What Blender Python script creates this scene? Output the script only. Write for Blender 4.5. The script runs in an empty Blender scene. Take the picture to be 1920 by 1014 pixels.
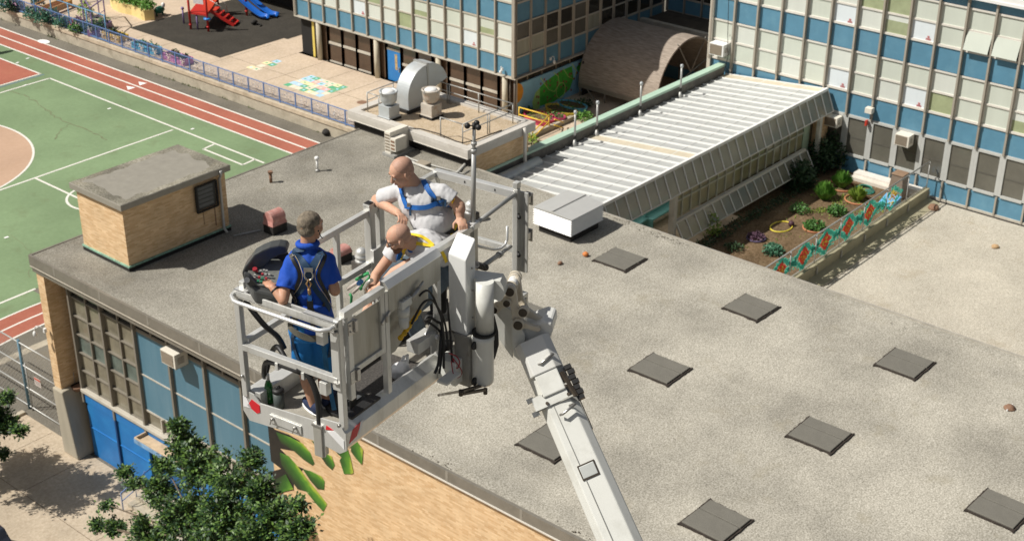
import bpy, bmesh, math, random
from mathutils import Vector, Matrix, Quaternion, noise
R = random.Random(7)
SC = bpy.context.scene
COL = SC.collection
V = Vector
rad = math.radians
PI = math.pi

# ---------------------------------------------------------------- camera model (solved from the photograph)
YAW, PITCH, ROLL, FPX, CAMH = 0.703590844, 0.471853138, 0.00567308, 2686.154, 26.0
_f = V((math.cos(PITCH) * math.cos(YAW), math.cos(PITCH) * math.sin(YAW), -math.sin(PITCH)))
_r0 = V((math.sin(YAW), -math.cos(YAW), 0)); _u0 = _r0.cross(_f)
_r = math.cos(ROLL) * _r0 + math.sin(ROLL) * _u0
_u = -math.sin(ROLL) * _r0 + math.cos(ROLL) * _u0
CAM = V((0, 0, CAMH))
def ray(x, y): return _f + _r * ((x - 960) / FPX) - _u * ((y - 507) / FPX)
def hit(x, y, n, d):
    q = ray(x, y); return CAM + q * ((d - CAM.dot(n)) / q.dot(n))
def onz(x, y, z): return hit(x, y, V((0, 0, 1)), z)
def onx(x, y, X): return hit(x, y, V((1, 0, 0)), X)
def ony(x, y, Yv): return hit(x, y, V((0, 1, 0)), Yv)
GZ = -9.45      # street and sports court
PZ = -8.4       # raised playground

# ---------------------------------------------------------------- tagging / hierarchy
def tag(o, label=None, cat=None, group=None, kind=None):
    if label: o['label'] = label
    if cat: o['category'] = cat
    if group: o['group'] = group
    if kind: o['kind'] = kind
    return o
WM = {}
def T(name, label, cat, loc=(0, 0, 0), group=None, rz=0.0):
    o = bpy.data.objects.new(name, None); COL.objects.link(o)
    o.empty_display_size = .2
    o.location = loc; o.rotation_euler = (0, 0, rz)
    tag(o, label, cat, group)
    WM[o.name] = Matrix.Translation(V(loc)) @ Matrix.Rotation(rz, 4, 'Z')
    return o
def copy_tree(o, parent=None):
    c = o.copy(); COL.objects.link(c)
    if parent: c.parent = parent
    for ch in o.children: copy_tree(ch, c)
    return c

class MB:
    def __init__(s): s.v = []; s.f = []; s.sm = []; s.mi = []; s.cur = 0
    def add(s, vs, fs, smooth=False):
        n = len(s.v); s.v += [V(p) for p in vs]
        for f in fs: s.f.append([n + i for i in f]); s.sm.append(smooth); s.mi.append(s.cur)
        return s
    def box(s, x0, x1, y0, y1, z0, z1):
        a = [(x, y, z) for z in (z0, z1) for y in (y0, y1) for x in (x0, x1)]
        return s.add(a, [(0, 2, 3, 1), (4, 5, 7, 6), (0, 1, 5, 4), (2, 6, 7, 3), (0, 4, 6, 2), (1, 3, 7, 5)])
    def obox(s, c, ax, h):
        c = V(c); a = [c + ax[0] * (sx * h[0]) + ax[1] * (sy * h[1]) + ax[2] * (sz * h[2]) for sz in (-1, 1) for sy in (-1, 1) for sx in (-1, 1)]
        return s.add(a, [(0, 2, 3, 1), (4, 5, 7, 6), (0, 1, 5, 4), (2, 6, 7, 3), (0, 4, 6, 2), (1, 3, 7, 5)])
    def beam(s, p0, p1, w, h, up=(0, 0, 1)):
        p0 = V(p0); p1 = V(p1); d = p1 - p0; L = d.length
        if L < 1e-6: return s
        d.normalize(); up = V(up)
        if abs(d.dot(up.normalized())) > .98: up = V((1, .13, 0))
        sd = d.cross(up).normalized(); u2 = sd.cross(d).normalized()
        return s.obox((p0 + p1) / 2, (d, sd, u2), (L / 2, w / 2, h / 2))
    def tube(s, pts, r, n=8, closed=False, caps=True):
        pts = [V(p) for p in pts]; m = len(pts)
        rs = r if isinstance(r, (list, tuple)) else [r] * m
        vs = []; ref = None
        for i, p in enumerate(pts):
            if closed: d = pts[(i + 1) % m] - pts[i - 1]
            else: d = pts[min(i + 1, m - 1)] - pts[max(i - 1, 0)]
            d = d.normalized() if d.length > 1e-9 else V((0, 0, 1))
            if ref is None: ref = V((0, 0, 1)) if abs(d.z) < .9 else V((1, 0, 0))
            a = (ref - d * ref.dot(d))
            if a.length < 1e-4: a = V((0, 1, 0)) - d * d.y
            a.normalize(); b = d.cross(a); ref = a
            for k in range(n):
                t = 2 * PI * k / n
                vs.append(p + (a * math.cos(t) + b * math.sin(t)) * rs[i])
        fs = []
        for i in range(m if closed else m - 1):
            j = (i + 1) % m
            for k in range(n):
                k2 = (k + 1) % n
                fs.append((i * n + k, i * n + k2, j * n + k2, j * n + k))
        s.add(vs, fs, True)
        if caps and not closed:
            base = len(s.v) - len(vs)
            s.f.append([base + k for k in range(n)][::-1]); s.sm.append(False); s.mi.append(s.cur)
            s.f.append([base + (m - 1) * n + k for k in range(n)]); s.sm.append(False); s.mi.append(s.cur)
        return s
    def cyl(s, p0, p1, r0, r1=None, n=16): return s.tube([p0, p1], [r0, r0 if r1 is None else r1], n)
    def lathe(s, c, prof, n=20, sm=True):
        c = V(c); vs = []
        for r, z in prof:
            for k in range(n):
                t = 2 * PI * k / n; vs.append(c + V((r * math.cos(t), r * math.sin(t), z)))
        fs = [(i * n + k, i * n + (k + 1) % n, (i + 1) * n + (k + 1) % n, (i + 1) * n + k) for i in range(len(prof) - 1) for k in range(n)]
        s.add(vs, fs, sm)
        b = len(s.v) - len(vs)
        s.f.append([b + k for k in range(n)][::-1]); s.sm.append(False); s.mi.append(s.cur)
        s.f.append([b + (len(prof) - 1) * n + k for k in range(n)]); s.sm.append(False); s.mi.append(s.cur)
        return s
    def prism(s, poly, vec):
        n = len(poly); poly = [V(p) for p in poly]; vec = V(vec)
        vs = poly + [p + vec for p in poly]
        fs = [tuple(range(n))[::-1], tuple(range(n, 2 * n))] + [(i, (i + 1) % n, n + (i + 1) % n, n + i) for i in range(n)]
        return s.add(vs, fs)
    def sphere(s, c, r, nu=12, nv=8, ax=None):
        c = V(c); rr = r if isinstance(r, (list, tuple)) else (r, r, r)
        ax = ax or (V((1, 0, 0)), V((0, 1, 0)), V((0, 0, 1)))
        vs = [c + ax[2] * rr[2]]
        for i in range(1, nv):
            t = PI * i / nv
            for k in range(nu):
                p = 2 * PI * k / nu
                vs.append(c + ax[0] * (rr[0] * math.sin(t) * math.cos(p)) + ax[1] * (rr[1] * math.sin(t) * math.sin(p)) + ax[2] * (rr[2] * math.cos(t)))
        vs.append(c - ax[2] * rr[2]); fs = []
        for k in range(nu): fs.append((0, 1 + k, 1 + (k + 1) % nu))
        for i in range(nv - 2):
            for k in range(nu):
                a = 1 + i * nu + k; b = 1 + i * nu + (k + 1) % nu
                fs.append((a, a + nu, b + nu, b))
        e = len(vs) - 1
        for k in range(nu): fs.append((e, 1 + (nv - 2) * nu + (k + 1) % nu, 1 + (nv - 2) * nu + k))
        return s.add(vs, fs, True)
    def quad(s, a, b, c, d): return s.add([a, b, c, d], [(0, 1, 2, 3)])
    def build(s, name, mat, parent=None, label=None, bevel=0, fix=True, cat=None, group=None, kind=None):
        if parent is not None:
            M = WM.get(parent.name, Matrix.Identity(4)); Mi = M.inverted(); vs = [Mi @ p for p in s.v]
        else:
            vs = s.v
        me = bpy.data.meshes.new(name)
        org = V((0, 0, 0))
        if parent is None and kind is None and vs:
            mn = V([min(p[i] for p in vs) for i in range(3)]); mx = V([max(p[i] for p in vs) for i in range(3)])
            org = V(((mn.x + mx.x) / 2, (mn.y + mx.y) / 2, mn.z)); vs = [p - org for p in vs]
        me.from_pydata([tuple(p) for p in vs], [], s.f)
        for m in (mat if isinstance(mat, (list, tuple)) else [mat]): me.materials.append(m)
        for p, a, b in zip(me.polygons, s.sm, s.mi): p.use_smooth = a; p.material_index = b
        if fix:
            bm = bmesh.new(); bm.from_mesh(me); bmesh.ops.recalc_face_normals(bm, faces=bm.faces); bm.to_mesh(me); bm.free()
        me.update()
        o = bpy.data.objects.new(name, me); COL.objects.link(o); o.location = org
        if parent is not None:
            o.parent = parent; WM[o.name] = WM.get(parent.name, Matrix.Identity(4))
        if bevel:
            b = o.modifiers.new('b', 'BEVEL'); b.width = bevel; b.segments = 2; b.limit_method = 'ANGLE'
        tag(o, label, cat, group, kind)
        return o

# ---------------------------------------------------------------- materials
MATS = {}
def M(name, col, rough=.6, metal=0.0, var=.12, scale=3.0, bump=0.0, bscale=60.0, spec=.5, trans=0.0, streak=False, dirt=None, dscale=1.2, coat=0.0, fine=0.0, emit=0):
    if name in MATS: return MATS[name]
    m = bpy.data.materials.new(name); m.use_nodes = True; nt = m.node_tree; N = nt.nodes; L = nt.links
    b = N['Principled BSDF']; b.inputs['Roughness'].default_value = rough; b.inputs['Metallic'].default_value = metal
    b.inputs['Specular IOR Level'].default_value = spec
    b.inputs['Coat Weight'].default_value = coat
    b.inputs['Transmission Weight'].default_value = trans
    tc = N.new('ShaderNodeTexCoord'); mp = N.new('ShaderNodeMapping'); L.new(tc.outputs['Object'], mp.inputs[0])
    if streak: mp.inputs['Scale'].default_value = (1, 1, .12)
    n1 = N.new('ShaderNodeTexNoise'); n1.inputs['Scale'].default_value = scale; n1.inputs['Detail'].default_value = 6; n1.inputs['Roughness'].default_value = .65
    L.new(mp.outputs[0], n1.inputs[0])
    r = N.new('ShaderNodeValToRGB'); c = list(col)
    r.color_ramp.elements[0].position = .3; r.color_ramp.elements[1].position = .7
    r.color_ramp.elements[0].color = [max(0, x * (1 - var)) for x in c] + [1]; r.color_ramp.elements[1].color = [min(1, x * (1 + var)) for x in c] + [1]
    L.new(n1.outputs[0], r.inputs[0]); out = r.outputs[0]
    if fine:
        n3 = N.new('ShaderNodeTexNoise'); n3.inputs['Scale'].default_value = bscale; n3.inputs['Detail'].default_value = 3
        L.new(tc.outputs['Object'], n3.inputs[0])
        mr = N.new('ShaderNodeMapRange'); mr.inputs['From Min'].default_value = .35; mr.inputs['From Max'].default_value = .65
        mr.inputs['To Min'].default_value = 1 - fine; mr.inputs['To Max'].default_value = 1 + fine
        L.new(n3.outputs[0], mr.inputs[0])
        mm = N.new('ShaderNodeVectorMath'); mm.operation = 'SCALE'; L.new(out, mm.inputs[0]); L.new(mr.outputs[0], mm.inputs['Scale']); out = mm.outputs[0]
    if dirt:
        n2 = N.new('ShaderNodeTexNoise'); n2.inputs['Scale'].default_value = dscale; n2.inputs['Detail'].default_value = 8; n2.inputs['Roughness'].default_value = .7
        L.new(mp.outputs[0], n2.inputs[0])
        r2 = N.new('ShaderNodeValToRGB'); r2.color_ramp.elements[0].position = .5; r2.color_ramp.elements[1].position = .72
        r2.color_ramp.elements[0].color = (0, 0, 0, 1); r2.color_ramp.elements[1].color = (dirt[3],) * 3 + (1,)
        L.new(n2.outputs[0], r2.inputs[0])
        mx = N.new('ShaderNodeMix'); mx.data_type = 'RGBA'; L.new(r2.outputs[0], mx.inputs[0]); L.new(out, mx.inputs[6]); mx.inputs[7].default_value = (*dirt[:3], 1); out = mx.outputs[2]
    L.new(out, b.inputs['Base Color'])
    if bump:
        nb = N.new('ShaderNodeTexNoise'); nb.inputs['Scale'].default_value = bscale; nb.inputs['Detail'].default_value = 4
        L.new(tc.outputs['Object'], nb.inputs[0])
        bp = N.new('ShaderNodeBump'); bp.inputs['Strength'].default_value = bump; bp.inputs['Distance'].default_value = .01
        L.new(nb.outputs[0], bp.inputs['Height']); L.new(bp.outputs[0], b.inputs['Normal'])
    MATS[name] = m; return m

def brick_mat(name, c1, c2, mortar, bw=.3, bh=.075, ms=.006, blotch=.18):
    m = bpy.data.materials.new(name); m.use_nodes = True; nt = m.node_tree; N = nt.nodes; L = nt.links
    b = N['Principled BSDF']; b.inputs['Roughness'].default_value = .85; b.inputs['Specular IOR Level'].default_value = .2
    g = N.new('ShaderNodeNewGeometry'); sx = N.new('ShaderNodeSeparateXYZ'); L.new(g.outputs['Position'], sx.inputs[0])
    a = N.new('ShaderNodeMath'); a.operation = 'ADD'; L.new(sx.outputs[0], a.inputs[0]); L.new(sx.outputs[1], a.inputs[1])
    cx = N.new('ShaderNodeCombineXYZ'); L.new(a.outputs[0], cx.inputs[0]); L.new(sx.outputs[2], cx.inputs[1])
    bt = N.new('ShaderNodeTexBrick'); bt.inputs['Color1'].default_value = (*c1, 1); bt.inputs['Color2'].default_value = (*c2, 1); bt.inputs['Mortar'].default_value = (*mortar, 1)
    bt.inputs['Scale'].default_value = 1; bt.inputs['Brick Width'].default_value = bw; bt.inputs['Row Height'].default_value = bh; bt.inputs['Mortar Size'].default_value = ms; bt.inputs['Bias'].default_value = 0
    L.new(cx.outputs[0], bt.inputs[0])
    n = N.new('ShaderNodeTexNoise'); n.inputs['Scale'].default_value = 1.1; n.inputs['Detail'].default_value = 6
    mpp = N.new('ShaderNodeMapping'); mpp.inputs['Scale'].default_value = (1, 1.2, 1); L.new(cx.outputs[0], mpp.inputs[0]); L.new(mpp.outputs[0], n.inputs[0])
    mr = N.new('ShaderNodeMapRange'); mr.inputs['From Min'].default_value = .3; mr.inputs['From Max'].default_value = .7; mr.inputs['To Min'].default_value = 1 - blotch; mr.inputs['To Max'].default_value = 1 + blotch
    L.new(n.outputs[0], mr.inputs[0])
    # second random bricks layer: occasional darker bricks
    wn = N.new('ShaderNodeTexVoronoi'); wn.inputs['Scale'].default_value = 1; mp2 = N.new('ShaderNodeMapping'); mp2.inputs['Scale'].default_value = (1 / bw, 1 / bh, 1)
    L.new(cx.outputs[0], mp2.inputs[0]); L.new(mp2.outputs[0], wn.inputs[0])
    sr = N.new('ShaderNodeSeparateColor'); L.new(wn.outputs['Color'], sr.inputs[0])
    m2 = N.new('ShaderNodeMapRange'); m2.inputs['To Min'].default_value = .80; m2.inputs['To Max'].default_value = 1.1; L.new(sr.outputs[0], m2.inputs[0])
    mu = N.new('ShaderNodeMath'); mu.operation = 'MULTIPLY'; L.new(mr.outputs[0], mu.inputs[0]); L.new(m2.outputs[0], mu.inputs[1])
    sc = N.new('ShaderNodeVectorMath'); sc.operation = 'SCALE'; L.new(bt.outputs[0], sc.inputs[0]); L.new(mr.outputs[0], sc.inputs['Scale'])
    L.new(sc.outputs[0], b.inputs['Base Color'])
    bp = N.new('ShaderNodeBump'); bp.inputs['Strength'].default_value = .3; bp.inputs['Distance'].default_value = .01; bp.invert = True
    L.new(bt.outputs['Fac'], bp.inputs['Height']); L.new(bp.outputs[0], b.inputs['Normal'])
    return m

def gravel_mat(name, base, dark, light, big=.18, speck=26., patchy=.5, warm=(.33, .27, .18), bump=.35, grime=False):
    m = bpy.data.materials.new(name); m.use_nodes = True; nt = m.node_tree; N = nt.nodes; L = nt.links
    b = N['Principled BSDF']; b.inputs['Roughness'].default_value = .95; b.inputs['Specular IOR Level'].default_value = .15
    g = N.new('ShaderNodeNewGeometry')
    def nz(s, d, ro=.6):
        n = N.new('ShaderNodeTexNoise'); n.inputs['Scale'].default_value = s; n.inputs['Detail'].default_value = d; n.inputs['Roughness'].default_value = ro
        L.new(g.outputs['Position'], n.inputs[0]); return n
    n1 = nz(speck, 2, .8); r = N.new('ShaderNodeValToRGB')
    r.color_ramp.elements[0].position = .28; r.color_ramp.elements[0].color = (*dark, 1); r.color_ramp.elements[1].position = .72; r.color_ramp.elements[1].color = (*light, 1)
    e = r.color_ramp.elements.new(.5); e.color = (*base, 1); L.new(n1.outputs[0], r.inputs[0])
    n2 = nz(big, 7, .62); r2 = N.new('ShaderNodeValToRGB'); r2.color_ramp.elements[0].position = .34; r2.color_ramp.elements[0].color = (1 - patchy,) * 3 + (1,)
    r2.color_ramp.elements[1].position = .62; r2.color_ramp.elements[1].color = (1.0, 1.0, 1.0, 1); L.new(n2.outputs[0], r2.inputs[0])
    mx = N.new('ShaderNodeMix'); mx.data_type = 'RGBA'; mx.blend_type = 'MULTIPLY'; mx.inputs[0].default_value = 1; L.new(r.outputs[0], mx.inputs[6]); L.new(r2.outputs[0], mx.inputs[7])
    n3 = nz(.7, 5); r3 = N.new('ShaderNodeValToRGB'); r3.color_ramp.elements[0].position = .58; r3.color_ramp.elements[0].color = (0, 0, 0, 1); r3.color_ramp.elements[1].position = .75; r3.color_ramp.elements[1].color = (.5, .5, .5, 1); L.new(n3.outputs[0], r3.inputs[0])
    m2 = N.new('ShaderNodeMix'); m2.data_type = 'RGBA'; L.new(r3.outputs[0], m2.inputs[0]); L.new(mx.outputs[2], m2.inputs[6]); m2.inputs[7].default_value = (*warm, 1)
    col_out = m2.outputs[2]
    if grime:      # years of grime on the sheltered end of the roof round the hut, broken up by the weather
        sp = N.new('ShaderNodeSeparateXYZ'); L.new(g.outputs['Position'], sp.inputs[0]); n5 = nz(.35, 5); ma = N.new('ShaderNodeMath'); ma.operation = 'MULTIPLY_ADD'; ma.inputs[1].default_value = 16; L.new(n5.outputs[0], ma.inputs[0]); L.new(sp.outputs[1], ma.inputs[2])
        mg = N.new('ShaderNodeMapRange'); mg.inputs['From Min'].default_value = 34; mg.inputs['From Max'].default_value = 58; mg.inputs['To Min'].default_value = 1.04; mg.inputs['To Max'].default_value = .66; L.new(ma.outputs[0], mg.inputs[0])
        sg = N.new('ShaderNodeVectorMath'); sg.operation = 'SCALE'; L.new(col_out, sg.inputs[0]); L.new(mg.outputs[0], sg.inputs['Scale']); col_out = sg.outputs[0]
    L.new(col_out, b.inputs['Base Color'])
    bp = N.new('ShaderNodeBump'); bp.inputs['Strength'].default_value = bump; bp.inputs['Distance'].default_value = .02
    L.new(n1.outputs[0], bp.inputs['Height']); L.new(bp.outputs[0], b.inputs['Normal'])
    return m

ROOF = gravel_mat('roof_granules', (.40, .375, .315), (.19, .178, .145), (.63, .60, .525), big=.24, speck=19., patchy=.36, warm=(.27, .24, .17), bump=.12, grime=True)
ROOF2 = gravel_mat('annex_roof_granules', (.50, .46, .38), (.28, .25, .20), (.70, .66, .57), big=.2, speck=21., patchy=.22)
ROOF3 = gravel_mat('hut_roof_granules', (.30, .28, .22), (.11, .10, .075), (.52, .49, .42), big=.45, speck=20., patchy=.5)
PEA = gravel_mat('pea_gravel', (.50, .40, .28), (.34, .25, .15), (.62, .52, .40), big=.6, speck=16., patchy=.2)
SOIL = gravel_mat('garden_soil', (.17, .115, .065), (.09, .06, .03), (.27, .19, .12), big=.5, speck=9., patchy=.35, warm=(.30, .24, .15))
ASPH = gravel_mat('asphalt_worn', (.185, .17, .14), (.13, .12, .10), (.26, .24, .20), big=.35, speck=20., patchy=.25, warm=(.2, .17, .12))
PAVE = gravel_mat('paving_concrete', (.48, .40, .30), (.42, .34, .25), (.56, .47, .36), big=.5, speck=8., patchy=.16, warm=(.40, .31, .20))
PAVE2 = gravel_mat('playground_paving', (.56, .45, .34), (.50, .40, .29), (.63, .52, .41), big=.4, speck=6., patchy=.14, warm=(.5, .40, .28))
RUBBER = gravel_mat('rubber_mat', (.055, .05, .042), (.04, .036, .03), (.075, .068, .056), big=.8, speck=10., patchy=.2, warm=(.08, .07, .055))
BRICK = brick_mat('tan_roman_brick', (.76, .55, .33), (.58, .37, .19), (.62, .48, .31), .27, .066, .006, .08)
CRT = gravel_mat('court_green', (.215, .30, .165), (.20, .285, .155), (.23, .32, .18), big=.10, speck=4., patchy=.24, warm=(.15, .17, .09))
CRED = gravel_mat('court_red', (.41, .145, .10), (.39, .13, .09), (.43, .16, .11), big=.2, speck=4., patchy=.2, warm=(.40, .16, .10))
CTAN = gravel_mat('court_tan', (.50, .34, .24), (.48, .325, .23), (.52, .36, .26), big=.2, speck=4., patchy=.1, warm=(.45, .3, .2))
LINE = M('line_paint', (.72, .70, .64), .8, var=.06, scale=4)
CONC = M('concrete', (.43, .385, .30), .9, var=.16, scale=1.5, bump=.3, bscale=40, dirt=(.20, .17, .12, .6), dscale=.8)
CONC2 = M('pier_concrete', (.40, .36, .28), .9, var=.14, scale=1.2, bump=.3, bscale=30, dirt=(.18, .15, .1, .5), streak=True)
FASC = M('grey_metal_fascia', (.23, .21, .175), .5, metal=.25, var=.12, scale=1.5, dirt=(.12, .11, .09, .5))
FASCL = M('light_metal_trim', (.58, .53, .45), .45, metal=.2, var=.1, scale=2)
MULL = M('mullion_paint', (.36, .325, .27), .55, var=.1, scale=2, streak=True, dirt=(.2, .15, .1, .5))
MULLD = M('bronze_mullion', (.20, .18, .145), .55, var=.12, scale=2, streak=True)
RAIL = M('white_window_frame', (.66, .63, .57), .5, var=.06, scale=2)
RAILC = M('cream_frame', (.48, .45, .385), .55, var=.08, scale=2, dirt=(.3, .22, .14, .4))
BLUE = M('blue_spandrel', (.095, .235, .34), .45, var=.08, scale=1.1, dirt=(.16, .33, .43, .5), dscale=.9)
BLUE2 = M('gym_blue_panel', (.085, .185, .25), .5, var=.07, scale=1.0, streak=True, dirt=(.17, .27, .33, .5))
DOORB = M('door_blue', (.02, .17, .46), .45, var=.1, scale=1.2, dirt=(.03, .24, .50, .6))
GL_PALE = M('glass_blind_pale', (.56, .60, .53), .22, var=.05, scale=1.3, streak=True, coat=.3)
GL_CREAM = M('glass_blind_cream', (.62, .65, .60), .25, var=.05, scale=1.3, streak=True, coat=.3)
GL_WHITE = M('glass_sky_reflection', (.68, .74, .77), .25, var=.04, scale=1.3, streak=True, coat=.3)  # bluish white: the sky's reflection is put into the pane colour
GL_GREEN = M('glass_green_dusk', (.33, .37, .22), .15, var=.2, scale=.9, coat=.4)
GL_DARK = M('glass_dark', (.035, .033, .026), .12, var=.4, scale=.7, coat=.4)
GL_BROWN = M('glass_brown', (.07, .042, .026), .15, var=.35, scale=.5, coat=.3)
GL_SMOKE = M('glass_smoky', (.12, .115, .095), .2, var=.2, scale=.6, coat=.3)
DARK = M('dark_interior', (.012, .011, .01), .9)
BLACK = M('black_bitumen', (.018, .016, .014), .85, var=.3, scale=5, bump=.3, bscale=30)
PATINA = M('copper_patina', (.24, .42, .32), .7, var=.25, scale=5, dirt=(.10, .10, .07, .8), dscale=6)
GREENM = M('mint_coping', (.42, .58, .46), .5, var=.06, scale=2)
BEIGE = M('ac_beige', (.72, .68, .59), .5, var=.06, scale=3)
ACGR = M('ac_grille', (.24, .20, .15), .6, var=.1, scale=8)
WHITEP = M('white_painted_metal', (.78, .78, .76), .4, var=.04, scale=4)
LGREY = M('duct_galvanised', (.50, .53, .54), .45, metal=.25, var=.08, scale=1.5, dirt=(.42, .38, .32, .5))
RUST = M('rusty_metal', (.23, .13, .08), .8, var=.4, scale=8)
RUSTW = M('rust_stained_white', (.50, .46, .40), .6, var=.1, scale=4, dirt=(.32, .16, .07, .9), dscale=3.5)
REDV = M('faded_red_metal', (.46, .21, .18), .6, var=.15, scale=4, dirt=(.62, .45, .40, .8), dscale=3.5)
GALV = M('galvanised_tube', (.42, .42, .40), .45, metal=.4, var=.1, scale=6)
BLUEF = M('fence_blue', (.13, .22, .45), .5, var=.1, scale=4)
TEALP = M('post_blue', (.10, .20, .27), .55, var=.15, scale=4)
SLATE = M('roof_slab', (.15, .142, .12), .9, var=.08, scale=3, bump=.2, bscale=30, fine=.12)
SLATED = M('tar_edge', (.035, .026, .02), .9, var=.4, scale=9)
GHW = M('greenhouse_white_bar', (.80, .80, .77), .4, var=.03)
GHG = M('greenhouse_roof_glazing', (.62, .635, .62), .4, var=.07, scale=.8, coat=.2)
GHT = M('greenhouse_tan_panel', (.60, .53, .40), .4, var=.08, scale=2)
GHS = M('greenhouse_skirt_glass', (.26, .25, .19), .15, var=.22, scale=.7, coat=.4)
GHV = M('greenhouse_wall_glass', (.36, .33, .19), .2, var=.3, scale=.8, coat=.3)

def see_through(m, fac, cl=.5):
    """frosted panel: part of the sun light passes"""
    nt = m.node_tree; N = nt.nodes; out = [n for n in N if n.type == 'OUTPUT_MATERIAL'][0]; pb = N['Principled BSDF']
    tl = N.new('ShaderNodeBsdfTranslucent'); tl.inputs[0].default_value = (.88, .88, .82, 1); tr = N.new('ShaderNodeBsdfTransparent'); tr.inputs[0].default_value = (.85, .85, .8, 1)
    a = N.new('ShaderNodeMixShader'); a.inputs[0].default_value = cl; nt.links.new(tl.outputs[0], a.inputs[1]); nt.links.new(tr.outputs[0], a.inputs[2])
    b = N.new('ShaderNodeMixShader'); b.inputs[0].default_value = fac; nt.links.new(pb.outputs[0], b.inputs[1]); nt.links.new(a.outputs[0], b.inputs[2]); nt.links.new(b.outputs[0], out.inputs[0])
see_through(GHG, .3, .2); see_through(GHS, .35); see_through(GHV, .4)
SUN_E, SKY_E, EXPO = 4.8, .05, .12
# ================================================================ SETTING
def sheet(name, mat, x0, x1, y0, y1, z, poly=None):
    b = MB()
    if poly: b.add([(x, y, z) for x, y in poly], [tuple(range(len(poly)))])
    else: b.add([(x0, y0, z), (x1, y0, z), (x1, y1, z), (x0, y1, z)], [(0, 1, 2, 3)])
    return b.build(name, mat, kind='structure')
sheet('ground', ASPH, -400, 700, -400, 700, GZ - .012)
sheet('sidewalk', PAVE, 5, 27.6, 2, 52.3, GZ)
b = MB()   # paving joints of the sidewalk
for y in (50.1, 47.2, 42.1, 37.2, 32.2): b.box(5, 27.5, y - .012, y + .012, GZ + .001, GZ + .004)
for x in (10.5, 15.5, 20.3, 24.1): b.box(x - .012, x + .012, 2, 52.2, GZ + .001, GZ + .0042)
b.build('sidewalk_joints', M('joint_dark', (.16, .12, .08), .9), kind='structure')
b = MB(); b.box(5, 27.6, 52.3, 52.55, GZ, GZ + .12); b.build('sidewalk_kerb', CONC, kind='structure')
# sports court
CZ = GZ
sheet('sports_court', CRT, 34.6, 56.3, 62.6, 130, CZ - .004)
sheet('sports_court_edge', CRT, 20, 34.6, 62.6, 130, CZ - .004)
sheet('running_track', CRED, 56.3, 58.62, 66.3, 130, CZ)
def line(b, p, q, w=.075, z=CZ + .004):
    p = V((p[0], p[1], z)); q = V((q[0], q[1], z)); d = (q - p).normalized(); s = V((-d.y, d.x, 0)) * w
    b.quad(p - s, q - s, q + s, p + s)
b = MB()
for x in (56.26, 57.45, 58.66): line(b, (x, 66.3), (x, 130), .075)
b.build('track_lane_lines', LINE, kind='structure')
# curved end of the track in front of the gym pier
b = MB(); b2 = MB()
def arc_pts(cx, cy, r, a0, a1, n=28): return [(cx + r * math.cos(rad(a0 + (a1 - a0) * i / n)), cy + r * math.sin(rad(a0 + (a1 - a0) * i / n))) for i in range(n + 1)]
ACX, ACY = 33.2, 40.0
def annulus(b, r0, r1, a0, a1, z, n=40):
    A = arc_pts(ACX, ACY, r0, a0, a1, n); B = arc_pts(ACX, ACY, r1, a0, a1, n)
    for i in range(n): b.quad((*A[i], z), (*A[i + 1], z), (*B[i + 1], z), (*B[i], z))
annulus(b, 18.95, 21.05, 60, 125, CZ + .001); b.build('running_track_bend', CRED, kind='structure')
for r in (18.95, 20.0, 21.05): annulus(b2, r - .06, r + .06, 60, 125, CZ + .005)
b2.build('track_bend_lines', LINE, kind='structure')
# asphalt outside of the bend
A = arc_pts(ACX, ACY, 18.9, 60, 125, 40); bb = MB()
for i in range(40):
    x0, y0 = A[i]; x1, y1 = A[i + 1]; bb.quad((x0, y0, CZ + .0005), (x1, y1, CZ + .0005), (x1, 52.6, CZ + .0005), (x0, 52.6, CZ + .0005))
bb.build('yard_asphalt', ASPH, kind='structure')
sheet('sports_court_end', CRT, 15, 34.6, 57.0, 62.6, CZ - .004)
b = MB(); b.box(10, 34, 57.0, 57.5, CZ + .003, CZ + .006); b.build('yard_pale_strip', CONC, kind='structure')
sheet('court_key', CRED, 50.97, 54.3, 92.1, 112, CZ + .001)
sheet('court_key_deep', CRED, 36, 50.97, 92.1, 112, CZ + .001)
b = MB()
line(b, (36, 92.0), (54.4, 92.05)); line(b, (54.38, 92.0), (54.4, 120))
line(b, (36, 90.55), (54.3, 90.7)); line(b, (54.28, 90.75), (54.05, 66.6))
line(b, (53.8, 75.6), (30, 75.3)); line(b, (43.13, 75.4), (43.05, 60))
line(b, (54.0, 71.5), (53.0, 71.35)); line(b, (53.0, 71.4), (52.95, 67.35)); line(b, (52.95, 67.4), (54.05, 67.5))
line(b, (20, 62.4), (34.8, 62.6))
for (cx, cy, r, a0, a1) in ((38.6, 83.6, 8.15, -75, 60), (44.2, 70.0, 2.05, 60, 300)):
    A = arc_pts(cx, cy, r - .075, a0, a1, 60); B = arc_pts(cx, cy, r + .075, a0, a1, 60)
    for i in range(60): b.quad((*A[i], CZ + .0045), (*A[i + 1], CZ + .0045), (*B[i + 1], CZ + .0045), (*B[i], CZ + .0045))
b.build('court_lines', LINE, kind='structure')
b = MB(); line(b, (36, 91.7), (54.5, 91.75), .06); b.build('court_blue_line', M('line_blue', (.12, .18, .28), .8), kind='structure')
b = MB(); b.add([(38.6, 83.6, CZ + .002)] + [(x, y, CZ + .002) for x, y in arc_pts(38.6, 83.6, 8.1, -180, 180, 90)], [(0, i + 1, i + 2) for i in range(90)])
b.build('court_center_circle', CTAN, kind='structure')
b = MB()
for tri in (((259.5, 153.5), (262, 160.5), (275.6, 156)), ((237, 161.5), (240, 168.8), (254, 164.3))):
    b.add([onz(x, y, CZ + .008) for x, y in tri], [(0, 1, 2)])
b.build('lane_arrows', M('arrow_paint', (.85, .85, .83), .8, var=.02), kind='structure')
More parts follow.
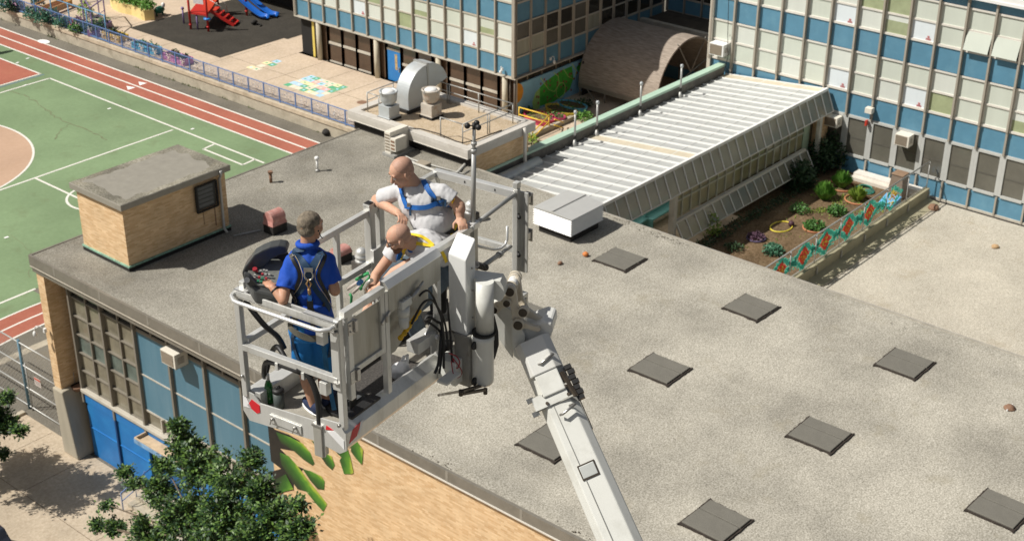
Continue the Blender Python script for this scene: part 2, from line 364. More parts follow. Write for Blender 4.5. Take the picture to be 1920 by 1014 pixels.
b = MB(); b.add([(58.9 + .38 * math.cos(t), 98.5 + .62 * math.sin(t), CZ + .006) for t in [2 * PI * i / 20 for i in range(20)]], [tuple(range(20))])
b.build('painted_spot', MATS['arrow_paint'], kind='structure')
b = MB(); rr = random.Random(12)
def crack(pts, w):
    P = [onz(x, y, CZ + .0015) for x, y in pts]
    for a, c in zip(P[:-1], P[1:]):
        n = max(2, int((c - a).length / .35)); prev = a
        for i in range(1, n + 1):
            q = a.lerp(c, i / n) + V((rr.gauss(0, .07), rr.gauss(0, .07), 0)); s = (q - prev).cross(V((0, 0, 1))).normalized() * w * rr.uniform(.4, 1.3) / 2; b.quad(prev - s, q - s, q + s, prev + s); prev = q
crack(((8, 168), (45, 178), (75, 198), (105, 220), (132, 232), (165, 245), (200, 262)), .11); crack(((132, 232), (112, 246), (104, 262)), .09); crack(((300, 190), (330, 205), (345, 222), (390, 238)), .04); crack(((20, 440), (60, 470), (58, 520)), .035); crack(((210, 170), (236, 182), (242, 200)), .05)
b.build('court_cracks', M('court_crack_stain', (.165, .19, .10), .9, var=.25, scale=6), kind='structure')
# leaves / litter on the court
b = MB()
for (px, py) in ((52, 110), (33, 118), (205, 204), (361, 242), (48, 160), (12, 445)):
    p = onz(px, py, CZ + .01); b.box(p.x - .12, p.x + .12, p.y - .08, p.y + .08, p.z, p.z + .01)
b.build('litter', MATS['arrow_paint'], kind='stuff', label='white scraps of litter lying on the green court')

# raised playground slab and its paving
sheet('playground_paving', PAVE2, 60.5, 68.2, 57.8, 140, PZ)
sheet('playground_paving_deep', PAVE2, 68.2, 100, 79.0, 140, PZ)
b = MB()
for y in list(range(58, 100, 3)): b.box(60.6, 68.1, y - .015, y + .015, PZ + .001, PZ + .004)
b.box(64.2, 64.23, 57.8, 100, PZ + .001, PZ + .0045)
b.build('playground_joints', MATS['joint_dark'], kind='structure')
sheet('rubber_play_surface', RUBBER, 0, 0, 0, 0, PZ + .02, [(63.55, 82.45), (69.8, 82.45), (69.8, 82.05), (90, 82.05), (90, 93.5), (63.55, 93.5)])
# painted number squares (hopscotch)
HC = [(.75, .42, .38), (.42, .62, .80), (.80, .72, .42), (.10, .40, .22), (.72, .66, .52)]
HM = [M('chalk_paint_%s' % n, c, .85, var=.08) for n, c in zip(('coral', 'sky', 'straw', 'green', 'cream'), HC)]
b = MB()
def hop(x0, y0, dx, dy, nx, ny, seed):
    rr = random.Random(seed)
    for i in range(nx):
        for j in range(ny):
            b.cur = rr.randrange(5); x = x0 + i * dx; y = y0 + j * dy
            b.quad((x, y, PZ + .005), (x + dx - .04, y, PZ + .005), (x + dx - .04, y + dy - .04, PZ + .005), (x, y + dy - .04, PZ + .005))
            b.cur = rr.choice((4, 3, 1)); b.quad((x + dx * .3, y + dy * .3, PZ + .008), (x + dx * .62, y + dy * .3, PZ + .008), (x + dx * .62, y + dy * .65, PZ + .008), (x + dx * .3, y + dy * .65, PZ + .008))
hop(62.7, 70.7, .55, .55, 5, 7, 3)
b.build('painted_number_grid', HM, kind='structure')
b = MB(); hop(63.4, 78.2, .62, .6, 1, 2, 5); hop(64.1, 78.5, .62, .6, 1, 1, 6); hop(64.8, 78.1, .62, .6, 1, 2, 9); hop(65.5, 78.4, .62, .6, 1, 1, 8)
b.build('painted_hopscotch', HM, kind='structure')
# retaining wall between court and playground
rw = T('retaining_wall', 'long low weathered concrete retaining wall with stepped top beside the running track', 'wall', (60.3, 85, GZ))
b = MB(); b.box(60.0, 60.45, 57.8, 140, GZ, PZ - .28); b.build('wall', CONC, rw)
b = MB(); b.box(59.93, 60.5, 57.8, 140, PZ - .28, PZ - .02); b.build('coping', M('coping_concrete', (.50, .42, .31), .9, var=.2, scale=2, bump=.3, dirt=(.25, .2, .13, .7), dscale=.7), rw)
# strip of weeds along the foot of the wall
b = MB()
for i in range(900):
    y = R.uniform(62, 118); 
    if noise.noise(V((y * .35, 3, 0))) < .05: continue
    x = 59.98 - abs(R.gauss(0, .09)); h = R.uniform(.05, .2); a = R.uniform(0, PI); w = .03
    b.add([(x - w * math.cos(a), y - w * math.sin(a), GZ), (x + w * math.cos(a), y + w * math.sin(a), GZ), (x + R.uniform(-.05, .05), y + R.uniform(-.05, .05), GZ + h)], [(0, 1, 2)])
b.build('wall_foot_weeds', M('weed_green', (.12, .17, .04), .8, var=.4), kind='stuff', fix=False, label='green weeds growing along the foot of the retaining wall')

# blue picket fence on the wall
fn = T('picket_fence', 'blue metal picket fence with butterfly shaped panel ornaments on the retaining wall', 'fence', (60.2, 85, PZ))
b = MB(); FH = 1.05
b.beam((60.2, 59, PZ + .1), (60.2, 128, PZ + .1), .05, .05); b.build('rail', BLUEF, fn)
b = MB(); b.beam((60.2, 59, PZ + FH), (60.2, 128, PZ + FH), .05, .05); b.build('rail', BLUEF, fn)
y = 59.
while y < 128:
    b = MB(); b.box(60.165, 60.235, y - .035, y + .035, PZ - .3, PZ + FH + .04); b.box(60.02, 60.16, y - .02, y + .02, PZ - .45, PZ - .3); b.build('post', BLUEF, fn); y += 1.62
b = MB(); y = 59.1
while y < 128: b.box(60.192, 60.208, y - .009, y + .009, PZ + .1, PZ + FH); y += .135
b.build('pickets', BLUEF, fn, kind='stuff')
y = 59.
while y < 96:
    b = MB()
    for k in (-1, 1):
        c = V((60.18, y + .81, PZ + .58)); b.tube([c, c + V((0, .22 * k, .22)), c + V((0, .3 * k, .02)), c, c + V((0, .2 * k, -.22)), c + V((0, .05 * k, -.24)), c], .022, 5)
    y += 1.62
    b.build('butterfly_ornament', M('ornament_cream', (.62, .55, .5), .7), fn)
# taller blue fence section further left, on the wall
f2 = T('garden_fence', 'taller blue mesh fence in front of the planted corner at upper left', 'fence', (60.3, 102, PZ))
b = MB()
for z in (.1, 2.1): b.beam((60.28, 91.8, PZ + z), (60.28, 128, PZ + z), .06, .06)
b.build('rail', M('fence_light_blue', (.13, .32, .50), .5), f2)
y = 91.8
while y < 128:
    b = MB(); b.cyl((60.28, y, PZ - .3), (60.28, y, PZ + 2.15), .045, n=8); b.build('post', MATS['fence_light_blue'], f2); y += 2.4
b = MB(); y = 91.9
while y < 128: b.box(60.276, 60.284, y - .004, y + .004, PZ + .1, PZ + 2.1); y += .2
b.build('mesh_wires', BLUEF, f2, kind='stuff')
# gym-side small black bag on the asphalt
# ================================================================ GYM BUILDING (low brick block with the big roof)
gym = T('gym_building', 'low tan brick building with the large granule roof filling the middle of the picture', 'building', (36, 30, GZ))
X0, X1, Y0, Y1 = 26.98, 45.62, -6., 48.62
b = MB(); b.box(X0 + .02, X1, Y0, Y1 - .02, -.42, -.015); b.build('roof_deck', FASC, gym)
b = MB()   # roof surface, slightly uneven
nx, ny = 62, 150
vs = []; fs = []
for j in range(ny + 1):
    for i in range(nx + 1):
        x = X0 + .06 + (X1 - X0 - .08) * i / nx; y = Y0 + (Y1 - Y0 - .06) * j / ny
        z = .012 + .02 * noise.noise(V((x * .3, y * .3, 0)))
        e = min(x - X0, X1 - x, Y1 - y); z += .06 * math.exp(-((e - .35) / .35) ** 2) - .03
        z = max(z, -.01); vs.append((x, y, z))
for j in range(ny):
    for i in range(nx): a = j * (nx + 1) + i; fs.append((a, a + 1, a + nx + 2, a + nx + 1))
b.add(vs, fs, True); b.build('roof', ROOF, gym)
b = MB(); b.box(X0 - .03, X0 + .08, Y0, Y1, -.36, .045); b.build('fascia', FASC, gym)
b = MB(); b.box(X0 + .06, X1, Y1 - .08, Y1 + .02, -.4, .04); b.build('fascia', FASC, gym)
b = MB(); b.box(X1 - .04, X1 + .06, Y0, Y1, -.3, .04); b.build('fascia', M('edge_tin', (.45, .42, .36), .5, metal=.3, var=.15), gym)
y = Y0 + 1
while y < Y1: MB().box(X0 - .036, X0 - .031, y - .05, y + .05, -.34, .05).build('joint_strip', M('joint_tin', (.30, .28, .24), .5, metal=.25), gym); y += 3.05
b = MB(); b.box(X0 - .05, X0 - .03, Y0, 34.3, -.40, -.345); b.build('drip_edge', RAIL, gym)
b = MB(); b.box(X0 - .02, X0 + .12, 34.3, Y1, -.50, -.362); b.box(X0 + .05, X0 + .2, 34.3, Y1, -.72, -.502); b.build('lower_fascia', FASC, gym)
b = MB(); b.box(X0 - .035, X0 - .018, 34.3, Y1, -.47, -.43); b.build('drip_edge', FASCL, gym)
b = MB(); b.box(27.1, 45.5, Y0, 34.2, GZ, -.37); b.build('brick_wall', BRICK, gym)
b = MB(); b.box(28.1, 45.5, 34.21, 48.3, GZ, -.5); b.build('rear_wall', DARK, gym)
b = MB(); b.box(27.1, 28.0, 34.21, 48.3, -.76, -.505); b.build('soffit', MULLD, gym)
b = MB(); b.box(27.1, 45.4, 47.97, 48.48, -6.15, -.73); b.build('brick_end_wall', BRICK, gym)
b = MB(); b.cur = 0   # tapered concrete foot of the end wall
for (z0, z1, xa, xb, ya, yb, xa2, ya2) in ((GZ, -6.15, 27.0, 28.0, 47.35, 48.42, 26.95, 47.72),):
    b.add([(xa, ya, z0), (xb, ya, z0), (xb, yb, z0), (xa, yb, z0), (xa2, ya2, z1), (xb, ya2 + .1, z1), (xb, yb + .04, z1), (xa2, yb + .04, z1)], [(0, 3, 2, 1), (4, 5, 6, 7), (0, 1, 5, 4), (1, 2, 6, 5), (2, 3, 7, 6), (3, 0, 4, 7)])
b.build('concrete_foot', CONC2, gym, bevel=.06)
b = MB(); b.box(28, 45.4, 48.0, 48.44, GZ, -6.15); b.build('end_wall_base', CONC2, gym)
# ---- window wall  X=27.79, Y 35.1..47.35
XG = 27.79; W0, W1 = 35.1, 47.6
YS = [47.3, 45.12, 42.95, 40.78, 38.6, 36.45, 34.25]      # main mullions
ZT, ZB = -1.55, -6.05
def pane(b, y0, y1, z0, z1, x=XG): b.box(x, x + .02, y0, y1, z0, z1)
for y in YS:
    b = MB(); b.box(XG - .16, XG + .05, y - .055, y + .055, -6.75, -.76); b.build('mullion', MULLD, gym)
def grid_window(ya, yb, zs, mats, nd=2, fr=MULLD, ledge=True):
    w = MB(); w.box(XG - .03, XG + .03, yb + .02, ya - .02, zs[0] - .0, zs[0] + .05)
    w.box(XG - .03, XG + .03, yb + .02, ya - .02, zs[-1] - .05, zs[-1])
    for z in zs[1:-1]: w.box(XG - .07, XG + .03, yb + .03, ya - .03, z - .035, z + .02)
    for k in range(1, nd):
        ym = ya + (yb - ya) * k / nd; w.box(XG - .075, XG + .02, ym - .035, ym + .035, zs[0] + .04, zs[-1] - .04)
    f = w.build('window', fr, gym)
    for i in range(len(zs) - 1):
        g = MB(); g.box(XG + .032, XG + .05, yb + .04, ya - .04, min(zs[i], zs[i + 1]), max(zs[i], zs[i + 1])); g.build('pane', mats[i % len(mats)], f)
zs = [ZB + i * (-.80 - ZB) / 6 for i in range(7)]
GG = M('gym_glass', (.20, .18, .13), .25, var=.35, scale=.9, coat=.3)
GG2 = M('gym_glass_teal', (.12, .15, .13), .2, var=.4, scale=1.4, coat=.3)
for k in (0, 1): grid_window(YS[k], YS[k + 1], zs, [GG, GG, GG2, GG, GG, GL_DARK])
for k in range(2, 6):     # dark transom strip, two blue panels, a low window strip
    grid_window(YS[k], YS[k + 1], [-1.62, -.8], [GL_DARK])
    w = MB(); w.box(XG - .04, XG + .04, YS[k + 1] + .05, YS[k] - .05, -1.72, -1.62); w.build('transom', MULLD, gym)
    for (za, zb) in ((-3.62, -1.72), (-5.3, -3.68)):
        w = MB(); w.box(XG - .02, XG + .03, YS[k + 1] + .055, YS[k] - .055, za, zb); w.build('blue_panel', BLUE2, gym)
    for (za, zb) in ((-3.68, -3.62), (-5.36, -5.3)): w = MB(); w.box(XG - .05, XG + .04, YS[k + 1] + .05, YS[k] - .05, za, zb); w.build('transom', RAILC, gym)
    grid_window(YS[k], YS[k + 1], [-6.05, -5.36], [GG], fr=RAILC)
b = MB(); b.box(XG - .22, XG + .06, 34.25, 47.3, -6.22, -6.06); b.build('sill', RAILC, gym, bevel=.02)
b = MB(); b.box(XG - .1, XG + .05, 34.25, 47.3, -6.75, -6.22); b.build('lower_band', RAILC, gym) if 0 else b.build('lower_band', DOORB, gym)
# ground-floor blue doors and panels
for (ya, yb) in ((47.25, 45.15), (45.1, 43.0)):
    b = MB(); b.box(XG - .05, XG + .05, yb + .03, ya - .03, GZ, -6.75)
    b.box(XG - .09, XG - .05, yb + .06, ya - .06, -8.0, -7.96)
    b.build('door', DOORB, gym)
b = MB(); b.box(XG - .14, XG, 45.08, 45.17, GZ, -6.3); b.build('mullion', M('deep_blue', (.01, .06, .18), .5), gym)
for (ya, yb) in ((40.3, 38.7), (38.6, 36.5), (36.4, 34.3)):
    b = MB(); b.box(XG - .05, XG + .05, yb + .03, ya - .03, GZ, -6.75); b.build('door', DOORB, gym)
b = MB(); b.box(XG + .27, XG + .30, 40.3, 43.0, GZ, -6.76); b.build('recessed_doorway', M('doorway_shaded_blue', (.015, .10, .27), .5), gym)  # door blue darkened, shade under the canopy is put into the colour
b = MB()  # canopy tray over the doorway
b.box(27.12, 27.68, 40.0, 42.9, -6.6, -6.5); b.box(27.08, 27.14, 39.95, 42.95, -6.6, -6.36); b.box(27.14, 27.68, 39.95, 40.02, -6.6, -6.36); b.box(27.14, 27.68, 42.88, 42.95, -6.6, -6.36)
b.build('canopy', M('canopy_paint', (.52, .40, .27), .7, var=.2, scale=3, dirt=(.22, .16, .1, .6)), gym, bevel=.01)
b = MB(); b.box(27.06, 27.078, 39.95, 42.95, -6.62, -6.42); b.build('canopy_edge', M('canopy_blue_edge', (.18, .33, .52), .6, var=.35, scale=4), gym)
b = MB(); b.box(26.8, 27.74, 39.9, 43.0, GZ, GZ + .34); b.box(26.4, 26.8, 39.9, 43.0, GZ, GZ + .17); b.build('steps', CONC, gym)
b = MB(); b.box(25.9, 27.0, 36.0, 39.8, GZ, GZ + .4); b.build('side_landing', CONC, gym)
# mural: painted leaves on the brick
BM = M('mural_black', (.02, .016, .011), .8, var=.3, scale=3)
GM1 = M('mural_green', (.045, .14, .02), .8, var=.75, scale=2.6)
GM2 = M('mural_lime', (.15, .27, .03), .8, var=.6, scale=3.2)
def mq(x, y): p = onx(480 + x / 4.225, 774 + y / 4.225, 27.097); return p
def wallpoly(name, pts, mat, off):
    b = MB(); P = [mq(*q) for q in pts]; P = [V((27.1 - off - .004, p.y, p.z)) for p in P]
    b.prism(P, (.004, 0, 0)); return b.build(name, mat, gym)
for i, (pts) in enumerate(([(90, 60), (150, 130), (260, 170), (340, 215), (380, 260), (300, 300), (190, 280), (330, 420), (380, 440), (300, 520), (300, 610), (240, 620), (150, 650), (130, 460), (200, 440), (120, 380)],)):
    wallpoly('mural_background', pts, BM, .002)
LV = [[(160, 150), (270, 190), (370, 240), (430, 310), (465, 400), (450, 415), (380, 370), (290, 290), (200, 240)],
      [(190, 310), (260, 340), (340, 430), (420, 540), (520, 660), (565, 720), (535, 780), (480, 720), (400, 620), (330, 600), (260, 500), (200, 400)],
      [(370, 440), (440, 460), (520, 500), (545, 540), (540, 605), (490, 600), (430, 530)],
      [(440, 215), (500, 240), (540, 310), (600, 340), (625, 410), (605, 450), (560, 410), (520, 350), (490, 280)],
      [(620, 280), (690, 240), (720, 260), (750, 350), (775, 470), (760, 480), (700, 480), (665, 370), (680, 350), (640, 310)],
      [(715, 240), (760, 200), (800, 220), (850, 290), (845, 390), (838, 405), (790, 350), (755, 300), (755, 250), (740, 275)],
      [(160, 520), (240, 480), (300, 600), (240, 615), (160, 640)]]
LM = [[(300, 200), (370, 240), (430, 310), (465, 400), (440, 370), (380, 290)],
      [(215, 325), (340, 430), (420, 540), (565, 720), (548, 750), (440, 620), (330, 490)],
      [(440, 460), (520, 500), (545, 540), (540, 590), (500, 520)],
      [(690, 240), (720, 260), (750, 350), (775, 470), (755, 470), (715, 340)],
      [(780, 205), (800, 220), (850, 290), (845, 390), (820, 330), (790, 270)]]
def leaf_paint(i, P):
    """the painted leaf shades from dark at its lower left rim to lime at its upper right rim (brush work on the wall)"""
    m = bpy.data.materials.new('mural_leaf_paint'); m.use_nodes = True; nt = m.node_tree; N = nt.nodes; L = nt.links; pb = N['Principled BSDF']; pb.inputs['Roughness'].default_value = .85
    a, c = max(((p, q) for p in P for q in P), key=lambda t: (t[0] - t[1]).length); ax = (c - a).normalized(); pr = V((0, -ax.z, ax.y)); pr = pr if pr.y < 0 else -pr
    vals = [p.dot(pr) for p in P]
    g = N.new('ShaderNodeNewGeometry'); vm = N.new('ShaderNodeVectorMath'); vm.operation = 'DOT_PRODUCT'; vm.inputs[1].default_value = pr; L.new(g.outputs['Position'], vm.inputs[0])
    n = N.new('ShaderNodeTexNoise'); n.inputs['Scale'].default_value = 2.2; n.inputs['Detail'].default_value = 3; L.new(g.outputs['Position'], n.inputs[0])
    ad = N.new('ShaderNodeMath'); ad.operation = 'MULTIPLY_ADD'; ad.inputs[1].default_value = (max(vals) - min(vals)) * .5; L.new(n.outputs[0], ad.inputs[0]); L.new(vm.outputs['Value'], ad.inputs[2])
    mr = N.new('ShaderNodeMapRange'); k = (max(vals) - min(vals)) * .25; mr.inputs['From Min'].default_value = min(vals) + k; mr.inputs['From Max'].default_value = max(vals) + k; L.new(ad.outputs[0], mr.inputs[0])
    r = N.new('ShaderNodeValToRGB'); e = r.color_ramp.elements; e[0].position = .05; e[0].color = (.025, .035, .012, 1); e[1].position = .95; e[1].color = (.36, .42, .045, 1)
    for ps, cl in ((.5, (.035, .12, .012, 1)), (.8, (.10, .26, .02, 1))): x = e.new(ps); x.color = cl
    L.new(mr.outputs[0], r.inputs[0]); L.new(r.outputs[0], pb.inputs['Base Color']); return m
for i, p in enumerate(LV): wallpoly('mural_leaf', p, leaf_paint(i, [mq(*q) for q in p]), .006 + .003 * i)
# canopy handrails
for (y, lab) in ((42.9, 'bent blue handrail at the left of the gym steps'), (40.2, 'bent blue handrail at the right of the gym steps')):
    r = T('handrail', lab, 'handrail', (26.2, y, GZ), group='blue handrails at the gym steps')
    b = MB(); b.tube([(26.1, y, GZ), (26.1, y, GZ + .9), (26.7, y, GZ + 1.1), (27.6, y, GZ + 1.3)], .025, 8); b.build('top_rail', BLUEF, r)
    b = MB(); b.tube([(26.1, y, GZ + .5), (26.8, y, GZ + .7), (26.8, y, GZ + .35)], .02, 8); b.build('lower_rail', BLUEF, r); MB().cyl((27.3, y, GZ + .3), (27.3, y, GZ + 1.35), .02).build('post', BLUEF, r)
# window air conditioner high on the gym
def ac_unit(name, lab, pos, face, w=.68, h=.48, d=.62, mat=BEIGE, group='window air conditioners'):
    """pos: centre of the outer face; face 'x' looks to -X."""
    x, y, z = pos; a = T(name, lab, 'air conditioner', (x, y, z - h / 2), group=group)
    b = MB(); b.box(x, x + d, y - w / 2, y + w / 2, z - h / 2, z + h / 2); b.build('case', mat, a, bevel=.012)
    b = MB(); b.box(x - .012, x - .002, y - w / 2 + .1, y + w / 2 - .04, z - h / 2 + .05, z + h / 2 - .05)
    for i in range(9): zz = z - h / 2 + .07 + i * (h - .14) / 8; b.box(x - .02, x - .012, y - w / 2 + .1, y + w / 2 - .04, zz - .006, zz + .006)
    b.build('grille', ACGR, a)
    b = MB(); 
    for i in range(6): zz = z - .14 + i * .05; b.box(x + .12, x + d * .7, y - w / 2 - .006, y - w / 2 - .001, zz, zz + .02)
    b.build('side_louvres', ACGR, a)
    b = MB(); b.box(x + .02, x + d, y - w / 2 + .02, y - w / 2 + .06, z - h / 2 - .04, z - h / 2); b.box(x + .02, x + d, y + w / 2 - .06, y + w / 2 - .02, z - h / 2 - .04, z - h / 2); b.build('bracket', GALV, a)
    return a
ac_unit('air_conditioner', 'beige window air conditioner under the eave of the gym, above blue panels', (27.15, 40.05, -1.62), 'x', .85, .6, .62)
# security cameras
def dome_cam(pos, lab, arm=.35, dirn=(-1, 0, 0)):
    d = V(dirn); p = V(pos); a = T('security_camera', lab, 'camera', tuple(p), group='white dome security cameras')
    b = MB(); b.obox(p + d * .04, (V((1, 0, 0)), V((0, 1, 0)), V((0, 0, 1))), (.06, .06, .09)); b.build('mount', WHITEP, a)
    pts = [p + d * (arm * math.sin(t)) + V((0, 0, .22 * math.sin(t * 2) if t < PI / 2 else 0)) for t in [PI / 2 * i / 8 for i in range(9)]]
    b = MB(); b.tube(pts, .022, 8); b.build('arm', WHITEP, a)
    e = pts[-1]; b = MB(); b.lathe(e + V((0, 0, -.22)), [(.01, -.06), (.07, -.03), (.09, .04), (.085, .14), (.05, .2), (.02, .22)], 14); b.build('dome', WHITEP, a)
dome_cam((26.95, 48.2, -3.3), 'white dome camera on a curved arm at the brick end of the gym', .45, (-.75, .66, 0))
dome_cam((68.0, 58.6, -5.0), 'small white camera at the corner of the blue school wing', .2)
dome_cam((71.6, 57.5, -4.95), 'white dome camera on the shaded wall above the mural', .35, (0, -1, 0))
a = T('wall_lamp', 'half round dark basket lamp on the brick pier beside the blue doors', 'lamp', (27.5, 47.9, -6.1))
b = MB(); b.lathe((27.75, 47.75, -6.25), [(.05, -.2), (.22, -.1), (.3, .05), (.3, .1)], 16); b.build('bowl', RUST, a)
b = MB(); b.cyl((27.75, 47.95, -5.6), (27.75, 47.95, -6.2), .015); b.build('conduit', GALV, a)

# ================================================================ ROOF ITEMS
# patches / hatches
PX = [30.3, 36.42, 42.42]; PY = [30.25, 24.05, 17.7, 11.55]
pl = {(0, 0): None, (2, 0): 'square grey roof slab nearest the white louvred vent', (1, 0): 'grey roof slab half hidden behind the lift knuckle', (2, 1): 'grey roof slab left of the orange-edged roof rim, second in the far row',
      (1, 1): 'grey roof slab with an uneven tar joint, right of the boom head', (0, 1): 'grey roof slab partly covered by the lower boom', (2, 2): 'grey roof slab with ragged tarred right side, close to the far roof edge',
      (1, 2): 'grey roof slab in the middle of the lower right roof', (0, 2): 'large grey roof slab near the bottom edge of the picture', (1, 3): 'grey roof slab cut by the right edge at the bottom corner'}
for (i, j), lab in pl.items():
    if lab is None: continue
    cx, cy = PX[i], PY[j]; rr = random.Random(i * 7 + j)
    t = T('roof_slab', lab, 'roof slab', (cx, cy, .0), group='raised grey slabs on the gym roof')
    b = MB(); n = 26; pts = []
    for s in range(4):
        for k in range(n // 2):
            u = -1 + 2 * k / (n // 2); w = .77 + rr.uniform(-.016, .016) + (.07 if k == 0 else 0) + .06 * noise.noise(V((u * 3, s, i + j)))
            w2 = .83 + rr.uniform(-.015, .015)
            x, y = [(u * w, -w2), (w, u * w2), (-u * w, w2), (-w, -u * w2)][s]; pts.append((cx + x, cy + y, -.01))
    b.prism(pts, (0, 0, .055)); b.build('tar_bed', SLATED, t)
    s1 = .14
    b = MB(); b.box(cx - .72, cx + s1, cy - .76, cy + .76, .04, .10); b.build('slab', SLATE, t, bevel=.015)
    b = MB(); b.box(cx + s1 + .035, cx + .72, cy - .77, cy + .75, .04, .098); b.build('slab', SLATE, t, bevel=.015)
    t.rotation_euler.z = rr.uniform(-.03, .03); t.scale = (rr.uniform(.95, 1.03), rr.uniform(.95, 1.03), 1)
# hut
hut = T('rooftop_hut', 'small windowed brick hut with a flat granule top standing on the gym roof', 'hut', (31.3, 45.9, 0))
b = MB(); b.box(28.82, 33.9, 44.38, 47.42, .14, 2.72); b.build('wall', BRICK, hut)
b = MB(); b.box(28.78, 33.94, 44.34, 47.46, -.02, .16); b.build('base_flashing', BLACK, hut)
b = MB(); b.box(28.76, 33.96, 44.32, 47.48, .16, .23); b.build('copper_flashing', PATINA, hut)
b = MB(); b.box(28.64, 34.06, 44.16, 47.6, 2.72, 2.975); b.build('roof_edge', M('hut_fascia', (.30, .28, .235), .55, metal=.1, var=.1), hut, bevel=.015)
b = MB(); vs = []; fs = []
for j in range(21):
    for i in range(31):
        x = 28.67 + 5.36 * i / 30; y = 44.19 + 3.38 * j / 20; e = min(i, 30 - i, j * 1.3, (20 - j) * 1.3) / 6
        vs.append((x, y, 2.935 + .05 * math.exp(-e * e) + .01 * noise.noise(V((x * 2, y * 2, 0)))))
for j in range(20):
    for i in range(30): a = j * 31 + i; fs.append((a, a + 1, a + 32, a + 31))
b.add(vs, fs, True); b.build('roof', ROOF3, hut)
b = MB(); b.box(32.3, 33.3, 44.30, 44.37, 1.42, 2.45); lf = b.build('louvre_window', M('louvre_dark', (.05, .05, .045), .6), hut)
b = MB()
for i in range(5): z = 1.55 + i * .19; b.add([(32.4, 44.26, z), (33.15, 44.26, z), (33.15, 44.30, z + .12), (32.4, 44.30, z + .12)], [(0, 1, 2, 3)])
b.build('louvres', M('louvre_grey', (.13, .13, .12), .4, metal=.4), lf)
b = MB(); 
for (a_, c_) in (((32.27, 44.25, 1.38), (33.33, 44.25, 1.38)), ((32.27, 44.25, 2.5), (33.33, 44.25, 2.5)), ((32.27, 44.25, 1.38), (32.27, 44.25, 2.5)), ((33.33, 44.25, 1.38), (33.33, 44.25, 2.5))): b.beam(a_, c_, .07, .07)
b.build('cage_frame', BLACK, lf)
b = MB(); b.tube([(33.5, 44.10, 2.9), (33.5, 44.12, 2.7), (33.52, 44.26, 2.5), (33.52, 44.26, .25), (33.52, 44.05, .1)], .06, 8); b.build('downspout', GALV, hut)
MB().box(32.62, 32.65, 44.372, 44.379, .7, 1.4).build('rust_streak', RUST, hut); MB().box(33.2, 33.25, 44.372, 44.379, .45, 1.4).build('rust_streak', RUST, hut)
st = T('scrap_slats', 'loose thin slats lying by the foot of the hut downspout', 'slats', (34.0, 43.9, 0))
for i in range(3):
    b = MB(); b.beam((33.6 + .22 * i, 43.75 - .1 * i, .03), (34.3 + .2 * i, 43.55 - .1 * i, .03), .05, .03); b.build('slat', GALV, st)
def simple(name, lab, cat, loc, parts, group=None):
    t = T(name, lab, cat, loc, group=group)
    for n, bb, m in parts: bb.build(n, m, t)
    return t
# pipe vents
p = V((40.64, 46.28, 0)); simple('vent_pipe', 'slim white pipe vent with a cap on the gym roof', 'vent', tuple(p), [('pipe', MB().cyl(p, p + V((0, 0, .55)), .055, n=12), WHITEP), ('cap', MB().lathe(p + V((0, 0, .55)), [(.06, 0), (.11, .03), (.11, .12), (.05, .17)], 14), WHITEP), ('collar', MB().lathe(p, [(.14, 0), (.06, .09)], 12), GALV)])
p = V((38.36, 46.89, 0)); simple('vent_pipe', 'short rusty brown pipe stub on the gym roof', 'vent', tuple(p), [('pipe', MB().cyl(p, p + V((0, 0, .42)), .07, n=12), RUST), ('cap', MB().lathe(p + V((0, 0, .42)), [(.07, 0), (.12, .03), (.1, .1), (.12, .12)], 10), RUST)])
def red_vent(x, y, lab, s=1.0, lo=1.0):
    t = T('roof_exhaust_vent', lab, 'roof vent', (x, y, 0), group='faded red hooded roof vents')
    b = MB(); b.box(x - .42 * s, x + .42 * s, y - .34 * s, y + .34 * s, -.01, .42 * s); b.build('curb', BLACK, t, bevel=.02)
    b = MB(); z0 = .42 * s; a = .45 * s; c = .36 * s
    b.add([(x - a, y - c, z0), (x + a, y - c, z0), (x + a, y + c, z0), (x - a, y + c, z0), (x - a * .82, y - c * .8, z0 + .24 * s), (x + a * .82, y - c * .8, z0 + .24 * s), (x + a * .82, y + c * .8, z0 + .24 * s), (x - a * .82, y + c * .8, z0 + .24 * s)], [(0, 3, 2, 1), (4, 5, 6, 7), (0, 1, 5, 4), (1, 2, 6, 5), (2, 3, 7, 6), (3, 0, 4, 7)]); b.build('skirt', REDV, t, bevel=.01)
    b = MB(); n = 14; r = .34 * s; pr = [(math.cos(rad(-20 + 220 * k / n)) * r, math.sin(rad(-20 + 220 * k / n)) * r) for k in range(n + 1)]
    b.prism([(x - .38 * s, y + q, z0 + .3 * s * lo + zz * lo) for q, zz in pr], (.76 * s, 0, 0)); b.build('hood', REDV, t, bevel=.01)
red_vent(35.1, 42.85, 'faded red hooded roof vent on a black curb beside the hut shadow', .92)
red_vent(35.0, 38.75, 'faded red hooded roof vent seen through the basket rails', .85, .5)
def turbine(x, y, lab, s=1.0):
    t = T('dome_roof_vent', lab, 'roof vent', (x, y, 0), group='white domed roof vents')
    b = MB(); b.box(x - .3 * s, x + .3 * s, y - .3 * s, y + .3 * s, -.01, .38 * s); b.build('curb', M('curb_dark', (.09, .08, .07), .8, var=.3), t, bevel=.02)
    b = MB(); b.lathe((x, y, .38 * s), [(.27 * s, 0), (.27 * s, .05 * s), (.2 * s, .08 * s), (.2 * s, .16 * s), (.27 * s, .18 * s), (.27 * s, .24 * s), (.2 * s, .28 * s), (.24 * s, .36 * s), (.22 * s, .46 * s), (.12 * s, .55 * s), (.02, .58 * s)], 20); b.build('cap', M('spun_aluminium', (.62, .62, .60), .35, metal=.4, var=.05), t)
turbine(35.0, 37.55, 'white domed roof vent seen between the basket posts', 1.0)
turbine(41.3, 37.4, 'white domed roof vent beside the anemometer mast', .95)
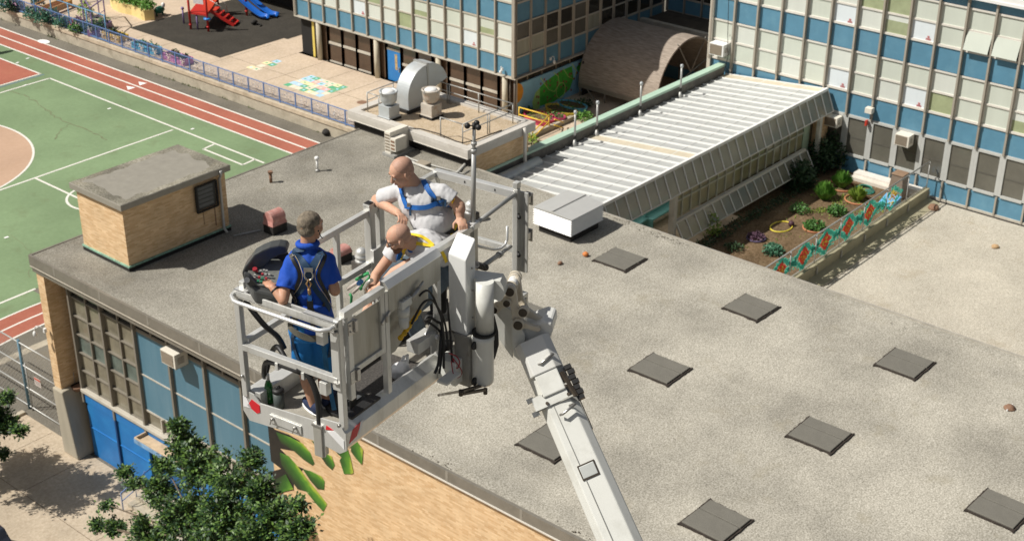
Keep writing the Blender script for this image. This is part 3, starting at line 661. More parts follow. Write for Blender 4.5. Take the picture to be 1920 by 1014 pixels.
# louvred white vent house
x, y = 43.35, 33.75
t = T('louvred_vent_house', 'white louvred vent box with a shallow pitched lid beside the glazed link', 'roof vent', (x, y, 0))
b = MB(); b.box(x - .95, x + .95, y - .95, y + .75, -.02, .45); b.build('curb', BLACK, t)
b = MB()
for i in range(7):
    z = .36 + i * .105; b.add([(x - 1.12, y - 1.1, z), (x + 1.12, y - 1.1, z), (x + 1.12, y + .95, z), (x - 1.12, y + .95, z), (x - 1.03, y - 1.01, z + .1), (x + 1.03, y - 1.01, z + .1), (x + 1.03, y + .86, z + .1), (x - 1.03, y + .86, z + .1)], [(0, 3, 2, 1), (4, 5, 6, 7), (0, 1, 5, 4), (1, 2, 6, 5), (2, 3, 7, 6), (3, 0, 4, 7)])
b.build('louvres', WHITEP, t)
b = MB(); a_ = [(x - 1.12, y - 1.1, 1.1), (x + 1.12, y - 1.1, 1.1), (x + 1.12, y + .95, 1.1), (x - 1.12, y + .95, 1.1)]
b.add(a_ + [(x - 1.12, y - .08, 1.2), (x + 1.12, y - .08, 1.2)], [(0, 1, 5, 4), (3, 4, 5, 2), (0, 4, 3), (1, 2, 5), (0, 3, 2, 1)]); b.box(x - 1.12, x + 1.12, y - .12, y - .04, 1.19, 1.24); b.build('lid', M('vent_lid_grey', (.52, .52, .5), .4, metal=.2, var=.04), t)
# odd things lying on the roof
def blob_thing(name, lab, cat, c, r, mat, seed=0, group=None):
    b = MB(); b.sphere((0, 0, 0), r, 12, 8); rr = random.Random(seed)
    b.v = [p * (1 + .18 * noise.noise(p * 9 + V((seed, 0, 0)))) + V(c) for p in b.v]
    o = b.build(name, mat, None, fix=True); tag(o, lab, cat, group); return o
blob_thing('ball', 'flattened orange ball lying on the roof near the lift', 'ball', (41.8, 31.54, .09), (.13, .12, .1), M('orange_rubber', (.60, .20, .05), .6, var=.15, scale=12), 3)
blob_thing('clod', 'lone brown clod on the roof left of the orange ball', 'debris', (40.55, 31.87, .05), (.14, .09, .07), RUST, 5)
blob_thing('roof_debris', 'brown rusty lump on the roof behind the basket corner post', 'debris', (41.3, 34.5, .06), (.2, .15, .09), RUST, 8)
for (px, py, lab) in ((1893, 765, 'rusty round roof drain with small white screws near the right edge'),):
    p = onz(px, py, 0); t = T('roof_drain', lab, 'drain', tuple(p))
    b = MB(); b.lathe(p, [(.2, 0), (.2, .03), (.14, .05), (.13, .1), (.05, .12)], 16); b.build('dome', RUST, t)
    b = MB(); b.box(p.x - .24, p.x - .2, p.y - .02, p.y + .02, .0, .06); b.box(p.x + .2, p.x + .24, p.y - .02, p.y + .02, .0, .06); b.build('screw', WHITEP, t)
p = onz(1750, 392, -5.16)
t = T('roof_drain', 'brown wire basket drain at the foot of the blue facade', 'drain', tuple(p)); b = MB(); b.lathe(p, [(.28, 0), (.3, .08), (.22, .22), (.05, .26)], 16); b.build('dome', RUST, t)
blob_thing('roof_debris', 'tan crumpled scrap alone on the pale annex roof', 'debris', tuple(onz(1866, 462, -5.1)), (.22, .18, .09), M('tan_scrap', (.45, .30, .16), .8, var=.3), 8)
# moss specks near the far roof edge
b = MB(); rr = random.Random(4)
for (px, py, n) in ((1160, 412, 30), (1175, 420, 26), (1235, 442, 40), (1248, 446, 30), (1150, 408, 15), (985, 812, 0), (812, 859, 20), (1100, 1006, 24), (1260, 452, 8), (1700, 615, 6)):
    c = onz(px, py, .05)
    for k in range(n):
        x = c.x + rr.gauss(0, .10); y = c.y + rr.gauss(0, .5); s = rr.uniform(.008, .028)
        b.add([(x - s, y - s, .045), (x + s, y - s * .5, .045), (x + s * .6, y + s, .05), (x - s, y + s * .7, .05)], [(0, 1, 2, 3)])
b.build('moss_specks', M('moss_dark', (.05, .035, .02), .9), kind='stuff', fix=False, label='dark moss crumbs along the edges of the gym roof')
# ================================================================ CURTAIN-WALL BUILDINGS
class Face:
    """plane helper: kind 'x' looks to -X (u = Y), kind 'y' looks to -Y (u = X); d = outward distance"""
    def __init__(s, kind, pl): s.k = kind; s.p = pl
    def box(s, b, u0, u1, z0, z1, d0, d1):
        if s.k == 'x': b.box(s.p - d1, s.p - d0, min(u0, u1), max(u0, u1), z0, z1)
        else: b.box(min(u0, u1), max(u0, u1), s.p - d1, s.p - d0, z0, z1)
        return b
    def P(s, u, z, d): return V((s.p - d, u, z)) if s.k == 'x' else V((u, s.p - d, z))
def curtain(root, F, us, rows, mull, rail, seed, glass, mw=.1, md=.17, special={}):
    rr = random.Random(seed)
    zlo = rows[0][0]; zhi = rows[-1][1]
    for u in us:
        b = MB(); F.box(b, u - mw / 2, u + mw / 2, zlo - .02, zhi, -.04, md); b.build('mullion', mull, root)
    for a, c in zip(us[:-1], us[1:]):
        l, h = min(a, c) + mw / 2 + .002, max(a, c) - mw / 2 - .002
        for ri, (z0, z1, kd) in enumerate(rows):
            if kd == 'b':
                b = MB(); F.box(b, l, h, z0 + .03, z1 - .03, -.05, -.01); b.build('spandrel_panel', BLUE, root)
            elif kd == 'w':
                zm = (z0 + z1) / 2; b = MB()
                F.box(b, l, h, z0 - .03, z0 + .09, -.03, .055); F.box(b, l, h, z1 - .07, z1 + .03, -.03, .05); F.box(b, l, h, zm - .05, zm + .05, -.03, .035)
                F.box(b, l, l + .05, z0 + .09, z1 - .07, -.03, .02); F.box(b, h - .05, h, z0 + .09, z1 - .07, -.03, .02)
                w = b.build('window', rail, root)
                for k, (q0, q1) in enumerate(((z0 + .09, zm - .05), (zm + .05, z1 - .07))):
                    sp = special.get((round((l + h) / 2, 0), ri, k)) if special else None
                    m = sp or rr.choices([g for g, _ in glass], [wt for _, wt in glass])[0]
                    b = MB(); off = rr.uniform(-.004, .004)
                    if sp == 'open':
                        p0 = F.P(l + .05, q1, .02); p1 = F.P(h - .05, q1, .02); p2 = F.P(h - .05, q0 + .06, .3); p3 = F.P(l + .05, q0 + .06, .3)
                        nn = (p1 - p0).cross(p2 - p0).normalized() * .03; b.prism([p0, p1, p2, p3], nn); b.build('open_sash', GL_PALE, w)
                        b = MB(); F.box(b, l + .05, h - .05, q0, q1, -.09, -.06); b.build('pane', GL_DARK, w)
                    else:
                        F.box(b, l + .05, h - .05, q0, q1, -.045, -.02 + off); b.build('pane', m, w)
                        if m is GL_WHITE and k == 0:
                            b = MB(); uu = l + .25; F.box(b, uu, uu + .28, q0 + .05, q0 + .09, -.01, .0); F.box(b, uu + .02, uu + .26, q0 + .11, q0 + .14, -.01, .0)
                            F.box(b, uu + .09, uu + .2, q0 + .17, q0 + .26, -.01, .0); b.build('sticker', M('sticker_red', (.50, .16, .16), .6), w)
                        elif rr.random() < .12 and m in (GL_PALE, GL_CREAM):
                            b = MB(); F.box(b, l + .055, h - .055, q0, q0 + (q1 - q0) * rr.uniform(.3, .7), -.019 + off, -.012 + off); b.build('blind_gap', GL_GREEN, w)
            elif kd == 'c':
                b = MB(); F.box(b, l, h, z0 + .02, z1, -.05, .0); b.build('spandrel_panel', BLUE, root)
    b = MB()
    for z in sorted({r[0] for r in rows if r[2] == 'b'}): F.box(b, us[0], us[-1], z - .035, z + .03, -.03, .03)
    b.build('horizontal_trim', mull, root)

# ---- mid wing (two visible faces)
wing = T('school_wing', 'blue and cream panelled school wing rising above the painted mural, behind the ducts', 'building', (68.14, 57.64, PZ))
us = [57.8 + 1.503 * k for k in range(15)]
rows = [(-5.42, -4.12, 'b'), (-4.12, -1.85, 'w'), (-1.85, -.5, 'b'), (-.5, 1.75, 'w'), (1.75, 3.1, 'b'), (3.1, 5.35, 'w'), (5.35, 5.95, 'c')]
gl = [(GL_PALE, 5), (GL_CREAM, 5), (GL_GREEN, 1.6), (GL_WHITE, .7)]
FX = Face('x', 68.14)
curtain(wing, FX, us, rows, MULL, RAILC, 11, gl, md=.14)
us2 = [68.2 + 1.513 * k for k in range(12)]
FY = Face('y', 57.70)
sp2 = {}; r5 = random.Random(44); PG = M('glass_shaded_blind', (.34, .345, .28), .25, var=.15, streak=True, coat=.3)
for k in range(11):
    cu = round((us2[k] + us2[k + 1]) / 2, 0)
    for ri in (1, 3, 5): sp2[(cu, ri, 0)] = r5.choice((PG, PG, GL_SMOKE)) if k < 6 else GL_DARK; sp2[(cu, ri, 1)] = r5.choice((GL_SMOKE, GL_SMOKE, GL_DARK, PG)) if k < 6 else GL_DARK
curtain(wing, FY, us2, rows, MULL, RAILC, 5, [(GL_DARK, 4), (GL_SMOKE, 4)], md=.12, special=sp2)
b = MB(); b.box(68.2, 85, 57.76, 78.9, -5.44, 6.2); b.build('wall_core', DARK, wing)
b = MB(); b.box(67.98, 68.3, 57.5, 79.0, -5.52, -5.44); b.box(68.3, 84.8, 57.5, 57.9, -5.52, -5.44); b.build('sill_trim', RAILC, wing)
b = MB(); b.box(67.9, 85.2, 57.4, 79.1, 5.95, 6.3); b.build('coping', WHITEP, wing)
b = MB(); b.box(67.96, 68.2, 57.58, 57.82, -5.44, 5.95); b.build('corner_post', MULL, wing)
b = MB(); b.box(68.0, 68.2, 78.85, 79.0, -5.44, 5.95); b.build('corner_post', MULL, wing)
# ground storey, recessed
XG2 = 68.42; FG = Face('x', XG2)
b = MB(); b.box(XG2 + .06, 84.5, 57.95, 78.8, PZ, -5.52); b.build('ground_floor_core', DARK, wing)
kinds = 'cwwwcdwwcwwwcw'   # per bay from Y=57.8 upwards is reversed below
bays = list(zip(us[:-1], us[1:]))
lay = {0: 'c', 1: 'w', 2: 'w', 3: 'w', 4: 'c', 5: 'w', 6: 'w', 7: 'd', 8: 'c', 9: 'w', 10: 'w', 11: 'w', 12: 'c', 13: 'e'}
for i, (a, c) in enumerate(bays):
    k = lay[i]
    if k == 'e': continue
    b = MB()
    for u in (a, c): FG.box(b, u - .09, u + .09, PZ, -5.55, -.05, .06)
    if k == 'w':
        FG.box(b, a + .09, c - .09, -7.02, -6.84, -.05, .05); FG.box(b, a + .09, c - .09, PZ, PZ + .12, -.05, .05)
        w = b.build('window', RAILC, wing)
        for z0, z1 in ((PZ + .12, -7.02), (-6.84, -5.55)):
            g = MB(); FG.box(g, a + .09, c - .09, z0, z1, -.05, -.02); g.build('pane', GL_BROWN, w)
    elif k == 'c':
        w = b.build('window_frame', RAILC, wing)
        g = MB(); FG.box(g, a + .09, c - .09, PZ, -5.55, -.05, -.02); g.build('pane', GL_BROWN, w)
        g = MB(); g.cyl((XG2 - .22, (a + c) / 2, PZ), (XG2 - .22, (a + c) / 2, -5.53), .2, n=16); g.build('column', M('column_cream', (.50, .46, .36), .8, var=.1), wing)
    else:
        FG.box(b, a + .09, c - .09, -6.14, -6.0, -.05, .05); w = b.build('door_frame', RAILC, wing)
        g = MB(); FG.box(g, a + .09, c - .09, -6.0, -5.55, -.05, -.02); g.build('pane', GL_DARK, w)
        g = MB(); FG.box(g, a + .1, c - .1, PZ + .02, -6.14, -.04, .02); d = g.build('door', DOORB, wing)
        g = MB(); FG.box(g, a + .42, a + .66, -7.5, -6.35, .02, .026); g.build('door_window', M('wired_glass', (.42, .30, .14), .4, var=.5, scale=9), d)
        g = MB(); FG.box(g, a + .22, a + .26, -7.6, -7.25, .02, .09); g.build('handle', GALV, d)
b = MB(); FG.box(b, us[13] - .1, us[13] + .12, PZ, -5.55, .03, .1); b.build('yellow_post', M('yellow_paint', (.66, .52, .12), .5), wing)
# mural wall under the side face
FM = Face('y', 57.95)
b = MB(); FM.box(b, 68.5, 84.5, PZ, -6.05, -.02, .12); b.build('mural_wall', M('mural_sky', (.26, .52, .70), .7, var=.12, scale=1.2), wing)
b = MB(); FM.box(b, 68.5, 84.5, -6.04, -5.53, -.02, .02); b.build('clerestory', GL_DARK, wing)
b = MB()
for u in us2[1:9]: FM.box(b, u - .05, u + .05, -6.04, -5.53, .02, .08)
b.build('clerestory_mullions', MULLD, wing)
def mflat(name, pts, mat, d):
    b = MB(); b.prism([(x, 57.95 - .12 - d, z) for x, z in pts], (0, -.006, 0)); b.build(name, mat, wing)
GRN = M('mural_grass', (.08, .46, .05), .8, var=.3, scale=3); LIM = M('mural_leafy', (.38, .62, .20), .8, var=.2); YEL = M('mural_line', (.5, .65, .2), .8)
mflat('mural_sun', [(68.52 + .7 * math.sin(t), -6.65 + .7 * math.cos(t)) for t in [PI * i / 10 for i in range(11)]], M('mural_orange', (.70, .30, .03), .7), .0)
mflat('mural_field', [(70.9, -8.2), (70.9, -6.9), (71.6, -6.6), (73.0, -6.3), (74.4, -6.25), (74.6, -7.2), (74.2, -7.9), (72.6, -8.3)], GRN, .002)
mflat('mural_field', [(74.9, -6.5), (75.6, -6.1), (80, -6.1), (80, -7.4), (77, -7.2), (75.2, -6.9)], GRN, .002)
mflat('mural_hill', [(70.3, -8.35), (70.15, -7.7), (70.5, -7.1), (70.95, -6.9), (70.95, -8.35)], LIM, .004)
mflat('mural_pond', [(76, -8.3), (76.4, -7.6), (78, -7.4), (80, -7.5), (80, -8.3)], M('mural_teal', (.05, .25, .30), .7), .002)
b = MB()
def yl(pts): b.tube([(x, 57.95 - .137, z) for x, z in pts], .03, 5)
yl([(71.0, -6.2), (71.9, -7.3), (72.5, -7.6), (73.0, -7.2), (72.9, -6.6), (72.4, -6.2)])
yl([(73.4, -6.15), (74.0, -6.9), (74.6, -7.25)]); yl([(74.4, -6.1), (74.9, -6.7), (74.8, -7.1)])
yl([(73.2 + .5 * math.cos(t), -7.7 + .55 * math.sin(t)) for t in [PI * 2 * i / 20 for i in range(21)]])
b.build('mural_paths', YEL, wing)
b = MB(); rr = random.Random(21)
for i in range(46):
    x = rr.uniform(70.6, 77); z = rr.uniform(-8.1, -6.3); b.box(x - .07, x + .07, 57.805, 57.812, z - .08, z + .08)
b.build('mural_dots', M('mural_dots', (.30, .09, .06), .7, var=.9, scale=4), wing)
b = MB(); b.tube([(68.25, 57.75, -5.5), (68.25, 57.75, PZ)], .07, 8); b.tube([(68.3, 58.2, -5.5), (68.3, 58.2, -7.6)], .05, 8); b.build('drain_pipe', M('pipe_brown', (.12, .10, .08), .6), wing)

# ---- right facade
fac = T('school_block', 'sunlit school block with blue spandrels and white cap rail at the upper right', 'building', (67.62, 29, -5.16))
us3 = [29.11 + 1.488 * k for k in range(-14, 10)]
FR = Face('x', 67.62)
rows3 = [(-.46, 1.84, 'w'), (1.84, 3.14, 'b'), (3.14, 5.36, 'w'), (5.36, 5.9, 'c')]
spec = {}
def bayu(i): return round(29.11 + 1.488 * (i + .5), 0)
for i, r_, k, m in ((-2, 2, 0, 'open'), (-3, 2, 0, 'open'), (3, 2, 0, GL_WHITE), (0, 2, 0, GL_WHITE), (3, 0, 0, GL_WHITE), (0, 0, 0, GL_WHITE), (-1, 0, 0, GL_GREEN), (1, 2, 1, GL_GREEN), (-2, 2, 1, GL_PALE)):
    spec[(bayu(i), r_, k)] = m
curtain(fac, FR, us3, rows3, MULL, RAIL, 3, [(GL_PALE, 6), (GL_CREAM, 4), (GL_WHITE, .2)], mw=.1, md=.2, special=spec)
b = MB(); b.box(67.7, 84, 8, 42.45, -5.2, 6.1); b.build('wall_core', DARK, fac)
b = MB(); b.box(67.25, 68.6, 8, 42.6, 5.9, 6.05); b.box(67.3, 68.5, 8, 42.6, 6.05, 6.3); b.build('white_cap_rail', WHITEP, fac)
b = MB(); b.box(68.5, 84, 8, 42.6, 6.1, 6.2); b.build('roof', ROOF2, fac)
b = MB(); b.box(67.45, 67.75, 42.4, 42.62, -8.4, 5.95); b.build('corner_post', M('corner_cream', (.52, .49, .42), .6), fac)
for u in us3: FR.box(MB(), u - .05, u + .05, -1.74, -.46, -.04, .16).build('mullion', MULL, fac)
for a, c in zip(us3[:-1], us3[1:]):
    l, h = a + .052, c - .052
    b = MB(); FR.box(b, l, h, -1.72, -.5, -.05, -.01); b.build('spandrel_panel', BLUE, fac)
    b = MB(); FR.box(b, l - .05, l + .12, -3.98, -1.76, -.03, .05); FR.box(b, h - .12, h + .05, -3.98, -1.76, -.03, .05); FR.box(b, l + .12, h - .12, -1.86, -1.74, -.03, .06); FR.box(b, l + .12, h - .12, -4.04, -3.9, -.03, .07); FR.box(b, l - .05, h + .05, -1.76, -1.7, -.02, .03)
    w = b.build('window', M('window_frame_grey', (.46, .47, .45), .5, var=.05), fac)
    b = MB(); FR.box(b, l + .12, h - .12, -3.9, -1.86, -.05, -.02); b.build('pane', GL_SMOKE, w)
    b = MB(); FR.box(b, l + .12, h - .12, -3.02, -2.94, -.019, -.01); b.build('screen_bar', M('screen_bar', (.09, .085, .07), .6), w)
    b = MB(); FR.box(b, l, h, -5.0, -4.06, -.05, -.01); b.build('spandrel_panel', BLUE, fac)
    b = MB(); FR.box(b, a - .045, a + .045, -5.12, -4.04, -.03, .12); b.build('mullion', MULL, fac)
b = MB(); FR.box(b, 8, 42.4, -5.14, -5.0, -.05, .08); FR.box(b, 8, 42.4, -.52, -.44, -.04, .035); b.build('base_trim', RAILC, fac)
b = MB(); FR.box(b, 8, 28.3, -5.16, -5.12, .0, .16); b.build('base_flashing', BLACK, fac)
p = onx(1703, 262, 67.0); ac_unit('air_conditioner', 'beige window air conditioner below the blue band of the right facade', (66.98, p.y + .35, -2.15), 'x', .8, .62, .6)
p = onx(1345, 56, 67.0); ac_unit('air_conditioner', 'bright window air conditioner at the left edge of the sunlit facade', (66.95, 41.72, .27), 'x', .95, .68, .66, mat=WHITEP)
ac_unit('air_conditioner', 'shaded window air conditioner in the corner beneath the glazed link eave', (66.95, 34.15, -2.15), 'x', .8, .55, .6)
t = T('dangling_cable', 'thin dark cable dangling in front of the leftmost facade windows', 'cable', (67.3, 41.4, 1.0))
b = MB(); b.tube([(67.35, 41.55, 5.8), (67.33, 41.4, 3.5), (67.3, 41.25, 1.2), (67.25, 41.1, .0), (67.25, 41.2, -.7), (67.3, 40.9, -1.0), (67.3, 40.7, -.5)], .018, 5); b.build('cable', BLACK, t)
b = MB(); b.box(67.3, 67.34, 41.1, 41.14, 1.1, 1.2); b.build('clip', GALV, t)
t = T('alarm_box', 'small cream box with a red light above the dark corner window', 'box', (67.3, 32.2, -1.3))
b = MB(); b.box(67.2, 67.55, 31.95, 32.35, -1.25, -.95); b.build('case', BEIGE, t, bevel=.01)
b = MB(); b.box(67.3, 67.5, 32.2, 32.3, -2.0, -1.7); b.build('red_light', M('red_lens', (.5, .05, .03), .3), t)

# ---- low link building behind the vault and its dark court
lk = T('low_link_building', 'low shaded link with dark flat top between the two panelled school blocks', 'building', (83.5, 50, PZ))
b = MB(); b.box(82, 85.4, 42.7, 57.6, PZ, -4.85); b.build('wall', BLUE, lk)
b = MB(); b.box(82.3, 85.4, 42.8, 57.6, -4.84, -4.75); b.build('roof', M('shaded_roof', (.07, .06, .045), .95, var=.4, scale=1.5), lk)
b = MB(); b.box(81.9, 82.3, 42.7, 57.6, -4.85, -4.55); b.build('coping', RAILC, lk)
b = MB()
for k in range(10): b.box(81.93, 82.0, 43.5 + 1.5 * k - .05, 43.5 + 1.5 * k + .05, PZ, -4.86)
b.build('mullions', MULLD, lk)
rw2 = T('rear_school_block', 'shaded rear wall with dark windows over a blue band in the courtyard corner', 'building', (85.5, 50, PZ))
curtain(rw2, Face('x', 85.5), [42.7 + 1.5 * k for k in range(11)], [(-4.75, -3.7, 'b'), (-3.7, -1.2, 'w'), (-1.2, 0, 'b'), (0, 2.3, 'w'), (2.3, 3.4, 'b'), (3.4, 5.5, 'w')], MULL, RAILC, 9, [(GL_DARK, 3), (GL_BROWN, 1)])
b = MB(); b.box(85.6, 95, 42.6, 57.7, PZ, 6); b.build('wall_core', DARK, rw2)
# courtyard
sheet('courtyard_paving', PAVE2, 50.0, 82.0, 41.8, 57.85, PZ - .0)
# vault shed
VX, VZ, VR = 78.4, -7.45, 3.7
vs_ = T('vaulted_shed', 'barrel vaulted shed with shingled skin, open end braced, in the shaded courtyard', 'shed', (VX, 54, PZ))
b = MB(); n = 40; prof = []
for i in range(n + 1):
    a = PI * i / n; prof.append((VX - VR * math.cos(a), VZ + VR * math.sin(a)))
inn = [(VX - (VR - .12) * math.cos(PI * i / n), VZ + (VR - .12) * math.sin(PI * i / n)) for i in range(n + 1)]
YA, YB = 50.9, 57.45
vv = []; ff = []
for (x, z) in prof: vv += [(x, YA, z), (x, YB, z)]
for (x, z) in inn: vv += [(x, YA, z), (x, YB, z)]
m_ = 2 * (n + 1)
for i in range(n):
    ff += [(2 * i, 2 * i + 1, 2 * i + 3, 2 * i + 2), (m_ + 2 * i, m_ + 2 * i + 2, m_ + 2 * i + 3, m_ + 2 * i + 1), (2 * i, 2 * i + 2, m_ + 2 * i + 2, m_ + 2 * i), (2 * i + 1, m_ + 2 * i + 1, m_ + 2 * i + 3, 2 * i + 3)]
b.add(vv, ff)
SHM = bpy.data.materials.new('vault_shingles'); SHM.use_nodes = True; _n = SHM.node_tree; _b = _n.nodes['Principled BSDF']; _b.inputs['Roughness'].default_value = .9
_g = _n.nodes.new('ShaderNodeNewGeometry'); _w = _n.nodes.new('ShaderNodeMapping'); _w.inputs['Scale'].default_value = (5, .8, 9)
_q = _n.nodes.new('ShaderNodeTexNoise'); _q.inputs['Scale'].default_value = 2.2; _q.inputs['Detail'].default_value = 5
_r2 = _n.nodes.new('ShaderNodeValToRGB'); _r2.color_ramp.elements[0].position = .35; _r2.color_ramp.elements[0].color = (.23, .19, .155, 1); _r2.color_ramp.elements[1].position = .65; _r2.color_ramp.elements[1].color = (.38, .32, .265, 1)
_n.links.new(_g.outputs['Position'], _w.inputs[0]); _n.links.new(_w.outputs[0], _q.inputs[0]); _n.links.new(_q.outputs[0], _r2.inputs[0]); _n.links.new(_r2.outputs[0], _b.inputs['Base Color'])
b.build('vault_roof', SHM, vs_)
b = MB(); b.box(VX - VR - .02, VX - VR + .06, YA, YB, VZ - .3, VZ); b.build('eave', MULLD, vs_)
b = MB(); b.cyl((VX - VR + .3, YA + .1, VZ + .3), (VX + VR - .3, YA + .1, VZ + 1.9), .04); b.cyl((VX - 1.4, YA + .1, VZ + 3.6), (VX + .4, YA + .1, VZ + 1.2), .04); b.cyl((VX + .4, YA + .1, VZ + 1.2), (VX + 2, YA + .1, VZ + 3.3), .04); b.build('braces', M('brace_grey', (.22, .20, .17), .6), vs_)
b = MB()
for y in (YA + .1, YA + 2.2, YA + 4.3, YB - .1): b.cyl((VX - VR + .05, y, PZ), (VX - VR + .05, y, VZ), .05)
b.cyl((VX - VR + .05, YB - 1.5, PZ), (VX - VR + .05, YB - .3, VZ), .035)
b.build('posts', MATS['brace_grey'], vs_)
b = MB(); b.box(VX - VR + .25, VX + VR - .3, YB - .2, YB - .1, PZ, VZ + 1.5); b.build('back_screen', DARK, vs_)
b = MB(); b.box(VX - VR + .4, VX - VR + 1.2, 51.4, 53.2, PZ, PZ + .7); b.build('red_bench', M('bench_red', (.35, .05, .04), .6), vs_)

# ---- glazed link (greenhouse)
gh = T('glazed_link', 'long white barred glass covered walkway running to the right facade', 'glasshouse', (56.5, 37.5, -4.95))
GX0, GX1 = 45.75, 67.4; ZR = -.54; ZL = -1.16; YR = 34.8; YL = 41.25
def rz_(y): return ZL + (ZR - ZL) * (YL - y) / (YL - YR)
nb = 28; dx = (GX1 - GX0) / nb
b = MB(); b.add([(GX0, YR, ZR - .03), (GX1, YR, ZR - .03), (GX1, YL, ZL - .03), (GX0, YL, ZL - .03)], [(0, 1, 2, 3)]); b.build('roof_glazing', GHG, gh)
for k in range(nb + 1):
    x = GX0 + dx * k; b = MB(); b.beam((x, YR, ZR + .0), (x, YL, ZL + .0), .06, .07); b.build('rafter', GHW, gh)
b = MB()
for y in (36.0, 37.3, 38.6, 39.9): b.beam((GX0, y, rz_(y) - .012), (GX1, y, rz_(y) - .012), .035, .02)
b.build('purlins', M('purlin', (.74, .74, .71), .4), gh)
for k in (27, 11): b = MB(); b.add([(GX0 + dx * k + .04, YR + .1, ZR - .02), (GX0 + dx * (k + 1) - .04, YR + .1, ZR - .02), (GX0 + dx * (k + 1) - .04, YL, ZL - .01), (GX0 + dx * k + .04, YL, ZL - .01)], [(0, 1, 2, 3)]); b.build('tan_panel', GHT, gh)
b = MB(); b.beam((GX0, YR - .02, ZR + .0), (GX1, YR - .02, ZR + .0), .14, .16); b.build('eave_gutter', GHW, gh)
YS2, ZS2 = 34.28, -1.7
b = MB(); b.add([(GX0, YR - .05, ZR - .08), (GX1, YR - .05, ZR - .08), (GX1, YS2, ZS2), (GX0, YS2, ZS2)], [(0, 1, 2, 3)]); b.build('upper_skirt_glass', GHS, gh)
for k in range(nb + 1):
    x = GX0 + dx * k; b = MB(); b.beam((x, YR - .08, ZR - .06), (x, YS2 - .02, ZS2), .05, .05, (0, -1, 0)); b.build('skirt_bar', GHW, gh)
b = MB(); b.beam((GX0, YS2, ZS2), (GX1, YS2, ZS2), .06, .05); b.build('skirt_edge', RAIL, gh)
GXa, GXb = 53.0, 65.3
b = MB(); b.box(GXa, GXb, 34.86, 34.89, -3.35, -1.5); b.build('wall_glass', GHV, gh)
b = MB()
k = 0; x = GXa
while x < GXb: b.box(x - .03, x + .03, 34.78, 34.86, -3.35, -1.4); x += dx
b.box(GXa, GXb, 34.80, 34.86, -2.5, -2.42); b.build('wall_bars', M('wall_bar', (.50, .50, .42), .5), gh)
b = MB(); b.beam((GXa - .1, 34.65, -3.4), (GXb, 34.65, -3.4), .18, .14); b.build('lower_gutter', RAIL, gh)
b = MB(); b.add([(GXa - .1, 34.58, -3.45), (GXb, 34.58, -3.45), (GXb, 34.1, -4.25), (GXa - .1, 34.1, -4.25)], [(0, 1, 2, 3)]); b.build('lower_skirt_glass', GHS, gh)
x = GXa
while x < GXb + .1: b = MB(); b.beam((x, 34.55, -3.44), (x, 34.08, -4.25), .05, .05, (0, -1, 0)); b.build('skirt_bar', GHW, gh); x += dx
b = MB(); b.beam((GXa - .1, 34.1, -4.26), (GXb, 34.1, -4.26), .06, .05); b.build('skirt_edge', RAIL, gh)
b = MB(); b.box(GXa - .35, GXa - .08, 34.5, 34.8, -4.95, -1.6); b.build('post', M('post_cream', (.56, .54, .47), .6), gh)
b = MB(); b.box(66.1, 66.35, 34.3, 34.5, -4.95, -1.6); b.build('post', MATS['post_cream'], gh)
b = MB(); b.box(58.5, 67.4, 34.95, 41.2, -4.95, -1.62); b.build('interior', M('interior_tan', (.20, .17, .11), .9), gh)
b = MB(); b.box(66.4, 67.4, 34.5, 34.9, -4.95, -1.7); b.build('block_wall', BRICK, gh)
b = MB(); b.box(65.4, 66.05, 34.86, 34.92, -4.3, -1.9); b.build('side_door', M('door_sage', (.36, .46, .34), .5), gh)
# parapet with mint coping
pw = T('parapet_wall', 'long dark faced parapet with a pale mint green cap beside the glazed link', 'wall', (56, 41.5, PZ))
b = MB(); b.box(45.75, 67.3, 41.3, 41.7, PZ, -.7); b.build('wall', M('parapet_dark', (.13, .12, .105), .8, var=.3, scale=1.5, dirt=(.30, .27, .22, .6)), pw)
b = MB(); b.box(45.7, 67.35, 41.27, 41.72, -.7, -.56); b.build('coping', GREENM, pw, bevel=.02)
b = MB(); b.box(45.75, 67.3, 41.12, 41.3, ZL - .35, ZL - .06); b.build('gutter', BLACK, pw)
for i, (x, y) in enumerate(((53.13, 41.0), (54.95, 41.0), (58.72, 41.0), (62.45, 41.0))):
    lab = ['vent standpipe with a white head nearest the guard rails, first along the mint parapet', 'vent standpipe second from the gym end along the mint parapet', 'vent standpipe third along the mint parapet, under the vaulted shed', 'vent standpipe farthest along the mint parapet, nearest the facade'][i]
    t = T('standpipe', lab, 'vent pipe', (x, y, -1.15), group='vent standpipes along the mint parapet')
    b = MB(); b.cyl((x, y, -1.15), (x, y, .6), .055, n=10); b.build('pipe', GALV, t)
    b = MB(); b.lathe((x, y, .54), [(.055, 0), (.085, .04), (.085, .15), (.05, .19)], 12); b.build('cap', LGREY, t)
    b = MB(); b.lathe((x, y, -1.2), [(.16, 0), (.11, .12), (.06, .36)], 12); b.build('boot', GALV, t)
    b = MB(); b.cyl((x, y, -.78), (x, y, -.6), .075); b.build('clamp', BLACK, t)
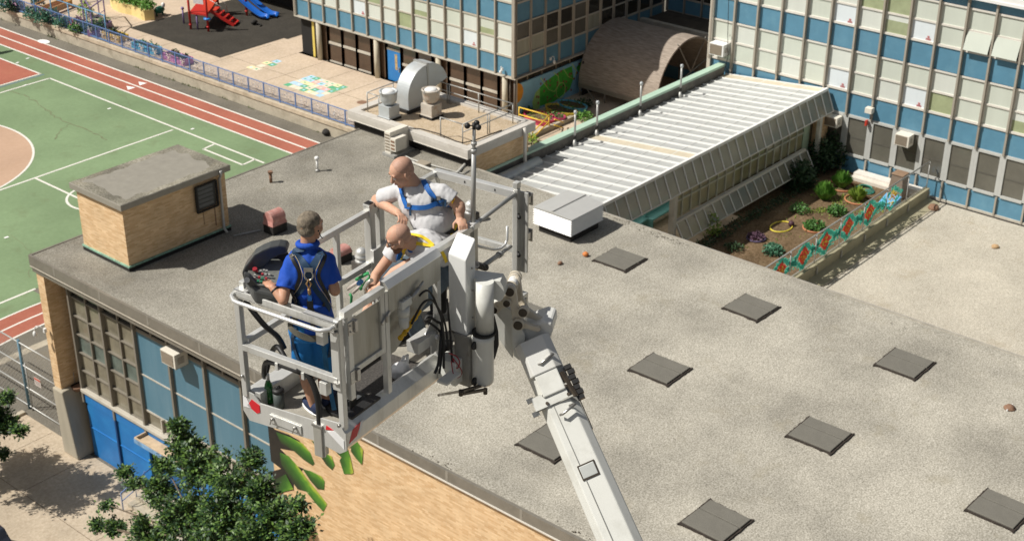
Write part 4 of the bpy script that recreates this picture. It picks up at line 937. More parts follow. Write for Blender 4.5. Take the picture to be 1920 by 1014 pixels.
# teal benches in the open bay
sheet('link_floor', PAVE2, 45.7, 58.5, 34.3, 41.2, -4.93)
for (c, L_, lab, a) in (((55.5, 37.15, -4.93), 2.3, 'teal bench beside the cream post, under the glazed link', .03), ((53.75, 37.35, -4.93), 1.5, 'shorter teal bench nearer the gym roof edge, under the glazed link', .1)):
    t = T('bench', lab, 'bench', c, group='teal benches under the glazed link', rz=a); TE = M('bench_teal', (.22, .56, .57), .55, var=.1)
    Mx = WM[t.name]; 
    def bx(x0, x1, y0, y1, z0, z1): 
        q = MB(); q.box(x0, x1, y0, y1, z0, z1); q.v = [Mx @ p for p in q.v]; return q
    bx(-L_ / 2, L_ / 2, -.25, .25, .42, .5).build('seat', TE, t); bx(-L_ / 2 + .03, -L_ / 2 + .12, -.22, .22, 0, .42).build('leg', TE, t); bx(L_ / 2 - .12, L_ / 2 - .03, -.22, .22, 0, .42).build('leg', TE, t)
    bx(-L_ / 2, L_ / 2, .25, .31, .5, .95).build('backrest', TE, t)

# ---- annex roof and garden court
an = T('annex_building', 'lower pale roofed annex on the right behind the gym roof edge', 'building', (56, 10, GZ))
b = MB(); b.box(45.75, 67.6, -30, 27.5, GZ, -5.2); b.build('wall', CONC, an)
b = MB(); b.box(45.7, 67.5, -30, 27.55, -5.2, -5.16); b.build('roof', ROOF2, an)
b = MB(); b.add([(45.75, 27.45, -5.15), (67.3, 27.45, -5.15), (67.3, 28.15, -5.0), (45.75, 28.15, -5.0)], [(0, 1, 2, 3)]); b.build('ledge', M('ledge_olive', (.36, .33, .22), .8, var=.12, scale=1, dirt=(.26, .24, .15, .6)), an)
b = MB(); b.box(45.75, 67.3, 28.15, 28.45, -5.6, -4.46); b.build('curb_wall', MATS['ledge_olive'], an)
b = MB(); b.box(45.75, 67.3, 27.38, 27.46, -5.158, -5.13); b.build('ledge_strip', CONC, an)
sheet('garden_soil', SOIL, 45.75, 67.55, 28.45, 34.9, -4.95)
sheet('garden_soil_deep', SOIL, 53.0, 67.55, 34.9, 41.2, -4.952)
gr = T('garden_railing', 'galvanised mesh railing hung with woven flower diamonds beside the garden court', 'railing', (56.5, 28.3, -4.46))
RT = -2.98; RB = -4.40
b = MB(); b.cyl((45.8, 28.35, RT), (67.3, 28.35, RT), .035, n=8); b.build('top_rail', GALV, gr)
b = MB(); b.cyl((45.8, 28.35, RB), (67.3, 28.35, RB), .025, n=8); b.build('bottom_rail', GALV, gr)
k = 0; x = 67.2
while x > 46: b = MB(); b.cyl((x, 28.3, -4.9), (x, 28.3, RT), .03, n=8); b.box(x - .05, x + .05, 28.08, 28.16, -4.95, -4.6); b.build('post', GALV, gr); x -= 2.35
b = MB(); x = 45.9
while x < 67.2: b.box(x - .0015, x + .0015, 28.358, 28.360, RB, RT); x += .14
z = RB
while z < RT: b.box(45.8, 67.3, 28.358, 28.360, z - .0015, z + .0015); z += .14
b.build('mesh_wires', GALV, gr, kind='stuff')
TEAL = M('woven_teal', (.05, .56, .42), .7, var=.35, scale=18); REDW = M('woven_red', (.80, .06, .02), .7, var=.35, scale=16); ORW = M('woven_orange', (.80, .35, .04), .7, var=.35, scale=16); YEW = M('woven_yellow', (.80, .62, .06), .7, var=.3)
def weave(b, fn, x0, x1, z0, z1, s=.075):
    x = x0
    while x < x1:
        z = z0
        while z < z1:
            if fn(x, z): b.box(x, x + s * .9, 28.325, 28.345, z, z + s * .9)
            z += s
        x += s
rr = random.Random(31)
cs = [52.3, 54.35, 56.4, 58.6, 60.75, 63.2]
for i, cx in enumerate(cs):
    cz = -3.7; 
    def dd(x, z): return abs(x - cx) / 1.0 + abs(z - cz) / .66
    y = i == 5
    b = MB(); weave(b, lambda x, z: .70 < dd(x, z) + rr.uniform(-.09, .09) < (1.14) and rr.random() < (.6 if y else .97), cx - 1.15, cx + 1.15, cz - .68, cz + .68); b.build('diamond_border', TEAL, gr)
    b = MB(); weave(b, lambda x, z: abs(x - cx) / .50 + abs(z - cz) / .56 + rr.uniform(-.12, .12) < 1.0 and rr.random() < (.4 if y else 1.0), cx - .8, cx + .8, cz - .5, cz + .5); b.build('flower', YEW if y else REDW, gr)
    b = MB(); weave(b, lambda x, z: (dd(x, z) < .17 or .30 < dd(x, z) < .40) and rr.random() < .6, cx - .6, cx + .6, cz - .4, cz + .4)
    b.v = [p - V((0, .024, 0)) for p in b.v]; b.build('flower_center', ORW if i % 2 else YEW, gr)
b = MB()
for i in range(5):
    m = (cs[i] + cs[i + 1]) / 2; weave(b, lambda x, z: abs(z + 3.7 + rr.uniform(-.15, .15)) < .2 + .4 * abs(x - m) and abs(x - m) < .34 and rr.random() < .7, m - .35, m + .35, -4.2, -3.2)
b.build('woven_links', TEAL, gr)
# white sill bench / pipes at the facade foot in the garden
t = T('sill_ledge', 'white double ledge along the blue facade foot inside the garden court', 'ledge', (67.2, 31, -4.95))
b = MB(); b.box(66.9, 67.5, 28.6, 32.4, -4.95, -4.62); b.build('upper_step', M('ledge_white', (.70, .66, .60), .6), t)
b = MB(); b.box(66.6, 66.9, 28.8, 32.5, -4.95, -4.78); b.build('lower_step', M('ledge_white2', (.62, .57, .50), .7), t)
t = T('compost_bin', 'brown upright compost bin by the far end of the flower railing', 'bin', (66.2, 29.4, -4.95))
b = MB(); b.add([(65.85, 29.0, -4.95), (66.75, 29.0, -4.95), (66.75, 29.9, -4.95), (65.85, 29.9, -4.95), (65.98, 29.13, -3.7), (66.62, 29.13, -3.7), (66.62, 29.77, -3.7), (65.98, 29.77, -3.7)], [(0, 3, 2, 1), (4, 5, 6, 7), (0, 1, 5, 4), (1, 2, 6, 5), (2, 3, 7, 6), (3, 0, 4, 7)]); b.build('body', M('bin_brown', (.20, .15, .11), .7), t, bevel=.03)
b = MB(); b.box(65.95, 66.65, 29.1, 29.8, -3.7, -3.62); b.build('lid', M('bin_lid', (.26, .17, .11), .6), t, bevel=.02)
t = T('garden_tarp', 'small bright blue tarp on the soil behind the last flower diamond', 'tarp', (65, 29.3, -4.9)); b = MB(); b.add([(64.3, 28.8, -4.7), (65.6, 28.9, -4.6), (65.5, 29.7, -4.55), (64.2, 29.6, -4.8)], [(0, 1, 2, 3)]); b.add([(64.3, 28.8, -4.95), (65.6, 28.9, -4.95), (65.6, 28.9, -4.6), (64.3, 28.8, -4.7)], [(0, 1, 2, 3)]); b.build('sheet', M('tarp_blue', (.12, .38, .68), .5), t)
t = T('garden_hose', 'coiled green garden hose lying on the soil', 'hose', (66.0, 31.3, -4.9))
b = MB()
for k in range(5): b.tube([(65.7 + (.5 - .05 * k) * math.cos(a) + .03 * k, 31.1 + (.55 - .05 * k) * math.sin(a), -4.9 + .035 * k) for a in [2 * PI * i / 22 for i in range(22)]], .028, 6, closed=True)
b.build('coil', M('hose_green', (.05, .30, .24), .5, var=.3), t)
p = onz(1465, 425, -4.92); t = T('yellow_hoop', 'yellow hoop lying on the soil with a dark ball inside its rim', 'hoop', tuple(p)); b = MB(); b.tube([(p.x + .7 * math.cos(a), p.y + .5 * math.sin(a), p.z) for a in [2 * PI * i / 30 for i in range(30)]], .035, 6, closed=True); b.build('ring', M('hoop_yellow', (.72, .60, .06), .5), t)
b = MB(); b.sphere(p + V((.45, -.3, .1)), .16, 12, 8); tag(b.build('ball', M('ball_dark', (.06, .02, .03), .6), None), 'dark maroon ball beside the yellow hoop in the garden', 'ball')
t = T('soaker_hose', 'thin pale hose running across the shaded soil beside the glass skirt', 'hose', (60, 33.2, -4.93))
b = MB(); b.tube([onz(x, y, -4.92) for x, y in ((1326, 455), (1350, 440), (1380, 420), (1400, 408), (1425, 393), (1445, 384), (1470, 372))], .02, 5); b.build('hose', M('hose_pale', (.45, .38, .28), .7), t)

# plants ---------------------------------------------------------------
LG = [M('leaf_fresh', (.10, .24, .03), .6, var=.45, scale=6), M('leaf_mid', (.055, .15, .025), .6, var=.45, scale=6), M('leaf_lime', (.20, .30, .04), .6, var=.35, scale=6), M('leaf_dark', (.02, .055, .016), .65, var=.5, scale=6), M('leaf_purple', (.10, .05, .08), .6, var=.4, scale=6), M('leaf_blue_green', (.05, .16, .09), .6, var=.4, scale=6)]
def leafy(b, c, rx, h, n, ls, seed, spiky=False):
    rr = random.Random(seed); c = V(c)
    for i in range(n):
        a = rr.uniform(0, 2 * PI); q = rr.random() ** .5
        if spiky:
            base = c + V((rx * .35 * q * math.cos(a), rx * .35 * q * math.sin(a), 0)); tip = c + V((rx * q * math.cos(a + .2), rx * q * math.sin(a + .2), h * (1.05 - .55 * q * q) * rr.uniform(.8, 1.1))); w = ls * .25
            s = V((-math.sin(a), math.cos(a), 0)) * w; mid = (base + tip) / 2 + V((0, 0, h * .15))
            b.add([base - s * .6, base + s * .6, mid + s, tip, mid - s], [(0, 1, 2, 3, 4)])
        else:
            p = c + V((rx * q * math.cos(a), rx * q * math.sin(a), h * rr.uniform(.15, 1) * (1 - .5 * q * q)))
            d = V((rr.uniform(-1, 1), rr.uniform(-1, 1), rr.uniform(-.3, .9))).normalized(); s = d.cross(V((rr.uniform(-1, 1), rr.uniform(-1, 1), 1))).normalized()
            L_ = ls * rr.uniform(.7, 1.3); b.add([p, p + d * L_ * .5 + s * L_ * .3, p + d * L_, p + d * L_ * .5 - s * L_ * .3], [(0, 1, 2, 3)])
def plant(name, lab, c, rx, h, n, ls, mat, seed, spiky=False, group=None, flower=None, cat='plant', bed=None):
    t = T(name, lab, cat, tuple(c), group=group); b = MB(); leafy(b, c, rx, h, n, ls, seed, spiky); b.build('foliage', mat, t, fix=False)
    if flower: b = MB(); leafy(b, V(c) + V((0, 0, h * .5)), rx * .8, h * .6, n // 8, ls * .7, seed + 1); b.build('flowers', flower, t, fix=False)
    if bed: b = MB(); b.tube([V(c) + V((rx * 1.1 * math.cos(a), rx * 1.1 * math.sin(a), .03)) for a in [2 * PI * i / 24 for i in range(24)]], .05, 6, closed=True); b.build('edging_ring', bed, t)
    return t
TERR = M('terracotta_ring', (.42, .17, .08), .7)
FLR = M('flower_red', (.6, .08, .10), .6, var=.4); FLP = M('flower_pink', (.45, .20, .40), .6, var=.4); FLY = M('flower_yellow', (.7, .55, .08), .6, var=.3)
gp = [('grass like clump of lilies in the sun, near the middle of the garden', (1545, 372), .7, .95, 170, .34, 0, True, None),
      ('tall green lily clump behind the others, left of the hose', (1578, 350), .65, .95, 150, .34, 0, True, TERR),
      ('loose green clump with a terracotta edging beside the railing', (1608, 375), .6, .8, 110, .3, 2, True, TERR),
      ('low dark green plant with purple shade between two lily clumps', (1500, 396), .55, .4, 320, .13, 1, False, None),
      ('low bright hosta mound touching the railing', (1570, 400), .5, .42, 420, .16, 1, False, None),
      ('round hosta mound inside a terracotta edging', (1527, 428), .52, .4, 420, .16, 1, False, TERR),
      ('purple leaved lettuce like rosette in a dark edging ring', (1418, 447), .42, .32, 300, .14, 4, False, M('edging_purple', (.08, .06, .12), .7)),
      ('blue green mound at the near end of the flower railing', (1449, 474), .5, .45, 420, .15, 5, False, None),
      ('small scraggly plant in the shadow edge near the gym roof', (1375, 468), .45, .35, 160, .13, 3, False, None)]
for i, (lab, (px, py), rx, h, n, ls, mi, sp, bed) in enumerate(gp):
    p = onz(px, py, -4.93); plant('garden_plant', lab, p, rx, h, n, ls, LG[mi], 40 + i, sp, group='plants growing in the garden court', bed=bed)
b = MB(); rr = random.Random(77)
for k in range(2600):
    if k < 1500: c = onz(rr.uniform(1520, 1660), rr.uniform(365, 400), -4.95); 
    else: c = onz(rr.uniform(1290, 1560), rr.uniform(360, 470), -4.95)
    if noise.noise(V((c.x * .9, c.y * 1.1, 2))) < (.0 if k < 1500 else .22) or not (45.9 < c.x < 66.5 and 28.6 < c.y < 34): continue
    a = rr.uniform(0, PI); w = .03; h = rr.uniform(.04, .13); b.add([c - V((w * math.cos(a), w * math.sin(a), 0)), c + V((w * math.cos(a), w * math.sin(a), 0)), c + V((rr.uniform(-.05, .05), rr.uniform(-.05, .05), h))], [(0, 1, 2)])
b.build('garden_grass', LG[2], kind='stuff', fix=False, label='thin grass and weeds on the garden soil')
plant('shrub', 'lime green young shrub against the lower glass skirt', onz(1330, 440, -4.93), .55, 1.25, 420, .15, LG[2], 61, cat='shrub')
for (px, py, r_, h, lab, sd) in ((1497, 350, .9, 1.5, 'dark shaded bush left of the two conifers by the glass link', 62), (1557, 312, .95, 2.1, 'taller dark conifer like bush in the shaded facade corner', 63), (1531, 322, .8, 1.9, 'dark bush in front of the cream post at the garden corner', 64)):
    p = onz(px, py, -4.93); plant('evergreen_bush', lab, p, r_, h, 1100, .22, LG[3], sd, cat='shrub', group='dark evergreen bushes in the garden corner')
b = MB(); rr = random.Random(9)
for k in range(700):
    t_ = rr.random(); c = V((54 + 10.5 * t_, 33.7 + rr.uniform(-.25, .4), -4.95)); leafy(b, c, .15, .35, 2, .12, k)
b.build('ground_cover', LG[3], kind='stuff', fix=False, label='dark ground cover under the glass skirt')

# ---- rooftop plant block (turret) with fans
tb = T('rooftop_plant_block', 'raised gravel topped plant block with white coping at the far corner of the gym roof', 'building', (47.4, 45, -1))
b = MB(); b.box(45.7, 49.9, 41.35, 48.9, -3.2, .5); b.build('brick_wall', BRICK, tb)
b = MB(); b.box(45.56, 45.70, 41.3, 48.95, -.05, .5); b.build('dark_base', BLACK, tb)
b = MB(); b.box(45.3, 50.2, 41.15, 49.1, .5, .78); b.build('deck', M('deck_grey', (.50, .47, .42), .6, var=.08), tb)
b = MB(); b.box(45.3, 45.75, 41.15, 49.1, .78, .95); b.box(49.7, 50.2, 41.15, 49.1, .78, .95); b.box(45.75, 49.7, 41.15, 41.6, .78, .95); b.box(45.75, 49.7, 48.65, 49.1, .78, .95); b.build('coping', M('coping_white', (.56, .53, .48), .6, var=.08, dirt=(.35, .3, .24, .5)), tb)
b = MB(); b.box(45.28, 45.30, 41.15, 49.1, .5, .53); b.build('drip_edge', RAIL, tb)
b = MB(); b.box(45.76, 49.69, 41.61, 48.64, .78, .84); b.build('gravel', PEA, tb)
b = MB(); b.tube([(49.3, 41.12, .9), (49.3, 41.05, .6), (49.3, 41.05, -1.3)], .09, 8); b.build('downpipe', RAIL, tb)
b = MB(); b.tube([(46.2, 40.95, -1.15), (50.2, 40.95, -1.15)], .33, 12); b.build('gutter_pipe', LGREY, tb)
def fan(c, lab, mat, s=1.0):
    c = V(c); t = T('exhaust_fan', lab, 'exhaust fan', tuple(c), group='drum shaped exhaust fans on the plant block')
    b = MB(); b.box(c.x - .42 * s, c.x + .42 * s, c.y - .42 * s, c.y + .42 * s, c.z, c.z + .12); b.build('base', BLACK, t)
    b = MB(); b.box(c.x - .36 * s, c.x + .36 * s, c.y - .36 * s, c.y + .36 * s, c.z + .12, c.z + .72); b.box(c.x - .4, c.x + .4, c.y - .4, c.y + .4, c.z + .1, c.z + .16); b.build('curb', mat, t, bevel=.01)
    b = MB(); b.lathe(c + V((0, 0, .72)), [(.2, 0), (.3, .08), (.40, .22), (.42, .4), (.44, .62), (.46, .64), (.46, .7), (.38, .7), (.38, .6)], 24); b.build('drum', mat, t)
    b = MB(); b.lathe(c + V((0, 0, 1.3)), [(.3, 0), (.32, .04), (.31, .12), (.24, .17), (.1, .19)], 22); b.build('cap', WHITEP, t)
    b = MB()
    for a in (0, PI / 2, PI, 3 * PI / 2): q = c + V((.45 * math.cos(a), .45 * math.sin(a), 1.3)); b.box(q.x - .03, q.x + .03, q.y - .03, q.y + .03, q.z, q.z + .12)
    b.build('latches', GALV, t)
pf1 = onz(730, 222, .84); pf2 = onz(809, 219, .84)
fan(pf1, 'grey white drum exhaust fan left of the curved duct', LGREY); fan(pf2, 'rust streaked drum exhaust fan right of the curved duct', RUSTW)
# gooseneck duct
pd = onz(768, 211, .84); t = T('gooseneck_duct', 'big grey gooseneck duct curving over behind the two drum fans', 'duct', tuple(pd))
cx0 = pd.x - .1; yw = .85; ya = pd.y - .1
def arc(r, a0, a1, n=16): return [(cx0 + 1.35 - r * math.cos(rad(a0 + (a1 - a0) * i / n)), .84 + .75 + r * math.sin(rad(a0 + (a1 - a0) * i / n))) for i in range(n + 1)]
def duct(poly, name, mat=LGREY):
    b = MB(); b.prism([(x, ya, z) for x, z in poly], (0, yw, 0)); return b.build(name, mat, t, bevel=.012)
duct([(cx0 - .05, .95)] + arc(1.42, 0, 88) + arc(.35, 88, 0) + [(cx0 + 1.0 - .05, .95)][:1], 'elbow')
duct(arc(1.46, 90, 165) + arc(.3, 165, 90), 'outlet_elbow')
b = MB(); b.prism([(x, ya - .03, z) for x, z in arc(1.5, 86, 92, 3) + arc(.28, 92, 86, 3)], (0, yw + .06, 0)); b.build('flange', GALV, t)
b = MB(); b.box(cx0 - .15, cx0 + 1.15, ya - .1, ya + yw + .1, .84, 1.0); b.build('curb', BLACK, t)
# guard rails
gr2 = T('guard_rail', 'galvanised double guard rail around the gravel topped plant block', 'railing', (48, 45, .84))
b = MB(); P = [(46.0, 48.4), (49.5, 48.4), (49.5, 42.0), (45.9, 42.0)]
for z in (1.85, 1.45):
    for a, c in zip(P[:-1], P[1:]): b.cyl((*a, z), (*c, z), .028, n=8)
b.cyl((46.0, 48.4, 1.85), (46.0, 47.6, 1.85), .028); b.cyl((45.9, 42.0, 1.85), (45.9, 43.4, 1.85), .028); b.cyl((45.9, 43.4, 1.85), (45.9, 43.4, .84), .028); b.build('rails', GALV, gr2)
for x, y in ((46, 48.4), (46, 47.6), (47.8, 48.4), (49.5, 48.4), (49.5, 46.3), (49.5, 46.15), (49.5, 44.2), (49.5, 42), (47.8, 42), (47.65, 42), (45.9, 42)):
    b = MB(); b.cyl((x, y, .84), (x, y, 1.86), .028); b.build('post', GALV, gr2)
t = T('roof_cable', 'black cable lying along the near coping of the plant block', 'cable', (45.8, 44, .96))
b = MB(); b.tube([(45.2, 45.6, .4), (45.4, 45.3, .98), (45.8, 44.6, .98), (45.9, 43.5, .98), (45.75, 42.3, .98), (45.8, 41.9, .98), (46.4, 41.7, .98), (48.2, 41.6, .98)], .03, 6); b.build('cable', BLACK, t)
# outdoor heat pump
pa = onz(722, 290, 0); t = T('heat_pump', 'beige outdoor heat pump unit standing by the plant block', 'air conditioner', tuple(pa))
x, y = pa.x, pa.y
b = MB(); b.box(x, x + 1.25, y - .38, y, .12, 1.2); b.build('case', BEIGE, t, bevel=.02)
b = MB()
for k in range(6): b.box(x - .012, x - .002, y - .34, y - .04, .25 + k * .15, .25 + k * .15 + .08)
b.build('grille', ACGR, t)
b = MB(); b.box(x + .0, x + .75, y - .72, y - .385, .3, .95); b.build('side_box', BEIGE, t, bevel=.015)
b = MB()
for k in range(3): b.box(x - .015, x - .003, y - .66, y - .42, .38 + k * .18, .38 + k * .18 + .1)
b.build('side_grille', M('grille_brown', (.22, .13, .08), .6), t)
b = MB(); b.box(x - .1, x + 1.3, y - .7, y + .1, .0, .12); b.build('skid', GALV, t)
t = T('refrigerant_pipe', 'insulated pale pipe running along the roof below the plant block', 'pipe', (45, 43, .1))
b = MB(); b.tube([onz(x, y, .08) for x, y in ((762, 300), (800, 315), (830, 325), (856, 325), (872, 308), (882, 303))], .07, 8); b.tube([onz(x, y, .06) for x, y in ((758, 292), (775, 300), (868, 326), (880, 320))], .04, 6); b.build('pipe', M('insulation', (.50, .49, .45), .6, metal=.1), t)
t = T('wooden_block', 'wooden sleeper under the roof piping', 'block', (44.9, 44, 0)); b = MB(); p = onz(790, 312, 0); b.box(p.x - .1, p.x + .35, p.y - .3, p.y + .3, 0.0, .16); b.build('block', M('wood_grey', (.30, .26, .20), .9), t)
for (px, py) in ((795, 275), (806, 290)):
    pass
# courtyard planters and yellow rail
def tub(lab, px, py, rx, ry, h, mat, pm, seed, flw=None):
    p = onz(px, py, PZ); t = T('planter_tub', lab, 'planter', tuple(p), group='coloured planter tubs in the courtyard')
    b = MB(); vs = []; n = 22
    for (s, z) in ((.92, 0), (1, h), (.93, h), (.9, h - .12)): vs += [(p.x + rx * s * math.cos(2 * PI * k / n), p.y + ry * s * math.sin(2 * PI * k / n), p.z + z) for k in range(n)]
    fs = [(i * n + k, i * n + (k + 1) % n, (i + 1) * n + (k + 1) % n, (i + 1) * n + k) for i in range(3) for k in range(n)] + [tuple(range(n))[::-1]]
    b.add(vs, fs); b.build('tub', mat, t)
    b = MB(); b.add([(p.x + rx * .9 * math.cos(2 * PI * k / n), p.y + ry * .9 * math.sin(2 * PI * k / n), p.z + h - .1) for k in range(n)], [tuple(range(n))]); b.build('soil', SOIL, t)
    b = MB(); leafy(b, (p.x, p.y, p.z + h - .1), max(rx, ry) * .7, .3, 70, .15, seed); b.build('plants', pm, t, fix=False)
tub('red planter tub behind the yellow handrail', 1012, 228, .75, 1.3, .45, M('tub_red', (.55, .05, .12), .5), LG[2], 1)
tub('dark pink planter tub right of the yellow handrail', 1042, 228, .5, .75, .45, M('tub_pink', (.50, .06, .16), .5), LG[1], 2)
tub('yellow planter tub between the pink and blue tubs', 1052, 215, .7, 1.3, .45, M('tub_yellow', (.65, .48, .06), .5), LG[1], 3)
tub('light blue planter tub farthest right by the vaulted shed', 1073, 208, .65, 1.2, .5, M('tub_blue', (.12, .42, .58), .5), LG[1], 4)
t = T('yellow_handrail', 'yellow tube handrail at the courtyard steps below the mural', 'handrail', tuple(onz(1000, 240, PZ)))
YP = M('rail_yellow', (.75, .50, .05), .5)
A_ = onz(973, 228, PZ); B_ = onz(1029, 244, PZ)
b = MB(); 
for z in (1.0, .5): b.cyl(A_ + V((0, 0, z)), B_ + V((0, 0, z)), .04)
b.cyl(A_, A_ + V((0, 0, 1.02)), .04); b.cyl(B_, B_ + V((0, 0, 1.02)), .04); b.build('rail', YP, t)
b = MB(); C_ = onz(998, 262, PZ); b.cyl(B_ + V((0, 0, 1)), C_ + V((0, 0, .5)), .04); b.cyl(B_ + V((0, 0, .55)), C_ + V((0, 0, .1)), .04); b.build('sloping_rail', YP, t)
A2 = onz(1056, 240, PZ); b = MB(); b.cyl(A2, A2 + V((-1.2, -.2, .6)), .04); b.cyl(A2 + V((0, 0, .4)), A2 + V((-1.2, -.2, 1.0)), .04); b.build('second_rail', YP, t)
for i, (px, py, lab, mt, fl) in enumerate(((992, 268, 'bright yellow green shrub between the plant block and the mint parapet', LG[2], FLY), (985, 215, 'small shrub in the shade under the mural', LG[1], None), (1095, 200, 'dark green weeds at the shed foot', LG[3], None), (1095, 225, 'light green plant close to the mint parapet', LG[0], None), (946, 195, 'pale green shrub growing up by the guard rail corner', LG[0], None))):
    plant('courtyard_plant', lab, onz(px, py, PZ), .55, .6, 220, .18, mt, 80 + i, flower=fl, group='plants growing in the mural courtyard')
b = MB(); p0 = onz(975, 252, PZ); b.box(p0.x - .3, p0.x + 4.5, p0.y - 1.1, p0.y - .8, PZ, PZ + .3); tag(b.build('stone_kerb', CONC, None), 'low stone kerb in front of the red tub in the courtyard', 'kerb')
# ================================================================ PLAYGROUND (upper left)
def planter_box(lab, px, py, mat, L_, W_, leaf, seed, group):
    p = onz(px, py, PZ); t = T('planter_box', lab, 'planter', tuple(p), group=group)
    # long side runs along Y, starting at p and going to +Y
    b = MB(); h = .48
    b.box(p.x, p.x + .06, p.y, p.y + L_, PZ, PZ + h); b.box(p.x + W_ - .06, p.x + W_, p.y, p.y + L_, PZ, PZ + h); b.box(p.x + .06, p.x + W_ - .06, p.y, p.y + .06, PZ, PZ + h); b.box(p.x + .06, p.x + W_ - .06, p.y + L_ - .06, p.y + L_, PZ, PZ + h)
    b.build('box', mat, t)
    b = MB(); k = 0
    while k * .3 < L_: b.box(p.x - .03, p.x, p.y + k * .3, p.y + k * .3 + .08, PZ, PZ + h + .02); k += 1
    b.build('battens', mat, t)
    b = MB(); b.box(p.x + .06, p.x + W_ - .06, p.y + .06, p.y + L_ - .06, PZ, PZ + h - .12); b.build('soil', SOIL, t)
    b = MB(); rr = random.Random(seed)
    for i in range(int(L_ * 5)): leafy(b, (p.x + W_ / 2 + rr.uniform(-.25, .25), p.y + rr.uniform(.2, L_ - .2), PZ + h - .15), .25, rr.uniform(.25, .5), 24, .16, seed * 50 + i)
    b.build('plants', leaf, t, fix=False)
g_ = 'painted wooden planter boxes along the picket fence'
planter_box('bright blue wooden planter box by the picket fence', 290, 104.5, M('planter_blue', (.10, .42, .62), .6, var=.1), 2.7, .75, LG[5], 3, g_)
planter_box('pink wooden planter box by the picket fence, nearest the school', 346, 124.5, M('planter_pink', (.62, .24, .48), .6, var=.1), 2.5, .85, LG[3], 4, g_)
planter_box('yellow wooden planter box by the picket fence, next to the tall fence', 224, 81, M('planter_yellow', (.72, .48, .08), .6, var=.1), 2.2, .9, LG[3], 5, g_)
# curved yellow planter
t = T('curved_planter', 'long pale yellow planter with a wavy front full of green shrubs', 'planter', (66.5, 97, PZ))
front = [onz(x, y, PZ) for x, y in ((207, 9), (211, 17), (222, 23), (236, 27), (247, 29), (257, 33), (266, 38), (272, 39.5))]
fr2 = [V((p.x, p.y, 0)) for p in front]
back = [V((p.x + 1.5, p.y + .8, 0)) for p in fr2]
b = MB(); n = len(fr2)
for i in range(n - 1):
    a, c = fr2[i], fr2[i + 1]; d = (c - a).normalized(); s = V((-d.y, d.x, 0)) * -.0
    b.add([(a.x, a.y, PZ), (c.x, c.y, PZ), (c.x, c.y, PZ + .85), (a.x, a.y, PZ + .85)], [(0, 1, 2, 3)])
e = fr2[-1]; e2 = e + V((.62, -.45, 0))
b.add([(e.x, e.y, PZ), (e2.x, e2.y, PZ), (e2.x, e2.y, PZ + .85), (e.x, e.y, PZ + .85)], [(0, 1, 2, 3)])
tp = [(p.x, p.y, PZ + .8) for p in fr2] + [(e2.x, e2.y, PZ + .8)] + [(p.x, p.y, PZ + .8) for p in back[::-1]]
b.add(tp, [tuple(range(len(tp)))]); b.build('planter_wall', M('pale_yellow', (.76, .60, .26), .7, var=.06), t)
b = MB()
for i in range(60): q = fr2[i % n].lerp(back[i % n], random.Random(i).uniform(.1, .8)); leafy(b, (q.x, q.y, PZ + .75), .5, .6, 30, .22, 900 + i)
b.build('shrubs', LG[0], t, fix=False)
# planted corner behind the tall fence
k = 0; rr = random.Random(17)
specs = [('blue green bush behind the tall fence, leftmost', 12, 22, 5, None), ('dark bush with violet bloom behind the tall fence', 30, 20, 3, FLP), ('blue green bush inside the orange timber frame', 100, 42, 5, None), ('silvery bush by the fence foot below the orange frame', 118, 50, 5, None),
         ('purple flowering bush at the tall fence end', 150, 55, 4, FLP), ('bush with red flowers at the tall fence end', 146, 60, 1, FLR), ('pink flowering bush in front of the violet planter', 168, 62, 1, FLP), ('green bush just behind the last tall post', 182, 64, 1, None), ('light green climbing plant under the violet frame', 162, 32, 2, None), ('dark foliage at the top edge behind the fence', 72, 14, 3, None), ('low bush left of the orange frame', 62, 34, 5, None), ('bush beside the orange frame, behind the fence', 80, 44, 5, None)]
for lab, px, py, mi, fl in specs:
    p = onz(px, py, PZ); plant('fence_bush', lab, p, rr.uniform(.5, .75), rr.uniform(.8, 1.4), 380, .2, LG[mi], 300 + k, flower=fl, cat='shrub', group='bushes planted behind the tall blue fence'); k += 1
t = T('timber_planter', 'orange timber planter frame behind the tall blue fence', 'planter', (61.5, 99, PZ)); OW = M('orange_wood', (.56, .32, .12), .7, var=.15)
q = [onz(x, y, PZ) for x, y in ((67, 31), (80, 36), (135, 14), (118, 10))]
b = MB()
for i in range(4): b.beam(q[i] + V((0, 0, .35)), q[(i + 1) % 4] + V((0, 0, .35)), .08, .5); b.beam(q[i], q[i] + V((0, 0, 1.0)), .12, .12)
b.build('sides', OW, t)
b = MB()
for i in range(4): b.beam(q[i] + V((0, 0, .98)), q[(i + 1) % 4] + V((0, 0, .98)), .08, .08)
b.build('top_frame', OW, t)
t = T('violet_pergola', 'violet metal frame over a violet planter behind the fence', 'pergola', (62, 95.5, PZ)); VM = M('violet_paint', (.20, .14, .30), .5, var=.1)
q = [onz(x, y, PZ) for x, y in ((176, 70), (200, 52), (187, 34), (158, 40))]
b = MB()
for i in range(4): b.beam(q[i] + V((0, 0, 2.3)), q[(i + 1) % 4] + V((0, 0, 2.3)), .07, .07); b.beam(q[i] + V((0, 0, 1.4)), q[(i + 1) % 4] + V((0, 0, 1.4)), .04, .04) if i != 1 else None
b.build('frame', VM, t)
for i in range(4): b = MB(); b.beam(q[i], q[i] + V((0, 0, 2.3)), .07, .07); b.build('post', VM, t)
b = MB(); c = (q[0] + q[1]) / 2; b.beam(q[0] + V((0, 0, .3)), q[1] + V((0, 0, .3)), 1.0, .55); b.build('planter', VM, t)
b = MB(); 
for i in range(8): leafy(b, q[0].lerp(q[1], i / 7) + V((0, 0, .5)), .35, .5, 40, .16, 700 + i)
b.build('plants', LG[1], t, fix=False)
